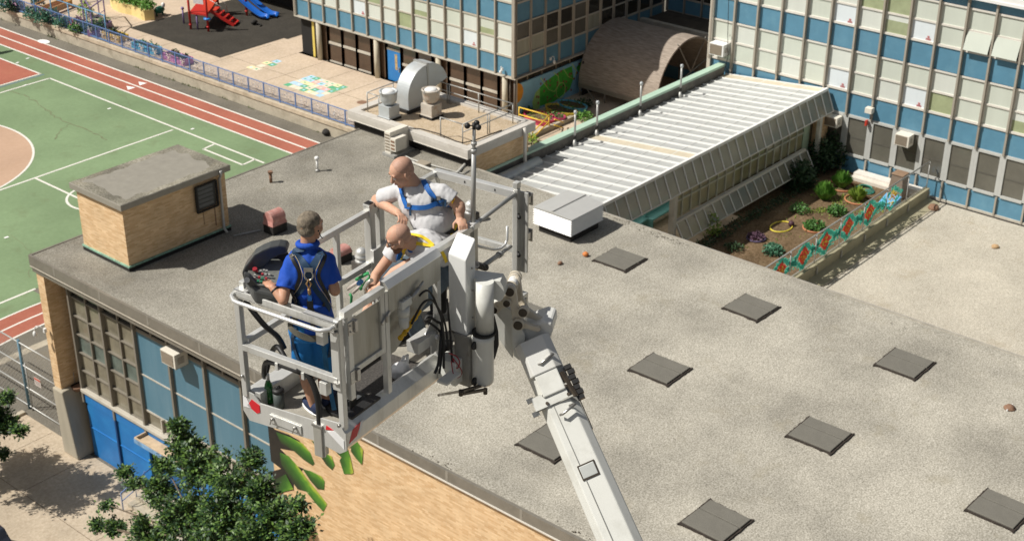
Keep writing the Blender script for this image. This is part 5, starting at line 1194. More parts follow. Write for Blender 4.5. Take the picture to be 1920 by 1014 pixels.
# climbing frame with red posts
cf = T('climbing_frame', 'red playground climbing frame with deck, steps and a small sign panel', 'climbing frame', tuple(onz(375, 50, PZ)))
RP = M('play_red', (.50, .025, .02), .4, var=.08)
bases = [onz(358, 55.5, PZ), onz(391, 60, PZ), onz(411, 30, PZ), onz(381, 26, PZ), onz(463, 30, PZ), onz(442, 30, PZ)]
for p in bases[:5]: b = MB(); b.cyl(p, p + V((0, 0, 3.6)), .09, n=12); b.cyl(p + V((0, 0, .3)), p + V((0, 0, .45)), .12); b.build('post', RP, cf)
b = MB(); d = [p + V((0, 0, 1.25)) for p in bases[:4]]; b.add([q for q in d] + [q + V((0, 0, .14)) for q in d], [(0, 1, 2, 3), (4, 5, 6, 7), (0, 1, 5, 4), (1, 2, 6, 5), (2, 3, 7, 6), (3, 0, 4, 7)]); b.build('deck', RP, cf)
b = MB(); s0 = (bases[1] + bases[2]) / 2; s1 = onz(443, 47, PZ); dv = (s1 - s0); dv.z = 0; w = V((-dv.y, dv.x, 0)).normalized()
for i in range(5):
    c = s0 + dv * ((i + .6) / 5); b.obox((c.x, c.y, PZ + 1.2 - i * .26), (dv.normalized(), w, V((0, 0, 1))), (.24, .48, .05))
b.build('steps', RP, cf)
b = MB()
for s in (-1, 1): b.beam(s0 + w * (.5 * s) + V((0, 0, 1.15)), s1 + w * (.5 * s) + V((0, 0, .1)), .05, .24)
b.build('stringers', RP, cf)
b = MB()
for s in (-1, 1): b.tube([s0 + w * (.5 * s) + V((0, 0, 2.1)), s0 + dv * .5 + w * (.5 * s) + V((0, 0, 1.55)), s0 + dv * .55 + w * (.5 * s) + V((0, 0, .9))], .03, 6)
b.build('handrail', GALV, cf)
b = MB(); m1 = bases[0].lerp(bases[1], .3) + V((.0, 0, 2.6)); m2 = bases[0].lerp(bases[1], .85) + V((0, 0, 2.6)); b.beam(m1, m2, .04, .9); b.build('sign_panel', M('panel_white', (.65, .62, .64), .5, var=.3, scale=8), cf)
b = MB(); m1 = bases[3] + V((0, 0, 2.0)); m2 = bases[2] + V((0, 0, 2.0)); b.beam(m1, m2, .05, 1.4); b.build('yellow_panel', M('panel_yellow', (.62, .46, .03), .5), cf)
b = MB(); c = bases[1] + V((0, 0, 1.05)); b.lathe(c, [(.12, -.06), (.3, -.05), (.3, .05), (.12, .06)], 16); b.build('blue_collar', M('play_blue', (.02, .22, .62), .3, coat=.3), cf)
t = T('playground_slide', 'glossy blue double slide ending on the dark rubber surface', 'slide', tuple(onz(500, 40, PZ)))
BLS = M('slide_blue', (.015, .14, .58), .18, var=.05, coat=.6)
e0 = onz(503, 38, PZ); e1_ = onz(520, 34, PZ); up = V((-1.3, 4.0, 2.6))
for ee in (e0, e1_):
    b = MB(); pts = []; n = 14
    for i in range(n + 1):
        u = i / n; q = ee + V((up.x * u, up.y * u, .18 + up.z * (max(0, u - .12) / .88) ** 1.25)); pts.append(q)
    vs = []; fs = []; m = 9
    dd_ = V((up.x, up.y, 0)).normalized(); sd = V((-dd_.y, dd_.x, 0))
    for q in pts:
        for j in range(m): a = PI * j / (m - 1); vs.append(q + sd * (.36 * math.cos(a)) - V((0, 0, .3 * math.sin(a) - .2)))
    for i in range(n):
        for j in range(m - 1): fs.append((i * m + j, i * m + j + 1, (i + 1) * m + j + 1, (i + 1) * m + j))
    b.add(vs, fs, True); o = b.build('chute', BLS, t); md = o.modifiers.new('s', 'SOLIDIFY'); md.thickness = .05
t = T('spring_toy', 'small dark spring toy lying on the rubber surface near the blue slide', 'spring rider', tuple(onz(477, 48, PZ)))
p = onz(477, 47, PZ); b = MB(); b.sphere(p + V((0, 0, .22)), (.32, .22, .18)); b.build('body', BLACK, t); b = MB(); b.tube([p + V((.1, -.2, .2)), p + V((.2, -.6, .12)), p + V((-.1, -.8, .05))], .05, 6); b.build('tail', BLACK, t)
for (px, py, lab) in ((345, 45, 'slim violet talking tube post left of the climbing frame'), (371, 56, 'thick violet post between the red legs of the climbing frame')):
    p = onz(px, py, PZ); t = T('play_post', lab, 'post', tuple(p), group='violet posts by the climbing frame'); b = MB(); b.cyl(p, p + V((0, 0, 1.2)), .07); b.build('post', VM, t); b = MB(); b.sphere(p + V((0, 0, 1.25)), .13); b.build('head', VM, t)
# building behind the playground
rb = T('rear_school_wall', 'ground floor of the school behind the playground with pale columns and dark bays', 'building', (76, 94, PZ))
b = MB(); b.box(75.6, 90, 79.5, 125, PZ, 4); b.build('wall', DARK, rb)
for i in range(12):
    b = MB(); b.box(75.2, 75.5, 94 + i * 1.55 - .13, 94 + i * 1.55 + .13, PZ, -3); b.build('column', RAILC, rb)
b = MB(); b.box(75.3, 75.58, 92.0, 93.8, PZ, -4.5); b.build('yellow_panel', MATS['panel_yellow'], rb)
b = MB(); b.box(72.5, 76, 79.2, 125, -4.6, -4.2); b.build('canopy', RAILC, rb)
t = T('garden_statue', 'dark green and white lawn figure between the curved planter and the school wall', 'statue', tuple(onz(300, 30, PZ))); p = onz(300, 30, PZ)
b = MB(); b.sphere(p + V((0, 0, .5)), (.5, .3, .3)); b.cyl(p + V((-.3, 0, 0)), p + V((-.3, 0, .5)), .07); b.cyl(p + V((.3, 0, 0)), p + V((.3, 0, .5)), .07); b.build('body', M('statue_green', (.02, .16, .10), .5), t); b = MB(); b.sphere(p + V((.2, -.3, .9)), (.16, .16, .22)); b.build('head', WHITEP, t)
p = onz(678, 251, GZ + .0); p = onz(616, 252, GZ)
tag(MB().sphere(p + V((0, 0, .2)), (.5, .35, .25)).build('rubbish_bag', BLACK, None), 'small black bag lying on the asphalt by the end of the running track', 'bag')
t = T('bracket_pipe', 'thin grey pipe bent against the retaining wall near the plant block', 'pipe', (59.8, 66, GZ)); p = onz(628, 243, GZ); b = MB(); b.tube([p, p + V((0, 0, 1.1)), p + V((.3, .3, 1.15))], .03, 6); b.build('pipe', GALV, t)
# manhole
p = onz(678.5, 192, PZ + .006); b = MB(); b.add([p + V((.35 * math.cos(a), .35 * math.sin(a), 0)) for a in [2 * PI * i / 20 for i in range(20)]], [tuple(range(20))]); tag(b.build('manhole_cover', RUST, None), 'rusty round cover in the paving in front of the blue school door', 'cover')
# off-frame basketball hoop whose shadow lies on the court
t = T('basketball_hoop', 'basketball hoop whose shadow falls on the court at the far left', 'basketball hoop', (52.2, 99.9, GZ))
b = MB(); b.cyl((54.0, 103.2, GZ), (54.0, 103.2, GZ + 3.1), .08); b.cyl((54.0, 103.2, GZ + 3.1), (53.0, 100.3, GZ + 3.2), .07); b.build('post', GALV, t)
b = MB(); b.add([(53.0 + .9 * math.cos(a), 100.25 - .0, GZ + 3.3 + .6 * math.sin(a)) for a in [2 * PI * i / 24 for i in range(24)]] + [(53.0 + .9 * math.cos(a), 100.2, GZ + 3.3 + .6 * math.sin(a)) for a in [2 * PI * i / 24 for i in range(24)]], [tuple(range(24)), tuple(range(24, 48))] + [(i, (i + 1) % 24, 24 + (i + 1) % 24, 24 + i) for i in range(24)]); b.build('backboard', WHITEP, t)

# ================================================================ FENCE / GATE at lower left
cl = T('chain_link_gate', 'tall chain link gate with blue posts and galvanised rails left of the gym pier', 'gate', (27.5, 52.4, GZ))
P1 = V((27.7, 52.45, GZ)); D = V((-1, .14, 0)).normalized()
def fb(px0, py0): return onz(px0, py0, GZ)
b1 = onz(56, 765, GZ); HG = 3.6
b = MB(); b.cyl(b1, b1 + V((0, 0, HG)), .07, n=10); b.build('post', TEALP, cl)
b = MB(); b.cyl(b1 + V((.0, -.25, 0)), b1 + V((0, -.25, HG - 1.1)), .04, n=8); b.build('gate_post', GALV, cl)
rr_ = b1 + V((0, -4.3, 0)); ll = b1 + V((0, 5.5, 0))
for z in (HG - .12, 2.3, 1.15, .15): b = MB(); b.cyl(ll + V((0, 0, z)), rr_ + V((0, 0, z)), .035, n=8); b.build('rail', GALV, cl)
b = MB()
for k in range(-34, 44):
    y = k * .22; 
    b.beam(b1 + V((0, y - 1.7, .1)), b1 + V((0, y + 1.7, HG - .1)), .008, .008); b.beam(b1 + V((0, y + 1.7, .1)), b1 + V((0, y - 1.7, HG - .1)), .008, .008)
b.build('mesh_wires', GALV, cl, kind='stuff')
t = T('warning_sign', 'small white sign with a red heading hung on the chain link gate', 'sign', tuple(b1 + V((0, -1.3, 1.6)))); q = b1 + V((-.06, -.95, 2.1))
b = MB(); b.box(q.x - .01, q.x, q.y - .5, q.y + .0, q.z - .42, q.z); b.build('board', M('sign_grey_white', (.55, .50, .47), .6, var=.1), t)
b = MB(); b.box(q.x - .018, q.x - .011, q.y - .48, q.y - .02, q.z - .12, q.z - .02); b.build('heading', M('sign_red', (.50, .12, .08), .6), t)
b = MB(); [b.box(q.x - .018, q.x - .011, q.y - .45, q.y - .05, q.z - .2 - k * .07, q.z - .175 - k * .07) for k in range(3)]; b.build('text_lines', M('sign_text', (.2, .16, .14), .6), t)
# ================================================================ AERIAL LIFT: basket, knuckle, boom
E1 = V((math.cos(rad(8)), math.sin(rad(8)), 0)); E2 = V((-math.sin(rad(8)), math.cos(rad(8)), 0)); EZ = V((0, 0, 1)); OB = V((6.17, 6.9, 19.8))
def W(l, w, h): return OB + E1 * l + E2 * w + EZ * h
def onw(px, py, w): return hit(px, py, E2, OB.dot(E2) + w)
def onl(px, py, l): return hit(px, py, E1, OB.dot(E1) + l)
def qd(px, py, d): return CAM + ray(px, py) * d
ALU = M('brushed_aluminium', (.70, .70, .67), .38, metal=.45, var=.1, scale=5, streak=True, dirt=(.36, .35, .31, .7), dscale=4, bump=.1, bscale=90)
ALUD = M('dull_aluminium', (.48, .47, .42), .45, metal=.45, var=.14, scale=7, streak=True, dirt=(.30, .27, .2, .6), dscale=5, bump=.1, bscale=70)
ALUB = M('bright_aluminium', (.72, .72, .70), .32, metal=.5, var=.06, scale=6)
FLOORM = M('basket_floor', (.36, .34, .29), .7, metal=.2, var=.2, scale=9, bump=.4, bscale=60, dirt=(.16, .14, .12, .7), dscale=3)
RUBM = M('black_rubber', (.014, .014, .014), .55, var=.2)
STEEL = M('plated_steel', (.45, .44, .42), .3, metal=.8, var=.15, scale=20)
BOOMW = M('boom_paint', (.70, .705, .66), .38, var=.04, scale=1.5, dirt=(.42, .41, .36, .5), dscale=2.5, coat=.15)
BOOMC = M('boom_casting_cream', (.66, .60, .49), .45, var=.08, scale=5, dirt=(.44, .36, .25, .5), dscale=6)
PIN = M('pin_cap', (.075, .06, .045), .5, metal=.4, var=.3, scale=12)
REDT = M('reflective_red', (.62, .02, .03), .35); WHT = M('reflective_white', (.80, .80, .80), .35)
YELW = M('yellow_wrap', (.70, .42, .02), .7, var=.35, scale=30)
bk = T('lift_basket', 'aluminium work basket with tube rails carrying three men above the roof', 'lift basket', tuple(OB))
def LB(l0, l1, w0, w1, h0, h1, b=None):
    b = b or MB(); c = W((l0 + l1) / 2, (w0 + w1) / 2, (h0 + h1) / 2); b.obox(c, (E1, E2, EZ), (abs(l1 - l0) / 2, abs(w1 - w0) / 2, abs(h1 - h0) / 2)); return b
def P(name, b, m=ALU, bev=.004, par=None): return b.build(name, m, par or bk, bevel=bev)
P('floor', LB(.02, 2.62, .03, .97, .0, .03), FLOORM)
P('floor_mat', LB(.62, 1.25, .12, .60, .031, .05), M('mat_speckled', (.06, .055, .05), .9, var=.7, scale=60), 0)
P('floor_edge', LB(.02, 2.5, .86, .97, .03, .17))
b = MB(); pol = [(1.02, .14), (.97, .18), (.9, .165), (.84, .105), (.30, .14), (.24, .185), (.05, .20), (-.02, .13), (-.02, -.03), (.05, -.08), (.19, -.06), (.20, -.17), (.29, -.18), (.31, -.05), (.97, -.10), (1.03, -.02)]
b.prism([W(-.012, w, h) for w, h in pol], E1 * .012); P('kick_plate', b, ALU, .002)
P('cover_plate', LB(-.024, -.014, .42, .74, -.03, .045), ALU, .002)
for w in (.47, .70): b = MB(); b.cyl(W(-.024, w, .02), W(-.05, w, .02), .012, n=10); b.beam(W(-.045, w, .03), W(-.045, w + .02, -.03), .008, .008); P('latch_pin', b, STEEL, 0)
def stripe(p, m): b = MB(); b.prism([W(-.0165, w, h) for w, h in p], E1 * .004); P('warning_stripe', b, m, 0)
stripe([(1.02, .02), (1.015, .12), (.985, .125), (.935, .03)], WHT); stripe([(.975, .045), (.925, .115), (.845, .085), (.845, .02), (.88, -.0)], REDT)
stripe([(.175, .10), (.165, .14), (.10, .12)], REDT); stripe([(.16, .09), (.09, .115), (.0, .06), (.0, -.02)], WHT)
b = LB(-.03, .05, .21, .29, -.17, .10); P('socket_box', b, ALUD)
b = LB(-.035, .055, .20, .30, .10, .125); P('socket_collar', b, STEEL)
# side beams
b = MB(); b.prism([W(-.01, w, h) for w, h in ((.0, -.04), (.03, -.04), (.1, -.0), (.1, .16), (.04, .2), (-.02, .12), (-.02, .0))], E1 * 1.27); P('near_beam', b)
b = MB(); b.prism([W(.02, -.022, h) + E1 * x for x, h in ((0, .02), (.10, .04), (.16, .14), (.05, .12))], E2 * .002); P('warning_stripe', b, REDT, 0)
b = MB(); b.prism([W(.14, -.0222, h) + E1 * x for x, h in ((0, .04), (.02, .045), (.07, .14), (.03, .14))], E2 * .002); P('warning_stripe', b, WHT, 0)
P('grip_strip', LB(.1, .46, .0, .09, .185, .205), RUBM, .002)
P('far_beam', LB(-.01, 2.62, .95, 1.02, -.04, .16)); P('end_beam', LB(2.58, 2.65, .0, 1.0, -.04, .16)); P('rear_floor_beam', LB(1.26, 2.62, -.01, .05, -.04, .12), ALUD)
# posts
for (l, w, h0, h1, s, nm) in ((.02, .02, .1, 1.10, .05, 'corner_post'), (.0, .985, .13, 1.07, .05, 'corner_post'), (2.60, .10, .0, 1.17, .05, 'corner_post'), (2.62, .97, .0, 1.1, .05, 'corner_post'), (1.17, .96, .1, 1.12, .045, 'post'), (1.62, .96, -.3, 1.17, .07, 'post'), (1.75, .96, -.3, 1.17, .07, 'post'), (.1, .0, .38, 1.12, .055, 'hinge_post'), (.555, .0, .2, 1.1, .05, 'post'), (1.24, .0, .2, 1.1, .05, 'post')):
    P(nm, LB(l - s / 2, l + s / 2, w - s / 2, w + s / 2, h0, h1))
P('post_cap', LB(1.58, 1.79, .925, .995, 1.17, 1.19)); P('post_cap_socket', LB(1.59, 1.65, .93, .99, 1.19, 1.20), RUBM)
P('post_bracket', LB(1.57, 1.81, .89, .93, .66, .78), ALUB); b = LB(1.83, 1.90, .88, .95, .64, .74); P('latch_block', b, STEEL)
# hinges of the gate
for h in (1.0, .58): P('hinge', LB(.07, .16, -.035, -.025, h - .055, h + .055), STEEL, .002); P('hinge_bracket', LB(.13, .17, -.05, .0, h - .05, h + .05), STEEL)
b = MB()
for k in range(4): b.sphere(W(.09 + .04 * (k % 2), -.038, .975 + .05 * (k // 2)), .007, 8, 5)
P('hinge_bolts', b, STEEL, 0)
# gate
g = MB(); LB(.04, .53, -.028, .028, 1.10, 1.155, g); P('gate_top_rail', g)
g = LB(.11, .53, -.02, .03, .585, .635); P('gate_bottom_rail', g); P('gate_stile', LB(.475, .525, -.024, .024, .635, 1.10)); P('gate_plate', LB(.13, .475, -.004, .002, .635, 1.05), ALUD, .001)
b = LB(.12, .2, .002, .1, 1.05, 1.056); P('gate_plate_lip', b, ALUD, 0)
b = MB(); b.beam(W(.47, -.03, .86), W(.58, -.03, .92), .02, .03); b.cyl(W(.52, -.045, .86), W(.52, -.045, .92), .012); P('gate_latch', b, STEEL)
b = MB(); b.prism([W(.24, .06, 1.055), W(.33, .06, 1.055), W(.33, .1, 1.07), W(.24, .1, 1.07)], EZ * .002); P('dark_red_label', b, M('label_dark_red', (.12, .01, .015), .4), 0)
# end rails
b = MB(); LB(-.03, .03, .02, 1.0, 1.02, 1.035, b); LB(-.035, -.02, .0, 1.0, 1.035, 1.09, b); LB(.02, .035, .0, 1.0, 1.035, 1.09, b); P('end_top_channel', b)
b = MB(); LB(-.035, .035, .0, .32, 1.075, 1.09, b); LB(-.035, .035, .88, 1.0, 1.075, 1.09, b); P('end_top_cap', b, ALUB)
b = MB(); pts = [W(-.02, .02, 1.06), W(-.07, .03, 1.05), W(-.105, .09, 1.04)] + [W(-.11, .12 + .76 * k / 6, 1.04) for k in range(7)] + [W(-.105, .93, 1.04), W(-.07, .985, 1.05), W(-.02, .995, 1.06)]; b.tube(pts, .017, 10); P('hand_bar', b, ALUB, 0)
P('end_mid_rail', LB(-.025, .025, .02, .99, .555, .61)); 
for w in (.36, .62): P('mid_rail_clip', LB(-.03, .03, w - .015, w + .015, .49, .555))
P('end_post_foot', LB(-.02, .0, .0, .07, .5, 1.0), ALU, .002)
for h in (1.0, .56): P('collar', LB(-.04, -.01, .0, .06, h - .0, h + .015), STEEL); P('end_socket', LB(-.03, .03, .13, .2, h - .14, h - .03), ALU)
for w, h in ((.985, .32), (.02, .2)): b = MB(); b.cyl(W(-.025, w, h), W(-.045, w, h), .014, n=10); P('bolt', b, STEEL, 0)
# far side rails
P('far_top_rail', LB(.02, 2.62, .935, .985, 1.085, 1.14), ALU); P('far_mid_rail', LB(.02, 1.78, .935, .985, .60, .65), ALU)
P('far_mid_rail', LB(1.86, 2.62, .94, .98, .60, .64), ALU)
# red reflection strip on far mid rail
# back end
P('back_top_rail', LB(2.57, 2.63, .1, .97, 1.085, 1.155), ALUB); P('back_mid_rail', LB(2.58, 2.62, .1, .97, .55, .60))
for wv in (.3, .62): P('rail_rivet', LB(2.566, 2.572, wv, wv + .01, 1.11, 1.13), RUBM, 0)
# near top: side panel
b = MB(); b.prism([W(.57, w, h) for w, h in ((-.03, .90), (-.03, 1.115), (.005, 1.165), (.05, 1.165), (.05, 1.12), (.02, .90))], E1 * .69); P('side_panel', b, ALUD)
b = MB(); b.prism([W(.565, w, h) for w, h in ((-.036, 1.115), (-.036, 1.122), (.005, 1.172), (.055, 1.172), (.055, 1.165), (.005, 1.165))], E1 * .7); P('panel_cap', b, ALUB, .001)
b = MB(); b.prism([W(l, .07, h) for l, h in ((.58, .93), (1.22, .94), (1.22, .70), (.98, .58), (.76, .45), (.58, .45))], E2 * .01); P('inner_plate', b, ALUD, .002)
b = MB(); b.prism([W(l, .0, h) for l, h in ((1.05, .45), (1.22, .6), (1.22, .25), (1.15, .25), (1.15, .42))], E2 * .01); P('gusset', b, ALU, .002)
b = MB(); b.cyl(W(1.24, .02, 1.17), W(1.8, .02, 1.17), .03); b = MB(); LB(1.26, 1.80, -.005, .05, 1.12, 1.17, b); P('near_top_rail', b, ALU)
b = MB(); b.cyl(W(1.8, .03, 1.14), W(2.60, .10, 1.13), .02, n=12); P('near_round_rail', b, GALV, 0)
P('mast_post', LB(1.77, 1.83, -.01, .05, .55, 1.15), ALUD); P('mast_clamp', LB(1.76, 1.85, -.02, .06, 1.13, 1.19), ALUB, .01)
b = MB(); q0_, q1__ = onw(905, 499, -.02), onw(958, 462, .08); b.cyl(q0_, q0_.lerp(q1__, .6), .022, n=12); b.cyl(q0_.lerp(q1__, .55), q0_.lerp(q1__, .63), .03, n=12); b.cyl(q0_.lerp(q1__, .6), q1__, .016, n=12); P('brace_tube', b, GALV, 0)
b = MB()
q0_, q1__ = onw(893, 496, -.08), onw(912, 502, -.04)
for k in range(7): b.cyl(q0_.lerp(q1__, k / 7), q0_.lerp(q1__, k / 7 + .06), .03, n=14)
b.cyl(q0_, q1__, .02, n=12); P('rubber_bellows', b, RUBM, 0)
b = MB(); b.tube([onw(x, y, .07) for x, y in ((888, 459), (905, 464), (925, 468), (938, 466), (947, 459), (951, 448), (951, 424))], .012, 10); P('gate_loop', b, ALUB, 0)
# back corner clamps
P('clamp_plate', LB(2.625, 2.645, .0, .16, .36, 1.14), ALU)
for h in (1.07, .72): P('clamp', LB(2.64, 2.70, .0, .06, h - .04, h + .03), STEEL); P('clamp_hook', LB(2.69, 2.705, -.01, .06, h - .07, h + .05), STEEL)
P('post_top', LB(2.58, 2.64, .08, .13, 1.17, 1.23), ALU)
for h in (.93, .56): b = MB(); b.cyl(W(2.6, .08, h), W(2.56, .05, h), .012, n=10); b.sphere(W(2.55, .04, h), .02, 10, 8); P('black_knob', b, RUBM, 0)
# ---------------- hydraulic filter, hoses
b = LB(.70, .83, -.06, .03, .88, .95); P('filter_head', b, M('filter_grey', (.62, .63, .60), .45, metal=.2), .006)
b = MB()
for l in (.72, .765, .81):
    for w in (-.045, .005): b.cyl(W(l, w, .95), W(l, w, .962), .008, n=8)
P('filter_bolts', b, STEEL, 0)
b = MB(); b.lathe(W(.765, -.02, .69), [(.03, 0), (.04, .01), (.042, .10), (.036, .105), (.05, .11), (.05, .19)], 18); P('filter_bowl', b, MATS['filter_grey'], 0)
b = MB(); b.cyl(W(.83, -.05, .92), W(.92, -.06, .98), .018); b.cyl(W(.92, -.06, .98), W(.98, -.06, 1.01), .012); P('fitting', b, STEEL, 0)
def hose(pts, r=.012, m=RUBM, nm='hose'): 
    q = []; n = len(pts)
    for i in range(n - 1):
        p0, p1, p2, p3 = pts[max(i - 1, 0)], pts[i], pts[i + 1], pts[min(i + 2, n - 1)]
        for k in range(6):
            t = k / 6; q.append(.5 * ((2 * p1) + (p2 - p0) * t + (2 * p0 - 5 * p1 + 4 * p2 - p3) * t * t + (3 * p1 - p0 - 3 * p2 + p3) * t ** 3))
    q.append(pts[-1]); b = MB(); b.tube(q, r, 8); return P(nm, b, m, 0)
def hp(*pts): return [onw(x, y, w) for x, y, w in pts]
hose(hp((786, 555, -.06), (794, 547, -.07), (803, 545, -.08), (812, 556, -.08), (820, 575, -.09), (829, 590, -.1), (836, 615, -.12), (840, 650, -.14)), .009)
hose(hp((772, 607, -.03), (780, 590, -.06), (793, 568, -.08), (808, 562, -.08), (818, 572, -.08), (828, 598, -.1), (832, 640, -.12), (832, 690, -.14)), .010)
hose(hp((800, 598, .0), (806, 595, -.04), (818, 602, -.05), (828, 610, -.06), (826, 640, -.1), (822, 680, -.12), (815, 700, -.12)), .012)
hose(hp((800, 602, .0), (815, 612, -.04), (826, 625, -.06), (828, 660, -.1), (824, 700, -.12)), .010)
hose(hp((838, 560, -.1), (842, 600, -.12), (846, 650, -.15), (848, 690, -.16)), .009)
hose(hp((848, 670, -.16), (856, 690, -.2), (862, 680, -.22), (856, 668, -.2), (842, 662, -.18)), .005, M('red_wire', (.35, .02, .03), .5), 'wire')
hose(hp((846, 676, -.16), (850, 700, -.2), (858, 708, -.22), (866, 696, -.22), (850, 672, -.2)), .004, MATS['red_wire'], 'wire')
b = MB(); a_, c_ = W(.74, .0, .60), W(1.02, .02, .70)
for k in range(16):
    p = a_.lerp(c_, k / 15); b.sphere(p + V((R.uniform(-.004, .004),) * 3), R.uniform(.016, .024), 8, 6)
P('yellow_wrapped_hose', b, YELW, 0)
b = LB(.92, 1.17, -.04, .08, .37, .47); P('step_box', b, ALU, .004)
b = MB(); b.cyl(W(1.17, -.02, .42), W(1.17, -.06, .42), .022, n=12); P('step_knob', b, WHITEP, 0)
hose([W(-.0, .245, .1), W(.0, .25, .35), W(-.0, .32, .52), W(-.01, .42, .56)], .024, RUBM, 'conduit')
hose([W(.03, .95, .98), W(.06, .80, .80), W(.1, .7, .70), W(.12, .66, .60)], .022, RUBM, 'conduit')
hose([W(.1, .6, .46), W(.16, .76, .56), W(.22, .9, .42), W(.15, .92, .24), W(.05, .8, .46), W(.0, .62, .53), W(-.0, .4, .53)], .022, RUBM, 'conduit')
# foot pedal
b = MB(); b.lathe(W(.42, .3, .035), [(.18, 0), (.19, .03), (.15, .05), (.02, .06)], 20); P('pedal_base', b, RUBM, 0)
b = MB(); b.cyl(W(.36, .2, .08), W(.36, .2, .34), .03); P('pedal_column', b, RUBM, 0); P('pedal_label', LB(.40, .52, .24, .28, .097, .10), ALUB, 0)
# cross channel on the floor
P('floor_channel', LB(.5, 1.2, .55, .62, .03, .12), ALU)

# mount and rotator
b = MB(); b.prism([W(1.32, w, h) for w, h in ((-.06, .42), (-.06, 1.15), (-.235, 1.12), (-.235, .40))], E1 * .13)
bx_ = MB(); n0 = [W(1.32, -.06, .42), W(1.32, -.235, .40), W(1.46, -.235, .40), W(1.46, -.06, .42), W(1.32, -.06, 1.12), W(1.32, -.235, 1.10), W(1.46, -.235, 1.24), W(1.46, -.06, 1.26)]
bx_.add(n0, [(0, 1, 2, 3), (4, 5, 6, 7), (0, 1, 5, 4), (1, 2, 6, 5), (2, 3, 7, 6), (3, 0, 4, 7)])
rt = T('basket_rotator', 'pale grey rotator post with a tall white cover box between basket and boom', 'rotator', tuple(W(1.4, -.3, -.1)))
bx_.build('cover_box', M('cover_white', (.74, .75, .73), .35, var=.03, coat=.2), rt, bevel=.012)
b = MB()
for h in (.55, .8, 1.0): b.cyl(W(1.40, -.236, h), W(1.40, -.245, h), .008, n=8)
b.build('cover_screws', STEEL, rt)
b = MB(); b.lathe(W(1.43, -.34, .44), [(.074, 0), (.074, .46)], 28); b.build('upper_cylinder', BOOMW, rt)
b = MB(); b.lathe(W(1.41, -.33, -.04), [(.08, 0), (.09, .015), (.092, .05), (.092, .40), (.096, .41), (.096, .45), (.084, .46)], 28); b.build('lower_cylinder', BOOMW, rt)
b = MB(); b.lathe(W(1.42, -.335, .425), [(.098, 0), (.098, .018)], 28); b.build('seal_ring', RUBM, rt)
b = LB(1.30, 1.40, -.27, -.12, -.06, .42); b.build('mount_block', M('mount_grey', (.30, .29, .26), .5, var=.3, dirt=(.10, .08, .06, .8), dscale=6), rt, bevel=.01)
b = LB(1.2, 1.34, -.2, -.02, -.02, .2); b.build('mount_plate', BOOMW, rt, bevel=.006)
b = MB()
for (l, w, h) in ((1.30, -.31, .36), (1.38, -.31, .34), (1.30, -.31, .02), (1.36, -.31, .0)): b.cyl(W(l, w, h), W(l, w - .02, h), .035, n=14)
b.build('bolt_head', RUBM, rt)
# lower levelling link
b = MB(); b.beam(W(1.1, -.1, -.08), onw(864, 733, -.42), .025, .02); b.build('link_bar', STEEL, rt)
b = MB(); b.beam(onw(866, 738, -.42), onw(911, 730, -.40), .03, .02); b.beam(onw(866, 733, -.42), onw(905, 722, -.34), .03, .02); b.build('link_bar', PIN, rt)
for q in (onw(864, 735, -.42), onw(910, 732, -.40)): b = MB(); b.cyl(q + V((0, 0, -.03)), q + V((0, 0, .02)), .018); b.build('link_pin', PIN, rt)
b = MB(); b.obox(onw(842, 708, -.2), (E1, E2, EZ), (.10, .05, .01)); b.build('link_plate', BOOMW, rt)
# dark hose loop behind
b = MB(); b.tube([onw(x, y, -.36) for x, y in ((912, 570), (922, 595), (927, 622), (928, 645), (923, 668), (914, 688))], [.02, .028, .034, .034, .028, .02], 10); b.build('hose_loop', RUBM, rt)
# top bracket
WB = -.42
AXK = V((math.cos(rad(30)), math.sin(rad(30)), 0)); KB = onw(956.6, 545.3, WB).dot(AXK)
def kn(px, py, w0): return hit(px, py, AXK, KB + (w0 - WB))
def plate(poly, w0, th, nm, m=BOOMW, bev=.004, par=None): b = MB(); b.prism([kn(x, y, w0) for x, y in poly], AXK * th); return b.build(nm, m, par or rt, bevel=bev)
plate([(880, 520), (938, 527), (944, 538), (947, 552), (942, 562), (936, 566), (925, 560), (893, 548), (882, 540)], WB - .17, .14, 'top_bracket')
# ---------------- boom
bm_ = T('lift_boom', 'pale grey telescopic boom with pinned knuckle running down to the bottom edge', 'boom', tuple(qd(1083, 830, 11.6)))
def pinc(px, py, w0, r, L_, nm='pin'):
    p = kn(px, py, w0); b = MB(); b.cyl(p, p - AXK * L_, r, n=20); b.build(nm, PIN, bm_)
    b = MB(); b.cyl(p + AXK * .03, p - AXK * (L_ * .6), r * 1.3, n=20); b.build(nm + '_boss', BOOMC, bm_)
for (x, y, r) in ((925.8, 541, .028), (956.6, 545.5, .036), (950.7, 567, .028), (927.2, 579.6, .026), (981.2, 584, .036), (972, 607.6, .038)): pinc(x, y, WB - .02, r, .03)
def lnk(a, c, ra, rc, w0, th, nm='link'):
    pa, pc = kn(*a, w0), kn(*c, w0); d = (pc - pa); L_ = d.length; d.normalize(); n = d.cross(AXK).normalized()
    poly = []
    for k in range(9): t = PI / 2 + PI * k / 8; poly.append(pa + d * (ra * math.cos(t)) + n * (ra * math.sin(t)))
    poly.append(pa + d * L_ * .5 - n * (ra + rc) * .30)
    for k in range(9): t = -PI / 2 + PI * k / 8; poly.append(pc + d * (rc * math.cos(t)) + n * (rc * math.sin(t)))
    poly.append(pa + d * L_ * .5 + n * (ra + rc) * .30)
    b = MB(); b.prism(poly, AXK * th); b.build(nm, BOOMC, bm_, bevel=.005)
lnk((956.6, 545.5), (972, 607.6), .05, .05, WB, .04); lnk((927.2, 579.6), (950.7, 567), .045, .045, WB + .0, .05); lnk((925.8, 541), (950.7, 567), .05, .04, WB + .06, .05)
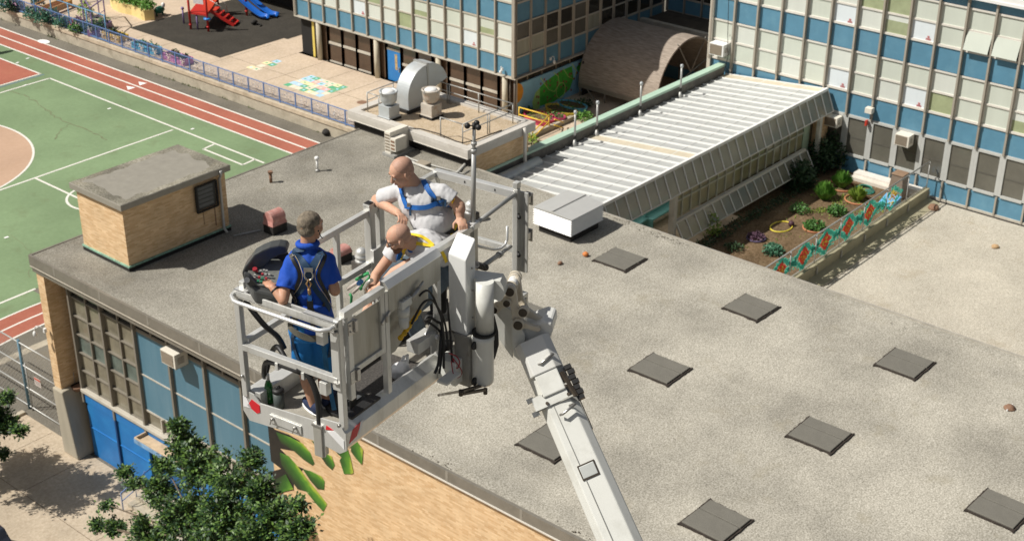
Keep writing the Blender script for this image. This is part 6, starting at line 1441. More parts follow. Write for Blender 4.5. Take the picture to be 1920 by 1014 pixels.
lnk((966, 530), (981.2, 584), .045, .048, WB + .14, .04); lnk((981.2, 584), (1028, 608), .048, .022, WB + .1, .04); lnk((972, 607.6), (1008, 618), .048, .022, WB + .0, .04); lnk((956.6, 545.5), (927, 530), .05, .04, WB + .12, .04)
b = MB(); pr = kn(956, 545, WB - .01); b.cyl(pr, pr + AXK * .26, .045, n=22); b.build('roller', WHITEP, bm_)
for k in (.06, .2, .25): b = MB(); b.cyl(pr + AXK * (k - .012), pr + AXK * (k + .012), .056, n=22); b.build('roller_flange', BOOMC, bm_)
plate([(917, 575), (935, 567), (962, 585), (963, 650), (961, 672), (938, 640), (920, 616)], WB + .06, .2, 'knuckle_plate', par=bm_)
plate([(958, 600), (966, 592), (984, 628), (984, 662), (974, 676), (964, 668), (961, 650)], WB - .0, .06, 'knuckle_plate', par=bm_)
plate([(962, 640), (984, 614), (1018, 602), (1034, 606), (1036, 622), (1028, 645), (968, 655)], WB + .04, .28, 'boom_head', M('boom_head_paint', (.68, .68, .65), .35, var=.04, dirt=(.5, .46, .38, .4), dscale=3), bev=.02, par=bm_)
BD0 = 12.0; RATIO = .75
a0 = qd(998, 640, BD0); a1 = qd(1162, 1014, BD0 - .35)
ad = (a1 - a0).normalized(); nn = (-_f - ad * (-_f).dot(ad)).normalized(); ss = nn.cross(ad).normalized()
if ss.dot(_r) < 0: ss = -ss
def sect(s0, s1, t0, t1, off=V((0, 0, 0)), wd=.165, nm='boom_section', m=BOOMW, b=None, prof=None):
    b = b or MB(); pf = prof or [(-1, -1.1), (-1, .35), (-.66, .85), (.62, .85), (1, .45), (1, -1.1)]
    A = [a0 + ad * s0 + ss * (x * wd * t0) + nn * (y * wd * t0) + off for x, y in pf]; B = [a0 + ad * s1 + ss * (x * wd * t1) + nn * (y * wd * t1) + off for x, y in pf]
    n = len(pf); b.add(A + B, [tuple(range(n)), tuple(range(2 * n - 1, n - 1, -1))] + [(i, (i + 1) % n, n + (i + 1) % n, n + i) for i in range(n)])
    return b.build(nm, m, bm_, bevel=.01)
sect(.0, .62, .93, .96, nm='boom_nose'); sect(.40, 2.4, .95, 1.10, nm='boom_tube'); sect(2.4, 14.0, 1.10, 1.12, nm='boom_tube')
sect(.0, .30, .93, .93, off=nn * .05, nm='nose_cover', m=MATS['boom_head_paint'])
# seam line along the top face and small fittings
b = MB(); b.beam(a0 + ad * .5 + nn * .136 - ss * .05, a0 + ad * 2.4 + nn * .165 - ss * .05, .006, .004, nn); b.build('seam', M('seam_grey', (.28, .28, .26), .6), bm_)
def fit(s, x, ls, lx, th, nm, m, lift=.0): b = MB(); b.obox(a0 + ad * s + ss * x + nn * (.133 + .0125 * s + lift), (ad, ss, nn), (ls / 2, lx / 2, th / 2)); return b.build(nm, m, bm_, bevel=.006)
def s_at(px, py):
    best = min(((i * .01, (lambda p: (p))(i)) for i in range(0, 300)), key=lambda q: abs(_proj_y(a0 + ad * q[0]) - py)); return best[0]
def _proj_y(p): d = p - CAM; return 507 - FPX * d.dot(_u) / d.dot(_f)
sA = s_at(1020, 745); sP = s_at(1083, 883); sD = s_at(1085, 785); sC = s_at(1000, 675)
fit(sP, .0, .105, .13, .014, 'inspection_plate', M('plate_grey', (.50, .52, .50), .35)); fit(sP, .0, .13, .15, .006, 'plate_outline', PIN)
b = MB(); b.obox(a0 + ad * sD + ss * .168 + nn * .0, (ad, ss, nn), (.16, .004, .055)); b.build('dark_label', M('label_glass', (.10, .10, .085), .25, var=.5, scale=9), bm_)
b = MB()
for k in (-.055, .055): b.beam(a0 + ad * (sA + k) - ss * .20 + nn * .10, a0 + ad * (sA + k) + ss * .14 + nn * .16, .014, .02, nn)
b.build('clamp_bar', ALUD, bm_)
b = MB(); b.obox(a0 + ad * sA - ss * .05 + nn * .14, (ad, ss, nn), (.055, .15, .012)); b.build('clamp_plate', BOOMW, bm_)
for (s_, x) in ((-.04, -.09), (.03, -.09), (-.04, .1), (.03, .1)): b = MB(); b.cyl(a0 + ad * (sA + s_) + ss * x + nn * .15, a0 + ad * (sA + s_) + ss * x + nn * .165, .014, n=10); b.build('clamp_bolt', PIN, bm_)
for (s_, x) in ((-.05, -.21), (.07, -.21)): b = MB(); b.obox(a0 + ad * (sA + s_) + ss * x + nn * .10, (ad, ss, nn), (.022, .03, .01)); b.build('clamp_ear', BOOMW, bm_)
b = MB()
for k in range(7): b.obox(a0 + ad * (sA - .18 + k * .045) + ss * (.185 + .01 * (k % 2)) + nn * .10, (ad, ss, nn), (.018, .03, .06))
b.build('hose_guide', RUBM, bm_)
b = MB(); b.beam(a0 + ad * (sA - .16) + ss * .12 + nn * .15, a0 + ad * (sA + .07) + ss * .15 + nn * .17, .03, .03); b.build('guide_bar', PIN, bm_)
for (s_, x) in ((sC + .02, .05), (sA + .13, .05)): b = MB(); b.tube([a0 + ad * (s_ - .01) + ss * (x + .02) + nn * .15, a0 + ad * s_ + ss * (x + .07) + nn * .19, a0 + ad * (s_ + .035) + ss * (x - .06) + nn * .19, a0 + ad * (s_ + .03) + ss * (x - .08) + nn * .17], .012, 8); b.build('lifting_eye', STEEL, bm_)
b = MB(); b.obox(a0 + ad * .36 + nn * .158 - ss * .0, (ad, ss, nn), (.13, .10, .012)); b.build('nose_plate', BOOMW, bm_, bevel=.01)

# anemometer mast
t = T('wind_mast', 'slim galvanised mast with a small cup anemometer clamped to the near basket rail', 'mast', tuple(W(1.8, .02, 1.17)))
mp0 = W(1.80, .02, 1.15); mp1 = onl(889, 242, OB.dot(E1) * 0 + 1.82)
b = MB(); b.cyl(mp0, mp0.lerp(mp1, .8), .021, .02, 12); b.build('lower_tube', GALV, t)
b = MB(); b.cyl(mp0.lerp(mp1, .78), mp1, .014, n=10); b.cyl(mp0.lerp(mp1, .76), mp0.lerp(mp1, .80), .026, n=12); b.cyl(mp0.lerp(mp1, .84), mp0.lerp(mp1, .87), .024, n=12); b.build('upper_tube', GALV, t)
b = MB()
for a in (20, 140, 260): q = mp1 + V((.055 * math.cos(rad(a)), .055 * math.sin(rad(a)), .03)); b.sphere(q, .025, 10, 8); b.cyl(mp1 + V((0, 0, .03)), q, .005)
b.cyl(mp1, mp1 + V((0, 0, .05)), .016); b.build('cups', RUBM, t)

# control console
ct = T('control_console', 'open dark grey control console with red and green keys hung on the basket corner', 'console', tuple(W(.1, .88, 1.1)))
CG = M('console_grey', (.065, .068, .066), .42, var=.1, coat=.1); CG2 = M('console_dark', (.02, .02, .02), .5)
dC = V((math.cos(YAW), math.sin(YAW), 0))
def vq(px, py, d): return hit(px, py, dC, d)
base = [vq(458, 512, 9.66), vq(475, 543, 9.52), vq(535, 556, 9.50), vq(545, 520, 9.75), vq(500, 495, 9.95), vq(470, 500, 9.8)]
b = MB(); b.prism([p - V((0, 0, .12)) for p in base], (0, 0, .12)); b.build('tray', CG, ct, bevel=.02)
pan = [vq(464, 513, 9.67), vq(478, 536, 9.56), vq(528, 540, 9.56), vq(542, 500, 9.85), vq(510, 480, 10.0), vq(474, 494, 9.8)]
b = MB(); b.prism(pan, (0, 0, .012)); b.build('key_panel', M('panel_slate', (.16, .165, .15), .5, var=.15, scale=20), ct, bevel=.003)
cover = [(456, 524), (453, 512), (459, 500), (467, 490), (476, 478), (490, 470), (505, 464), (522, 461), (535, 463), (540, 470), (536, 477), (522, 480), (507, 489), (494, 502), (480, 507), (470, 515), (463, 526)]
b = MB(); b.prism([vq(x, y, 9.68 + (x - 455) * .002) for x, y in cover], dC * .13); b.build('lid', CG, ct, bevel=.018)
b = MB(); b.prism([vq(x, y, 9.82 + (x - 455) * .002) for x, y in ((470, 512), (482, 488), (502, 474), (535, 468), (541, 478), (538, 505), (505, 512))], dC * .02); b.build('lid_inside', CG2, ct)
b = MB(); b.cyl(vq(463, 525, 9.52), vq(463, 525, 9.60), .022, n=14); b.build('hinge_bolt', STEEL, ct)
b = MB(); b.prism([vq(x, y, 9.56) for x, y in ((457, 512), (468, 516), (482, 532), (520, 546), (520, 560), (480, 556), (468, 540), (456, 524))], dC * .04); b.build('side_arm', CG, ct, bevel=.01)
pn = (pan[1] - pan[0]).cross(pan[2] - pan[0]).normalized(); pn = pn if pn.z > 0 else -pn
def key(px, py, m, s=.014):
    o_ = hit(px, py, pn, pan[0].dot(pn) + .02); b = MB(); ax = (pan[2] - pan[1]).normalized(); ay = pn.cross(ax); b.obox(o_, (ax, ay, pn), (s, s, .008)); return b.build('key', m, ct, bevel=.002)
KR = M('key_red', (.30, .02, .03), .4); KG = M('key_green', (.02, .16, .08), .4); KW = M('key_white', (.28, .28, .26), .4)
for (x, y, m) in ((482, 508, KR), (486, 520, KR), (492, 514, KR), (478, 516, KW), (489, 508, KW), (495, 507, KW), (484, 527, KG), (492, 522, KG), (498, 515, KW), (500, 508, KW), (499, 522, KR), (477, 521, KW), (505, 515, KW), (490, 528, KG)): key(x, y, m, .009)
b = MB(); o_ = hit(478, 507, pn, pan[0].dot(pn) + .015); b.cyl(o_, o_ + pn * .022, .018, n=16); b.build('stop_button', KR, ct)
# things in the basket
t = T('glass_bottle', 'green glass bottle with a silver neck standing on the basket floor', 'bottle', tuple(W(.13, .87, .03))); q = W(.13, .87, .03)
b = MB(); b.lathe(q, [(.034, 0), (.037, .01), (.037, .13), (.03, .17), (.015, .21), (.014, .22)], 18); b.build('body', M('bottle_green', (.01, .16, .03), .1, coat=.6, trans=.3), t); b = MB(); b.lathe(q + EZ * .21, [(.015, 0), (.016, .05), (.013, .055)], 14); b.build('neck_foil', ALUB, t)
t = T('drink_cup', 'dark travel cup with a black lid beside the green bottle', 'cup', tuple(W(.12, .76, .03))); q = W(.12, .76, .03)
b = MB(); b.lathe(q, [(.038, 0), (.043, .01), (.045, .14)], 20); b.build('body', M('cup_grey', (.07, .085, .08), .5), t); b = MB(); b.lathe(q + EZ * .14, [(.047, 0), (.048, .02), (.04, .03), (.02, .035)], 20); b.tube([q + V((-.02, 0, .17)), q + V((-.01, 0, .19)), q + V((.015, 0, .19)), q + V((.02, 0, .17))], .006, 6); b.build('lid', RUBM, t)
t = T('plastic_bag', 'crumpled white plastic bag on the basket floor under the side panel', 'bag', tuple(W(1.02, .2, .05))); b = MB(); b.sphere((0, 0, 0), (.09, .07, .085), 18, 12); b.v = [p * (1 + .35 * noise.noise(p * 18)) + W(.98, .18, .13) for p in b.v]; b.build('bag', M('bag_white', (.78, .78, .78), .4), t)
b = MB(); b.tube([W(.98, .18, .2), W(.99, .16, .26), W(1.02, .15, .26), W(1.03, .16, .17)], .014, 8); b.build('handle', MATS['bag_white'], t)
t = T('tool_bucket', 'green and white caddy with cloths and a blue bottle beyond the far rail', 'caddy', tuple(onl(680, 545, 1.15)))
for (pts, m, nm) in ((((668, 520), (690, 508), (694, 515), (676, 538)), 'caddy_green', 'cloth'), (((652, 538), (672, 524), (678, 530), (662, 545)), 'caddy_pink', 'cloth')):
    b = MB(); b.tube([onl(x, y + 4, 1.2) for x, y in pts], .014, 8); b.build(nm, M(m, (.03, .28, .09) if 'green' in m else (.50, .44, .40), .6, var=.25, scale=15), t)
b = MB(); b.cyl(onl(672, 532, 1.15), onl(678, 527, 1.15), .02); b.build('bottle', M('caddy_blue', (.05, .22, .60), .5), t)
b = MB(); b.tube([onl(656, 550, 1.15), onl(659, 556, 1.15), onl(658, 575, 1.15)], .012, 6); b.build('strap', MATS['caddy_green'], t)
b = MB(); b.tube([onl(x, y, 1.1) for x, y in ((688, 552), (684, 540), (690, 530), (697, 525))], .02, 6); b.build('bracket', ALUD, t)
# ================================================================ PEOPLE
from mathutils.bvhtree import BVHTree
SKIN = M('skin', (.56, .33, .225), .65, var=.07, scale=9, bump=.05, bscale=120, dirt=(.62, .27, .19, .5), dscale=14)
SKIN2 = M('skin_tanned', (.50, .27, .17), .5, var=.07, scale=9, bump=.05, bscale=120)
TEE = M('tee_white', (.55, .55, .56), .85, var=.03, scale=6, bump=.25, bscale=25)
POLO = M('polo_blue', (.004, .065, .42), .8, var=.08, scale=6, bump=.25, bscale=25)
SHORT = M('shorts_blue', (.005, .15, .42), .8, var=.1, scale=6, bump=.25, bscale=30)
NAVY = M('harness_navy', (.012, .045, .10), .7, var=.2, scale=20); HBLUE = M('harness_blue', (.012, .12, .42), .65, var=.15, scale=20); HYEL = M('harness_yellow', (.78, .56, .02), .65, var=.1, scale=20)
TROU = M('trousers_black', (.02, .021, .022), .85, var=.3, scale=8, bump=.3, bscale=25); DENIM = M('denim_grey', (.07, .095, .12), .85, var=.25, scale=14, bump=.3, bscale=40)
HAIR = M('hair_grey_brown', (.20, .165, .12), .8, var=.55, scale=30, bump=.8, bscale=160); STUB = M('shaved_scalp', (.45, .265, .19), .6, var=.12, scale=30, fine=.12, bscale=200); BEARD = M('beard_brown', (.14, .07, .04), .9, var=.5, scale=60, bump=.5, bscale=160)
SHOE = M('shoe_navy', (.01, .02, .06), .8, var=.3, scale=20, bump=.3, bscale=80); SOCK = M('sock_white', (.55, .55, .58), .9)
DG = bpy.context.evaluated_depsgraph_get
for _m in (SKIN, SKIN2):
    _p = _m.node_tree.nodes['Principled BSDF']; _p.inputs['Subsurface Weight'].default_value = .12; _p.inputs['Subsurface Radius'].default_value = (.02, .008, .004)
class Blob:
    def __init__(s): s.m = MB()
    def cap(s, a, b, r0, r1=None, n=18):
        a = V(a); b = V(b); r1 = r0 if r1 is None else r1
        s.m.tube([a, b], [r0, r1], n); s.m.sphere(a, r0, n, 12); s.m.sphere(b, r1, n, 12); return s
    def cyl(s, a, b, r0, r1=None, n=22): s.m.tube([V(a), V(b)], [r0, r0 if r1 is None else r1], n); return s
    def chain(s, pts, rs):
        for i in range(len(pts) - 1): s.cap(pts[i], pts[i + 1], rs[i], rs[i + 1])
        return s
    def ell(s, c, ax, r, n=22): s.m.sphere(c, r, n, 16, ax); return s
    def build(s, name, mat, parent, vox=.006, smooth=5, wr=0.0, ws=9.0, wdir=None, post=None):
        me = bpy.data.meshes.new(name + '_tmp'); me.from_pydata([tuple(p) for p in s.m.v], [], s.m.f)
        bm = bmesh.new(); bm.from_mesh(me); bmesh.ops.recalc_face_normals(bm, faces=bm.faces); bm.to_mesh(me); bm.free()
        o = bpy.data.objects.new(name + '_tmp', me); COL.objects.link(o)
        md = o.modifiers.new('r', 'REMESH'); md.mode = 'VOXEL'; md.voxel_size = vox; md.use_smooth_shade = True
        m2 = o.modifiers.new('s', 'SMOOTH'); m2.factor = .5; m2.iterations = smooth
        dg = bpy.context.evaluated_depsgraph_get(); dg.update()
        nm = bpy.data.meshes.new_from_object(o.evaluated_get(dg)); bpy.data.objects.remove(o); bpy.data.meshes.remove(me)
        nm.name = name
        if wr:
            ns = [v.normal.copy() for v in nm.vertices]
            for v, n_ in zip(nm.vertices, ns):
                p = v.co.copy()
                q = V((p.x * ws, p.y * ws, p.z * ws * .55)) if wdir is None else p * ws - wdir * (p.dot(wdir) * ws * .6)
                v.co = p + n_ * (wr * (noise.noise(q) + .6 * noise.noise(q * 2.1 + V((5, 1, 2)))))
        if post: post(nm)
        Mi = WM.get(parent.name, Matrix.Identity(4)).inverted(); nm.transform(Mi); nm.materials.clear(); nm.materials.append(mat)
        for p in nm.polygons: p.use_smooth = True
        ob = bpy.data.objects.new(name, nm); COL.objects.link(ob); ob.parent = parent; WM[ob.name] = WM[parent.name]
        return ob
def frame(fwd, up=EZ):
    f = V(fwd).normalized(); s = f.cross(V(up)).normalized(); u = s.cross(f).normalized(); return f, s, u      # s = person's right
def head(b, c, fwd, up=EZ, k=1.0):
    f, s, u = frame(fwd, up); c = V(c)
    b.ell(c + u * .028 * k - f * .012 * k, (f, s, u), (.098 * k, .077 * k, .088 * k))
    b.ell(c - u * .035 * k + f * .022 * k, (f, s, u), (.066 * k, .062 * k, .075 * k))
    b.ell(c - u * .092 * k + f * .062 * k, (f, s, u), (.026 * k, .03 * k, .022 * k))
    b.cap(c + f * .080 * k + u * .022 * k, c + f * .104 * k - u * .018 * k, .010 * k, .015 * k); b.ell(c + f * .092 * k - u * .021 * k, (f, s, u), (.016 * k, .019 * k, .011 * k))
    b.cap(c + f * .072 * k + u * .034 * k - s * .034 * k, c + f * .072 * k + u * .034 * k + s * .034 * k, .015 * k)
    b.ell(c + f * .074 * k - u * .053 * k, (f, s, u), (.020 * k, .027 * k, .012 * k))
    for q in (-1, 1): b.ell(c + f * .055 * k - u * .018 * k + s * q * .043 * k, (f, s, u), (.026, .020, .028)); b.ell(c + s * (q * .081 * k) - u * .004 * k - f * .004, (f * .94 + s * q * .34, s, u), (.022 * k, .009 * k, .033 * k))
    return f, s, u
def face_parts(t, c, f, s, u, k=1.0, brow=BEARD, mouth=True):
    c = V(c)
    for q in (-1, 1):
        e = c + f * .077 * k + u * .012 * k + s * (q * .031 * k)
        b = MB(); b.sphere(e, .0125 * k, 12, 8); b.build('eye', M('eye_white', (.55, .50, .46), .3), t)
        b = MB(); b.sphere(e + f * .0075 * k - u * .003, .0065 * k, 10, 8); b.build('pupil', RUBM, t)
        b = MB(); b.tube([c + f * .084 * k + u * .034 * k + s * q * .014, c + f * .086 * k + u * .040 * k + s * q * .030, c + f * .073 * k + u * .033 * k + s * q * .05], [.004, .005, .003], 6); b.build('eyebrow', brow, t)
    if mouth: b = MB(); b.tube([c + f * .086 * k - u * .055 * k - s * .022, c + f * .095 * k - u * .054 * k, c + f * .086 * k - u * .055 * k + s * .022], [.003, .0045, .003], 6); b.build('mouth', M('lip', (.36, .13, .11), .5), t)
def hand(b, w, d, pn, ts, curl=.6, k=1.0, spread=.1):
    """w wrist, d direction to the knuckles, pn palm normal (fingers curl towards it), ts thumb side"""
    d = V(d).normalized(); pn = (V(pn) - d * V(pn).dot(d)).normalized(); t = d.cross(pn); t = t if t.dot(V(ts)) > 0 else -t; w = V(w)
    b.ell(w + d * .045 * k, (d, t, pn), (.05 * k, .04 * k, .017 * k)); b.cap(w, w + d * .03 * k, .024 * k, .022 * k, 14)
    for i, (o, L_) in enumerate(((.030, .90), (.010, 1.0), (-.011, .95), (-.031, .76))):
        p = w + d * .082 * k + t * (o * k); dd = (d + t * (o * spread * 8)).normalized(); a = curl * (1 + .12 * (i - 1.5))
        for j, (sl, r) in enumerate(((.042, .0095), (.027, .0088), (.021, .0078))):
            ang = a * (j + .6); q = p + (dd * math.cos(ang) + pn * math.sin(ang)) * (sl * L_ * k); b.cap(p, q, r * k, (r - .0007) * k, 10); p = q
    p = w + d * .022 * k + t * .028 * k; q = p + (d * .55 + t * .75 + pn * .25).normalized() * .04 * k; b.cap(p, q, .0125 * k, .0105 * k, 10); b.cap(q, q + (d * .85 + t * .2 + pn * .45).normalized() * .032 * k, .0105 * k, .0085 * k, 10)
def bvh(o):
    Mw = WM[o.name]; me = o.data; return BVHTree.FromPolygons([Mw @ v.co for v in me.vertices], [tuple(p.vertices) for p in me.polygons])
def ribbon(trees, pts, wd, mat, parent, name='strap', off=.009, th=.004, n=8):
    q = []; m = len(pts); pts = [V(p) for p in pts]
    for i in range(m - 1):
        p0, p1, p2, p3 = pts[max(i - 1, 0)], pts[i], pts[i + 1], pts[min(i + 2, m - 1)]
        for k in range(n): t = k / n; q.append(.5 * ((2 * p1) + (p2 - p0) * t + (2 * p0 - 5 * p1 + 4 * p2 - p3) * t * t + (3 * p1 - p0 - 3 * p2 + p3) * t ** 3))
    q.append(pts[-1]); S = []
    for p in q:
        best = None; d = (p - CAM).normalized()
        for tr in trees:
            loc, nr, idx, dist = tr.ray_cast(CAM, d)
            if loc is not None and (best is None or dist < best[2]): best = (loc, nr if nr.dot(d) < 0 else -nr, dist)
        if best is None:
            for tr in trees:
                loc, nr, idx, dist = tr.find_nearest(p)
                if best is None or dist < best[2]: best = (loc, nr, dist)
        S.append([best[0], best[1]])
    for _ in range(3):      # keep the webbing lying smoothly
        S = [[S[i][0] if i in (0, len(S) - 1) else (S[i - 1][0] + S[i][0] * 2 + S[i + 1][0]) / 4, (S[max(i - 1, 0)][1] + S[i][1] + S[min(i + 1, len(S) - 1)][1]).normalized()] for i in range(len(S))]
    S = [(p + n_ * off, n_) for p, n_ in S]
    b = MB(); vs = []
    for i, (p, n_) in enumerate(S):
        tg = (S[min(i + 1, len(S) - 1)][0] - S[max(i - 1, 0)][0]); tg = tg.normalized() if tg.length > 1e-6 else V((0, 0, 1)); s = tg.cross(n_).normalized() * wd / 2
        vs += [p - s, p + s, p + s + n_ * th, p - s + n_ * th]
    fs = []
    for i in range(len(S) - 1):
        a = 4 * i
        for k in range(4): fs.append((a + k, a + (k + 1) % 4, a + 4 + (k + 1) % 4, a + 4 + k))
    fs += [(0, 1, 2, 3), (len(vs) - 4, len(vs) - 3, len(vs) - 2, len(vs) - 1)]
    b.add(vs, fs); return b.build(name, mat, parent)

# ---------------------------------------------------------------- man in blue, back to the camera
p1 = T('person', 'man in a blue polo and blue shorts with dark harness, standing with his back turned at the control console', 'person', tuple(W(.22, .5, .03)))
p1['label'] = 'man in blue polo and shorts, back turned, one hand on the control console'
d0 = 9.62
nk = vq(577, 461, d0); ch = vq(580, 505, d0); wa = vq(584, 572, d0); hp_ = vq(586, 606, d0)
shL = vq(546, 492, d0); shR = vq(613, 489, d0 - .0); elL = vq(531, 562, d0 - .16); wrL = vq(511, 539, d0 - .10); elR = vq(628, 545, d0 - .06); wrR = vq(618, 527, d0 + .18)
knL = vq(573, 696, d0 + .02); knR = vq(608, 700, d0 + .05); anL = vq(590, 765, d0 - .02); anR = vq(616, 765, d0 + .1)
hc = vq(582, 424, d0 + .01)
f1, s1, u1 = frame(V((math.cos(YAW - .72), math.sin(YAW - .72), -.14)))
b = Blob(); head(b, hc, f1, k=1.02)
b.cap(nk - EZ * .02, hc - u1 * .05 - f1 * .02, .060, .052)
b.cap(nk - EZ * .14, wa, .09, .10); b.cap(shL, shR, .04); b.chain([shL, elL, wrL], [.046, .042, .028]); b.chain([shR, elR, wrR], [.046, .042, .028])
hand(b, wrL, vq(500, 528, d0 - .02) - wrL, -EZ, vq(500, 500, d0 + .1) - wrL, .35); hand(b, wrR, vq(600, 526, d0 + .3) - wrR, -EZ, _r * -1, .5)
sp = lambda a, c, t: a.lerp(c, t)
for kn, an, sgn in ((knL, anL, -1), (knR, anR, 1)):
    hj = hp_ + _r * (.09 * sgn); b.cap(hj, kn, .085, .058)
    cm = sp(kn, an, .3) - dC * .018; b.cap(kn, cm, .055, .055); b.cap(cm, an, .052, .034); 
    toe = an + V((0, 0, -.055)) + (dC * .8 - _r * .55 * (1 if sgn < 0 else -.4)).normalized() * .12; b.cap(an - EZ * .05, toe, .035, .03)
b.build('body', SKIN2, p1, .006, 4)
b = Blob(); b.ell(hc + u1 * .036 - f1 * .017, (f1, s1, u1), (.098, .0805, .085)); b.ell(hc - u1 * .008 - f1 * .040, (f1, s1, u1), (.066, .0785, .070)); b.build('hair', HAIR, p1, .006, 4, wr=.0015, ws=90)
face_parts(p1, hc, f1, s1, u1, 1.02, HAIR)
b = Blob(); b.cap(nk - EZ * .14, wa + EZ * .02, .135, .135); b.ell(ch - EZ * .02, (dC, _r, EZ), (.13, .185, .22)); b.cap(shL, shR, .066); b.cyl(wa + EZ * .06, hp_ - EZ * .03, .150, .176)
b.ell(nk - EZ * .10 - dC * .01, (dC, _r, EZ), (.095, .13, .10)); b.cap(nk - EZ * .055, shL - EZ * .005, .066, .064); b.cap(nk - EZ * .055, shR - EZ * .005, .066, .064)
b.cyl(sp(shL, elL, .02), sp(shL, elL, .70), .062, .078); b.cyl(sp(shR, elR, .02), sp(shR, elR, .72), .062, .076)
b.cyl(nk - EZ * .06, nk + EZ * .015, .085, .072)
for sg in (-1, 1): b.ell(ch + _r * (.08 * sg) - dC * .04 + EZ * .0, (dC, _r, EZ), (.10, .10, .18))
polo = b.build('polo_shirt', POLO, p1, .007, 9, wr=.011, ws=12)
b = Blob(); b.m.tube([nk + EZ * .0 + (dC * math.cos(a) + _r * math.sin(a)) * .070 + EZ * (.018 - .01 * math.cos(a)) for a in [2 * PI * i / 20 for i in range(20)]], .024, 8, closed=True); b.build('collar', POLO, p1, .006, 2)
b = Blob(); b.cyl(hp_ + EZ * .06, hp_ - EZ * .08, .165, .185)
for kn, sgn in ((knL, -1), (knR, 1)): hj = hp_ + _r * (.088 * sgn) - EZ * .02; b.cyl(hj, kn + EZ * .03, .10, .098); b.ell(hj - dC * .03, (dC, _r, EZ), (.11, .10, .12))
sho = b.build('shorts', SHORT, p1, .007, 4, wr=.011, ws=10)
tr = [bvh(polo), bvh(sho)]
D9 = d0 - .2
def q1(x, y): return vq(x, y, D9)
for pts, wd in ((((548, 462), (556, 478), (572, 497), (579, 508)), .055), (((607, 460), (600, 478), (588, 497), (579, 508)), .055), (((577, 522), (568, 538), (554, 556), (541, 576)), .045), (((581, 522), (590, 538), (604, 558), (618, 580)), .045), (((579, 508), (579, 520), (579, 530)), .05)):
    ribbon(tr, [q1(*p) for p in pts], wd, NAVY, p1, 'harness_strap', off=.004)
for pts in (((541, 470), (552, 492), (562, 516), (552, 544), (534, 574)), ((613, 466), (606, 492), (597, 516), (610, 546), (626, 578))): ribbon(tr, [q1(*p) for p in pts], .026, RUBM, p1, 'strap_padding', off=.005)
for pts in (((544, 468), (560, 492), (568, 516), (558, 542), (538, 574)), ((610, 465), (599, 492), (591, 516), (603, 544), (622, 578))): ribbon(tr, [q1(*p) for p in pts], .005, M('piping_sand', (.5, .42, .28), .6), p1, 'piping', off=.010, th=.002)
ribbon(tr, [q1(*p) for p in ((534, 594), (545, 612), (562, 626), (586, 634), (606, 628), (622, 614))], .05, M('hip_belt', (.10, .095, .075), .8, var=.2), p1, 'hip_belt', off=.006, th=.01)
for pts in (((556, 612), (550, 635), (556, 660), (562, 676)), ((613, 612), (620, 640), (616, 668))): ribbon(tr, [q1(*p) for p in pts], .03, NAVY, p1, 'leg_strap')
rc = tr[0].find_nearest(q1(579, 522))[0] - dC * .012
b = MB(); b.tube([rc + _r * (.032 * math.cos(a)) + EZ * (.04 * math.sin(a) + .0) for a in [2 * PI * i / 20 for i in range(20)]], .0065, 8, closed=True); b.obox(rc + EZ * .045, (_r, dC, EZ), (.034, .006, .014)); b.build('back_ring', STEEL, p1)
b = MB(); b.tube([rc - EZ * .03 - dC * .015, rc - EZ * .06 - dC * .02 + _r * .018, rc - EZ * .10 - dC * .02, rc - EZ * .06 - dC * .02 - _r * .018], .009, 8, closed=True); b.cyl(rc - EZ * .1 - dC * .02, rc - EZ * .15 - dC * .02, .013); b.build('snap_hook', M('brass', (.42, .26, .12), .35, metal=.7, var=.2, scale=20), p1)
b = MB(); lp = rc - EZ * .15 - dC * .02; b.beam(lp, lp - EZ * .06, .03, .02, dC); b.build('hook_webbing', HBLUE, p1)
b = MB(); b.beam(lp - EZ * .05, lp - EZ * .15, .045, .025, dC); b.beam(lp - EZ * .12, lp - EZ * .27 + _r * .02, .05, .012, dC); b.build('shock_pack', RUBM, p1)
b = MB(); pts = [vq(x, y, dd) for x, y, dd in ((602, 600, 9.42), (606, 640, 9.44), (612, 690, 9.46), (620, 735, 9.48), (627, 768, 9.5))]
for a, c in zip(pts[:-1], pts[1:]): b.beam(a, c, .036, .004, dC)
b.build('lanyard', M('lanyard_teal', (.01, .10, .22), .7), p1)
b = MB(); b.cyl(wrL - (wrL - elL).normalized() * .035, wrL - (wrL - elL).normalized() * .022, .034, n=16); b.build('watch', RUBM, p1)
b = MB(); e = hc + s1 * .083 - u1 * .01; b.tube([e + f1 * .006, e + f1 * .012 - u1 * .02 + s1 * .008, e + f1 * .03 - u1 * .05, e + f1 * .05 - u1 * .07], .004, 6); b.sphere(e + s1 * .004, .009); b.build('earphone', RUBM, p1)
for an, sgn, dr in ((anL, -1, (dC * .85 - _r * .62)), (anR, 1, (dC * .9 + _r * .2))):
    dr = V((dr.x, dr.y, 0)).normalized(); sd_ = dr.cross(EZ); fl = OB.z + .03
    b = Blob(); a = V((an.x, an.y, fl + .045)); b.ell(a + dr * .05, (dr, sd_, EZ), (.13, .046, .042)); b.ell(a - dr * .03 + EZ * .01, (dr, sd_, EZ), (.06, .042, .055)); b.build('shoe', SHOE, p1, .006, 3)
    b = MB(); b.sphere(V((an.x, an.y, fl + .012)) + dr * .045, (.138, .05, .012), 20, 6, (dr, sd_, EZ)); b.build('sole', WHITEP, p1)
    b = Blob(); b.cyl(a + EZ * .01, an + EZ * .01, .04, .04); b.build('sock', SOCK, p1, .006, 2)
    b = MB(); [b.cyl(a + dr * (.03 + k * .02) - sd_ * .02 + EZ * (.05 - k * .005), a + dr * (.03 + k * .02) + sd_ * .02 + EZ * (.05 - k * .005), .003, n=6) for k in range(4)]; b.build('laces', RUBM, p1)

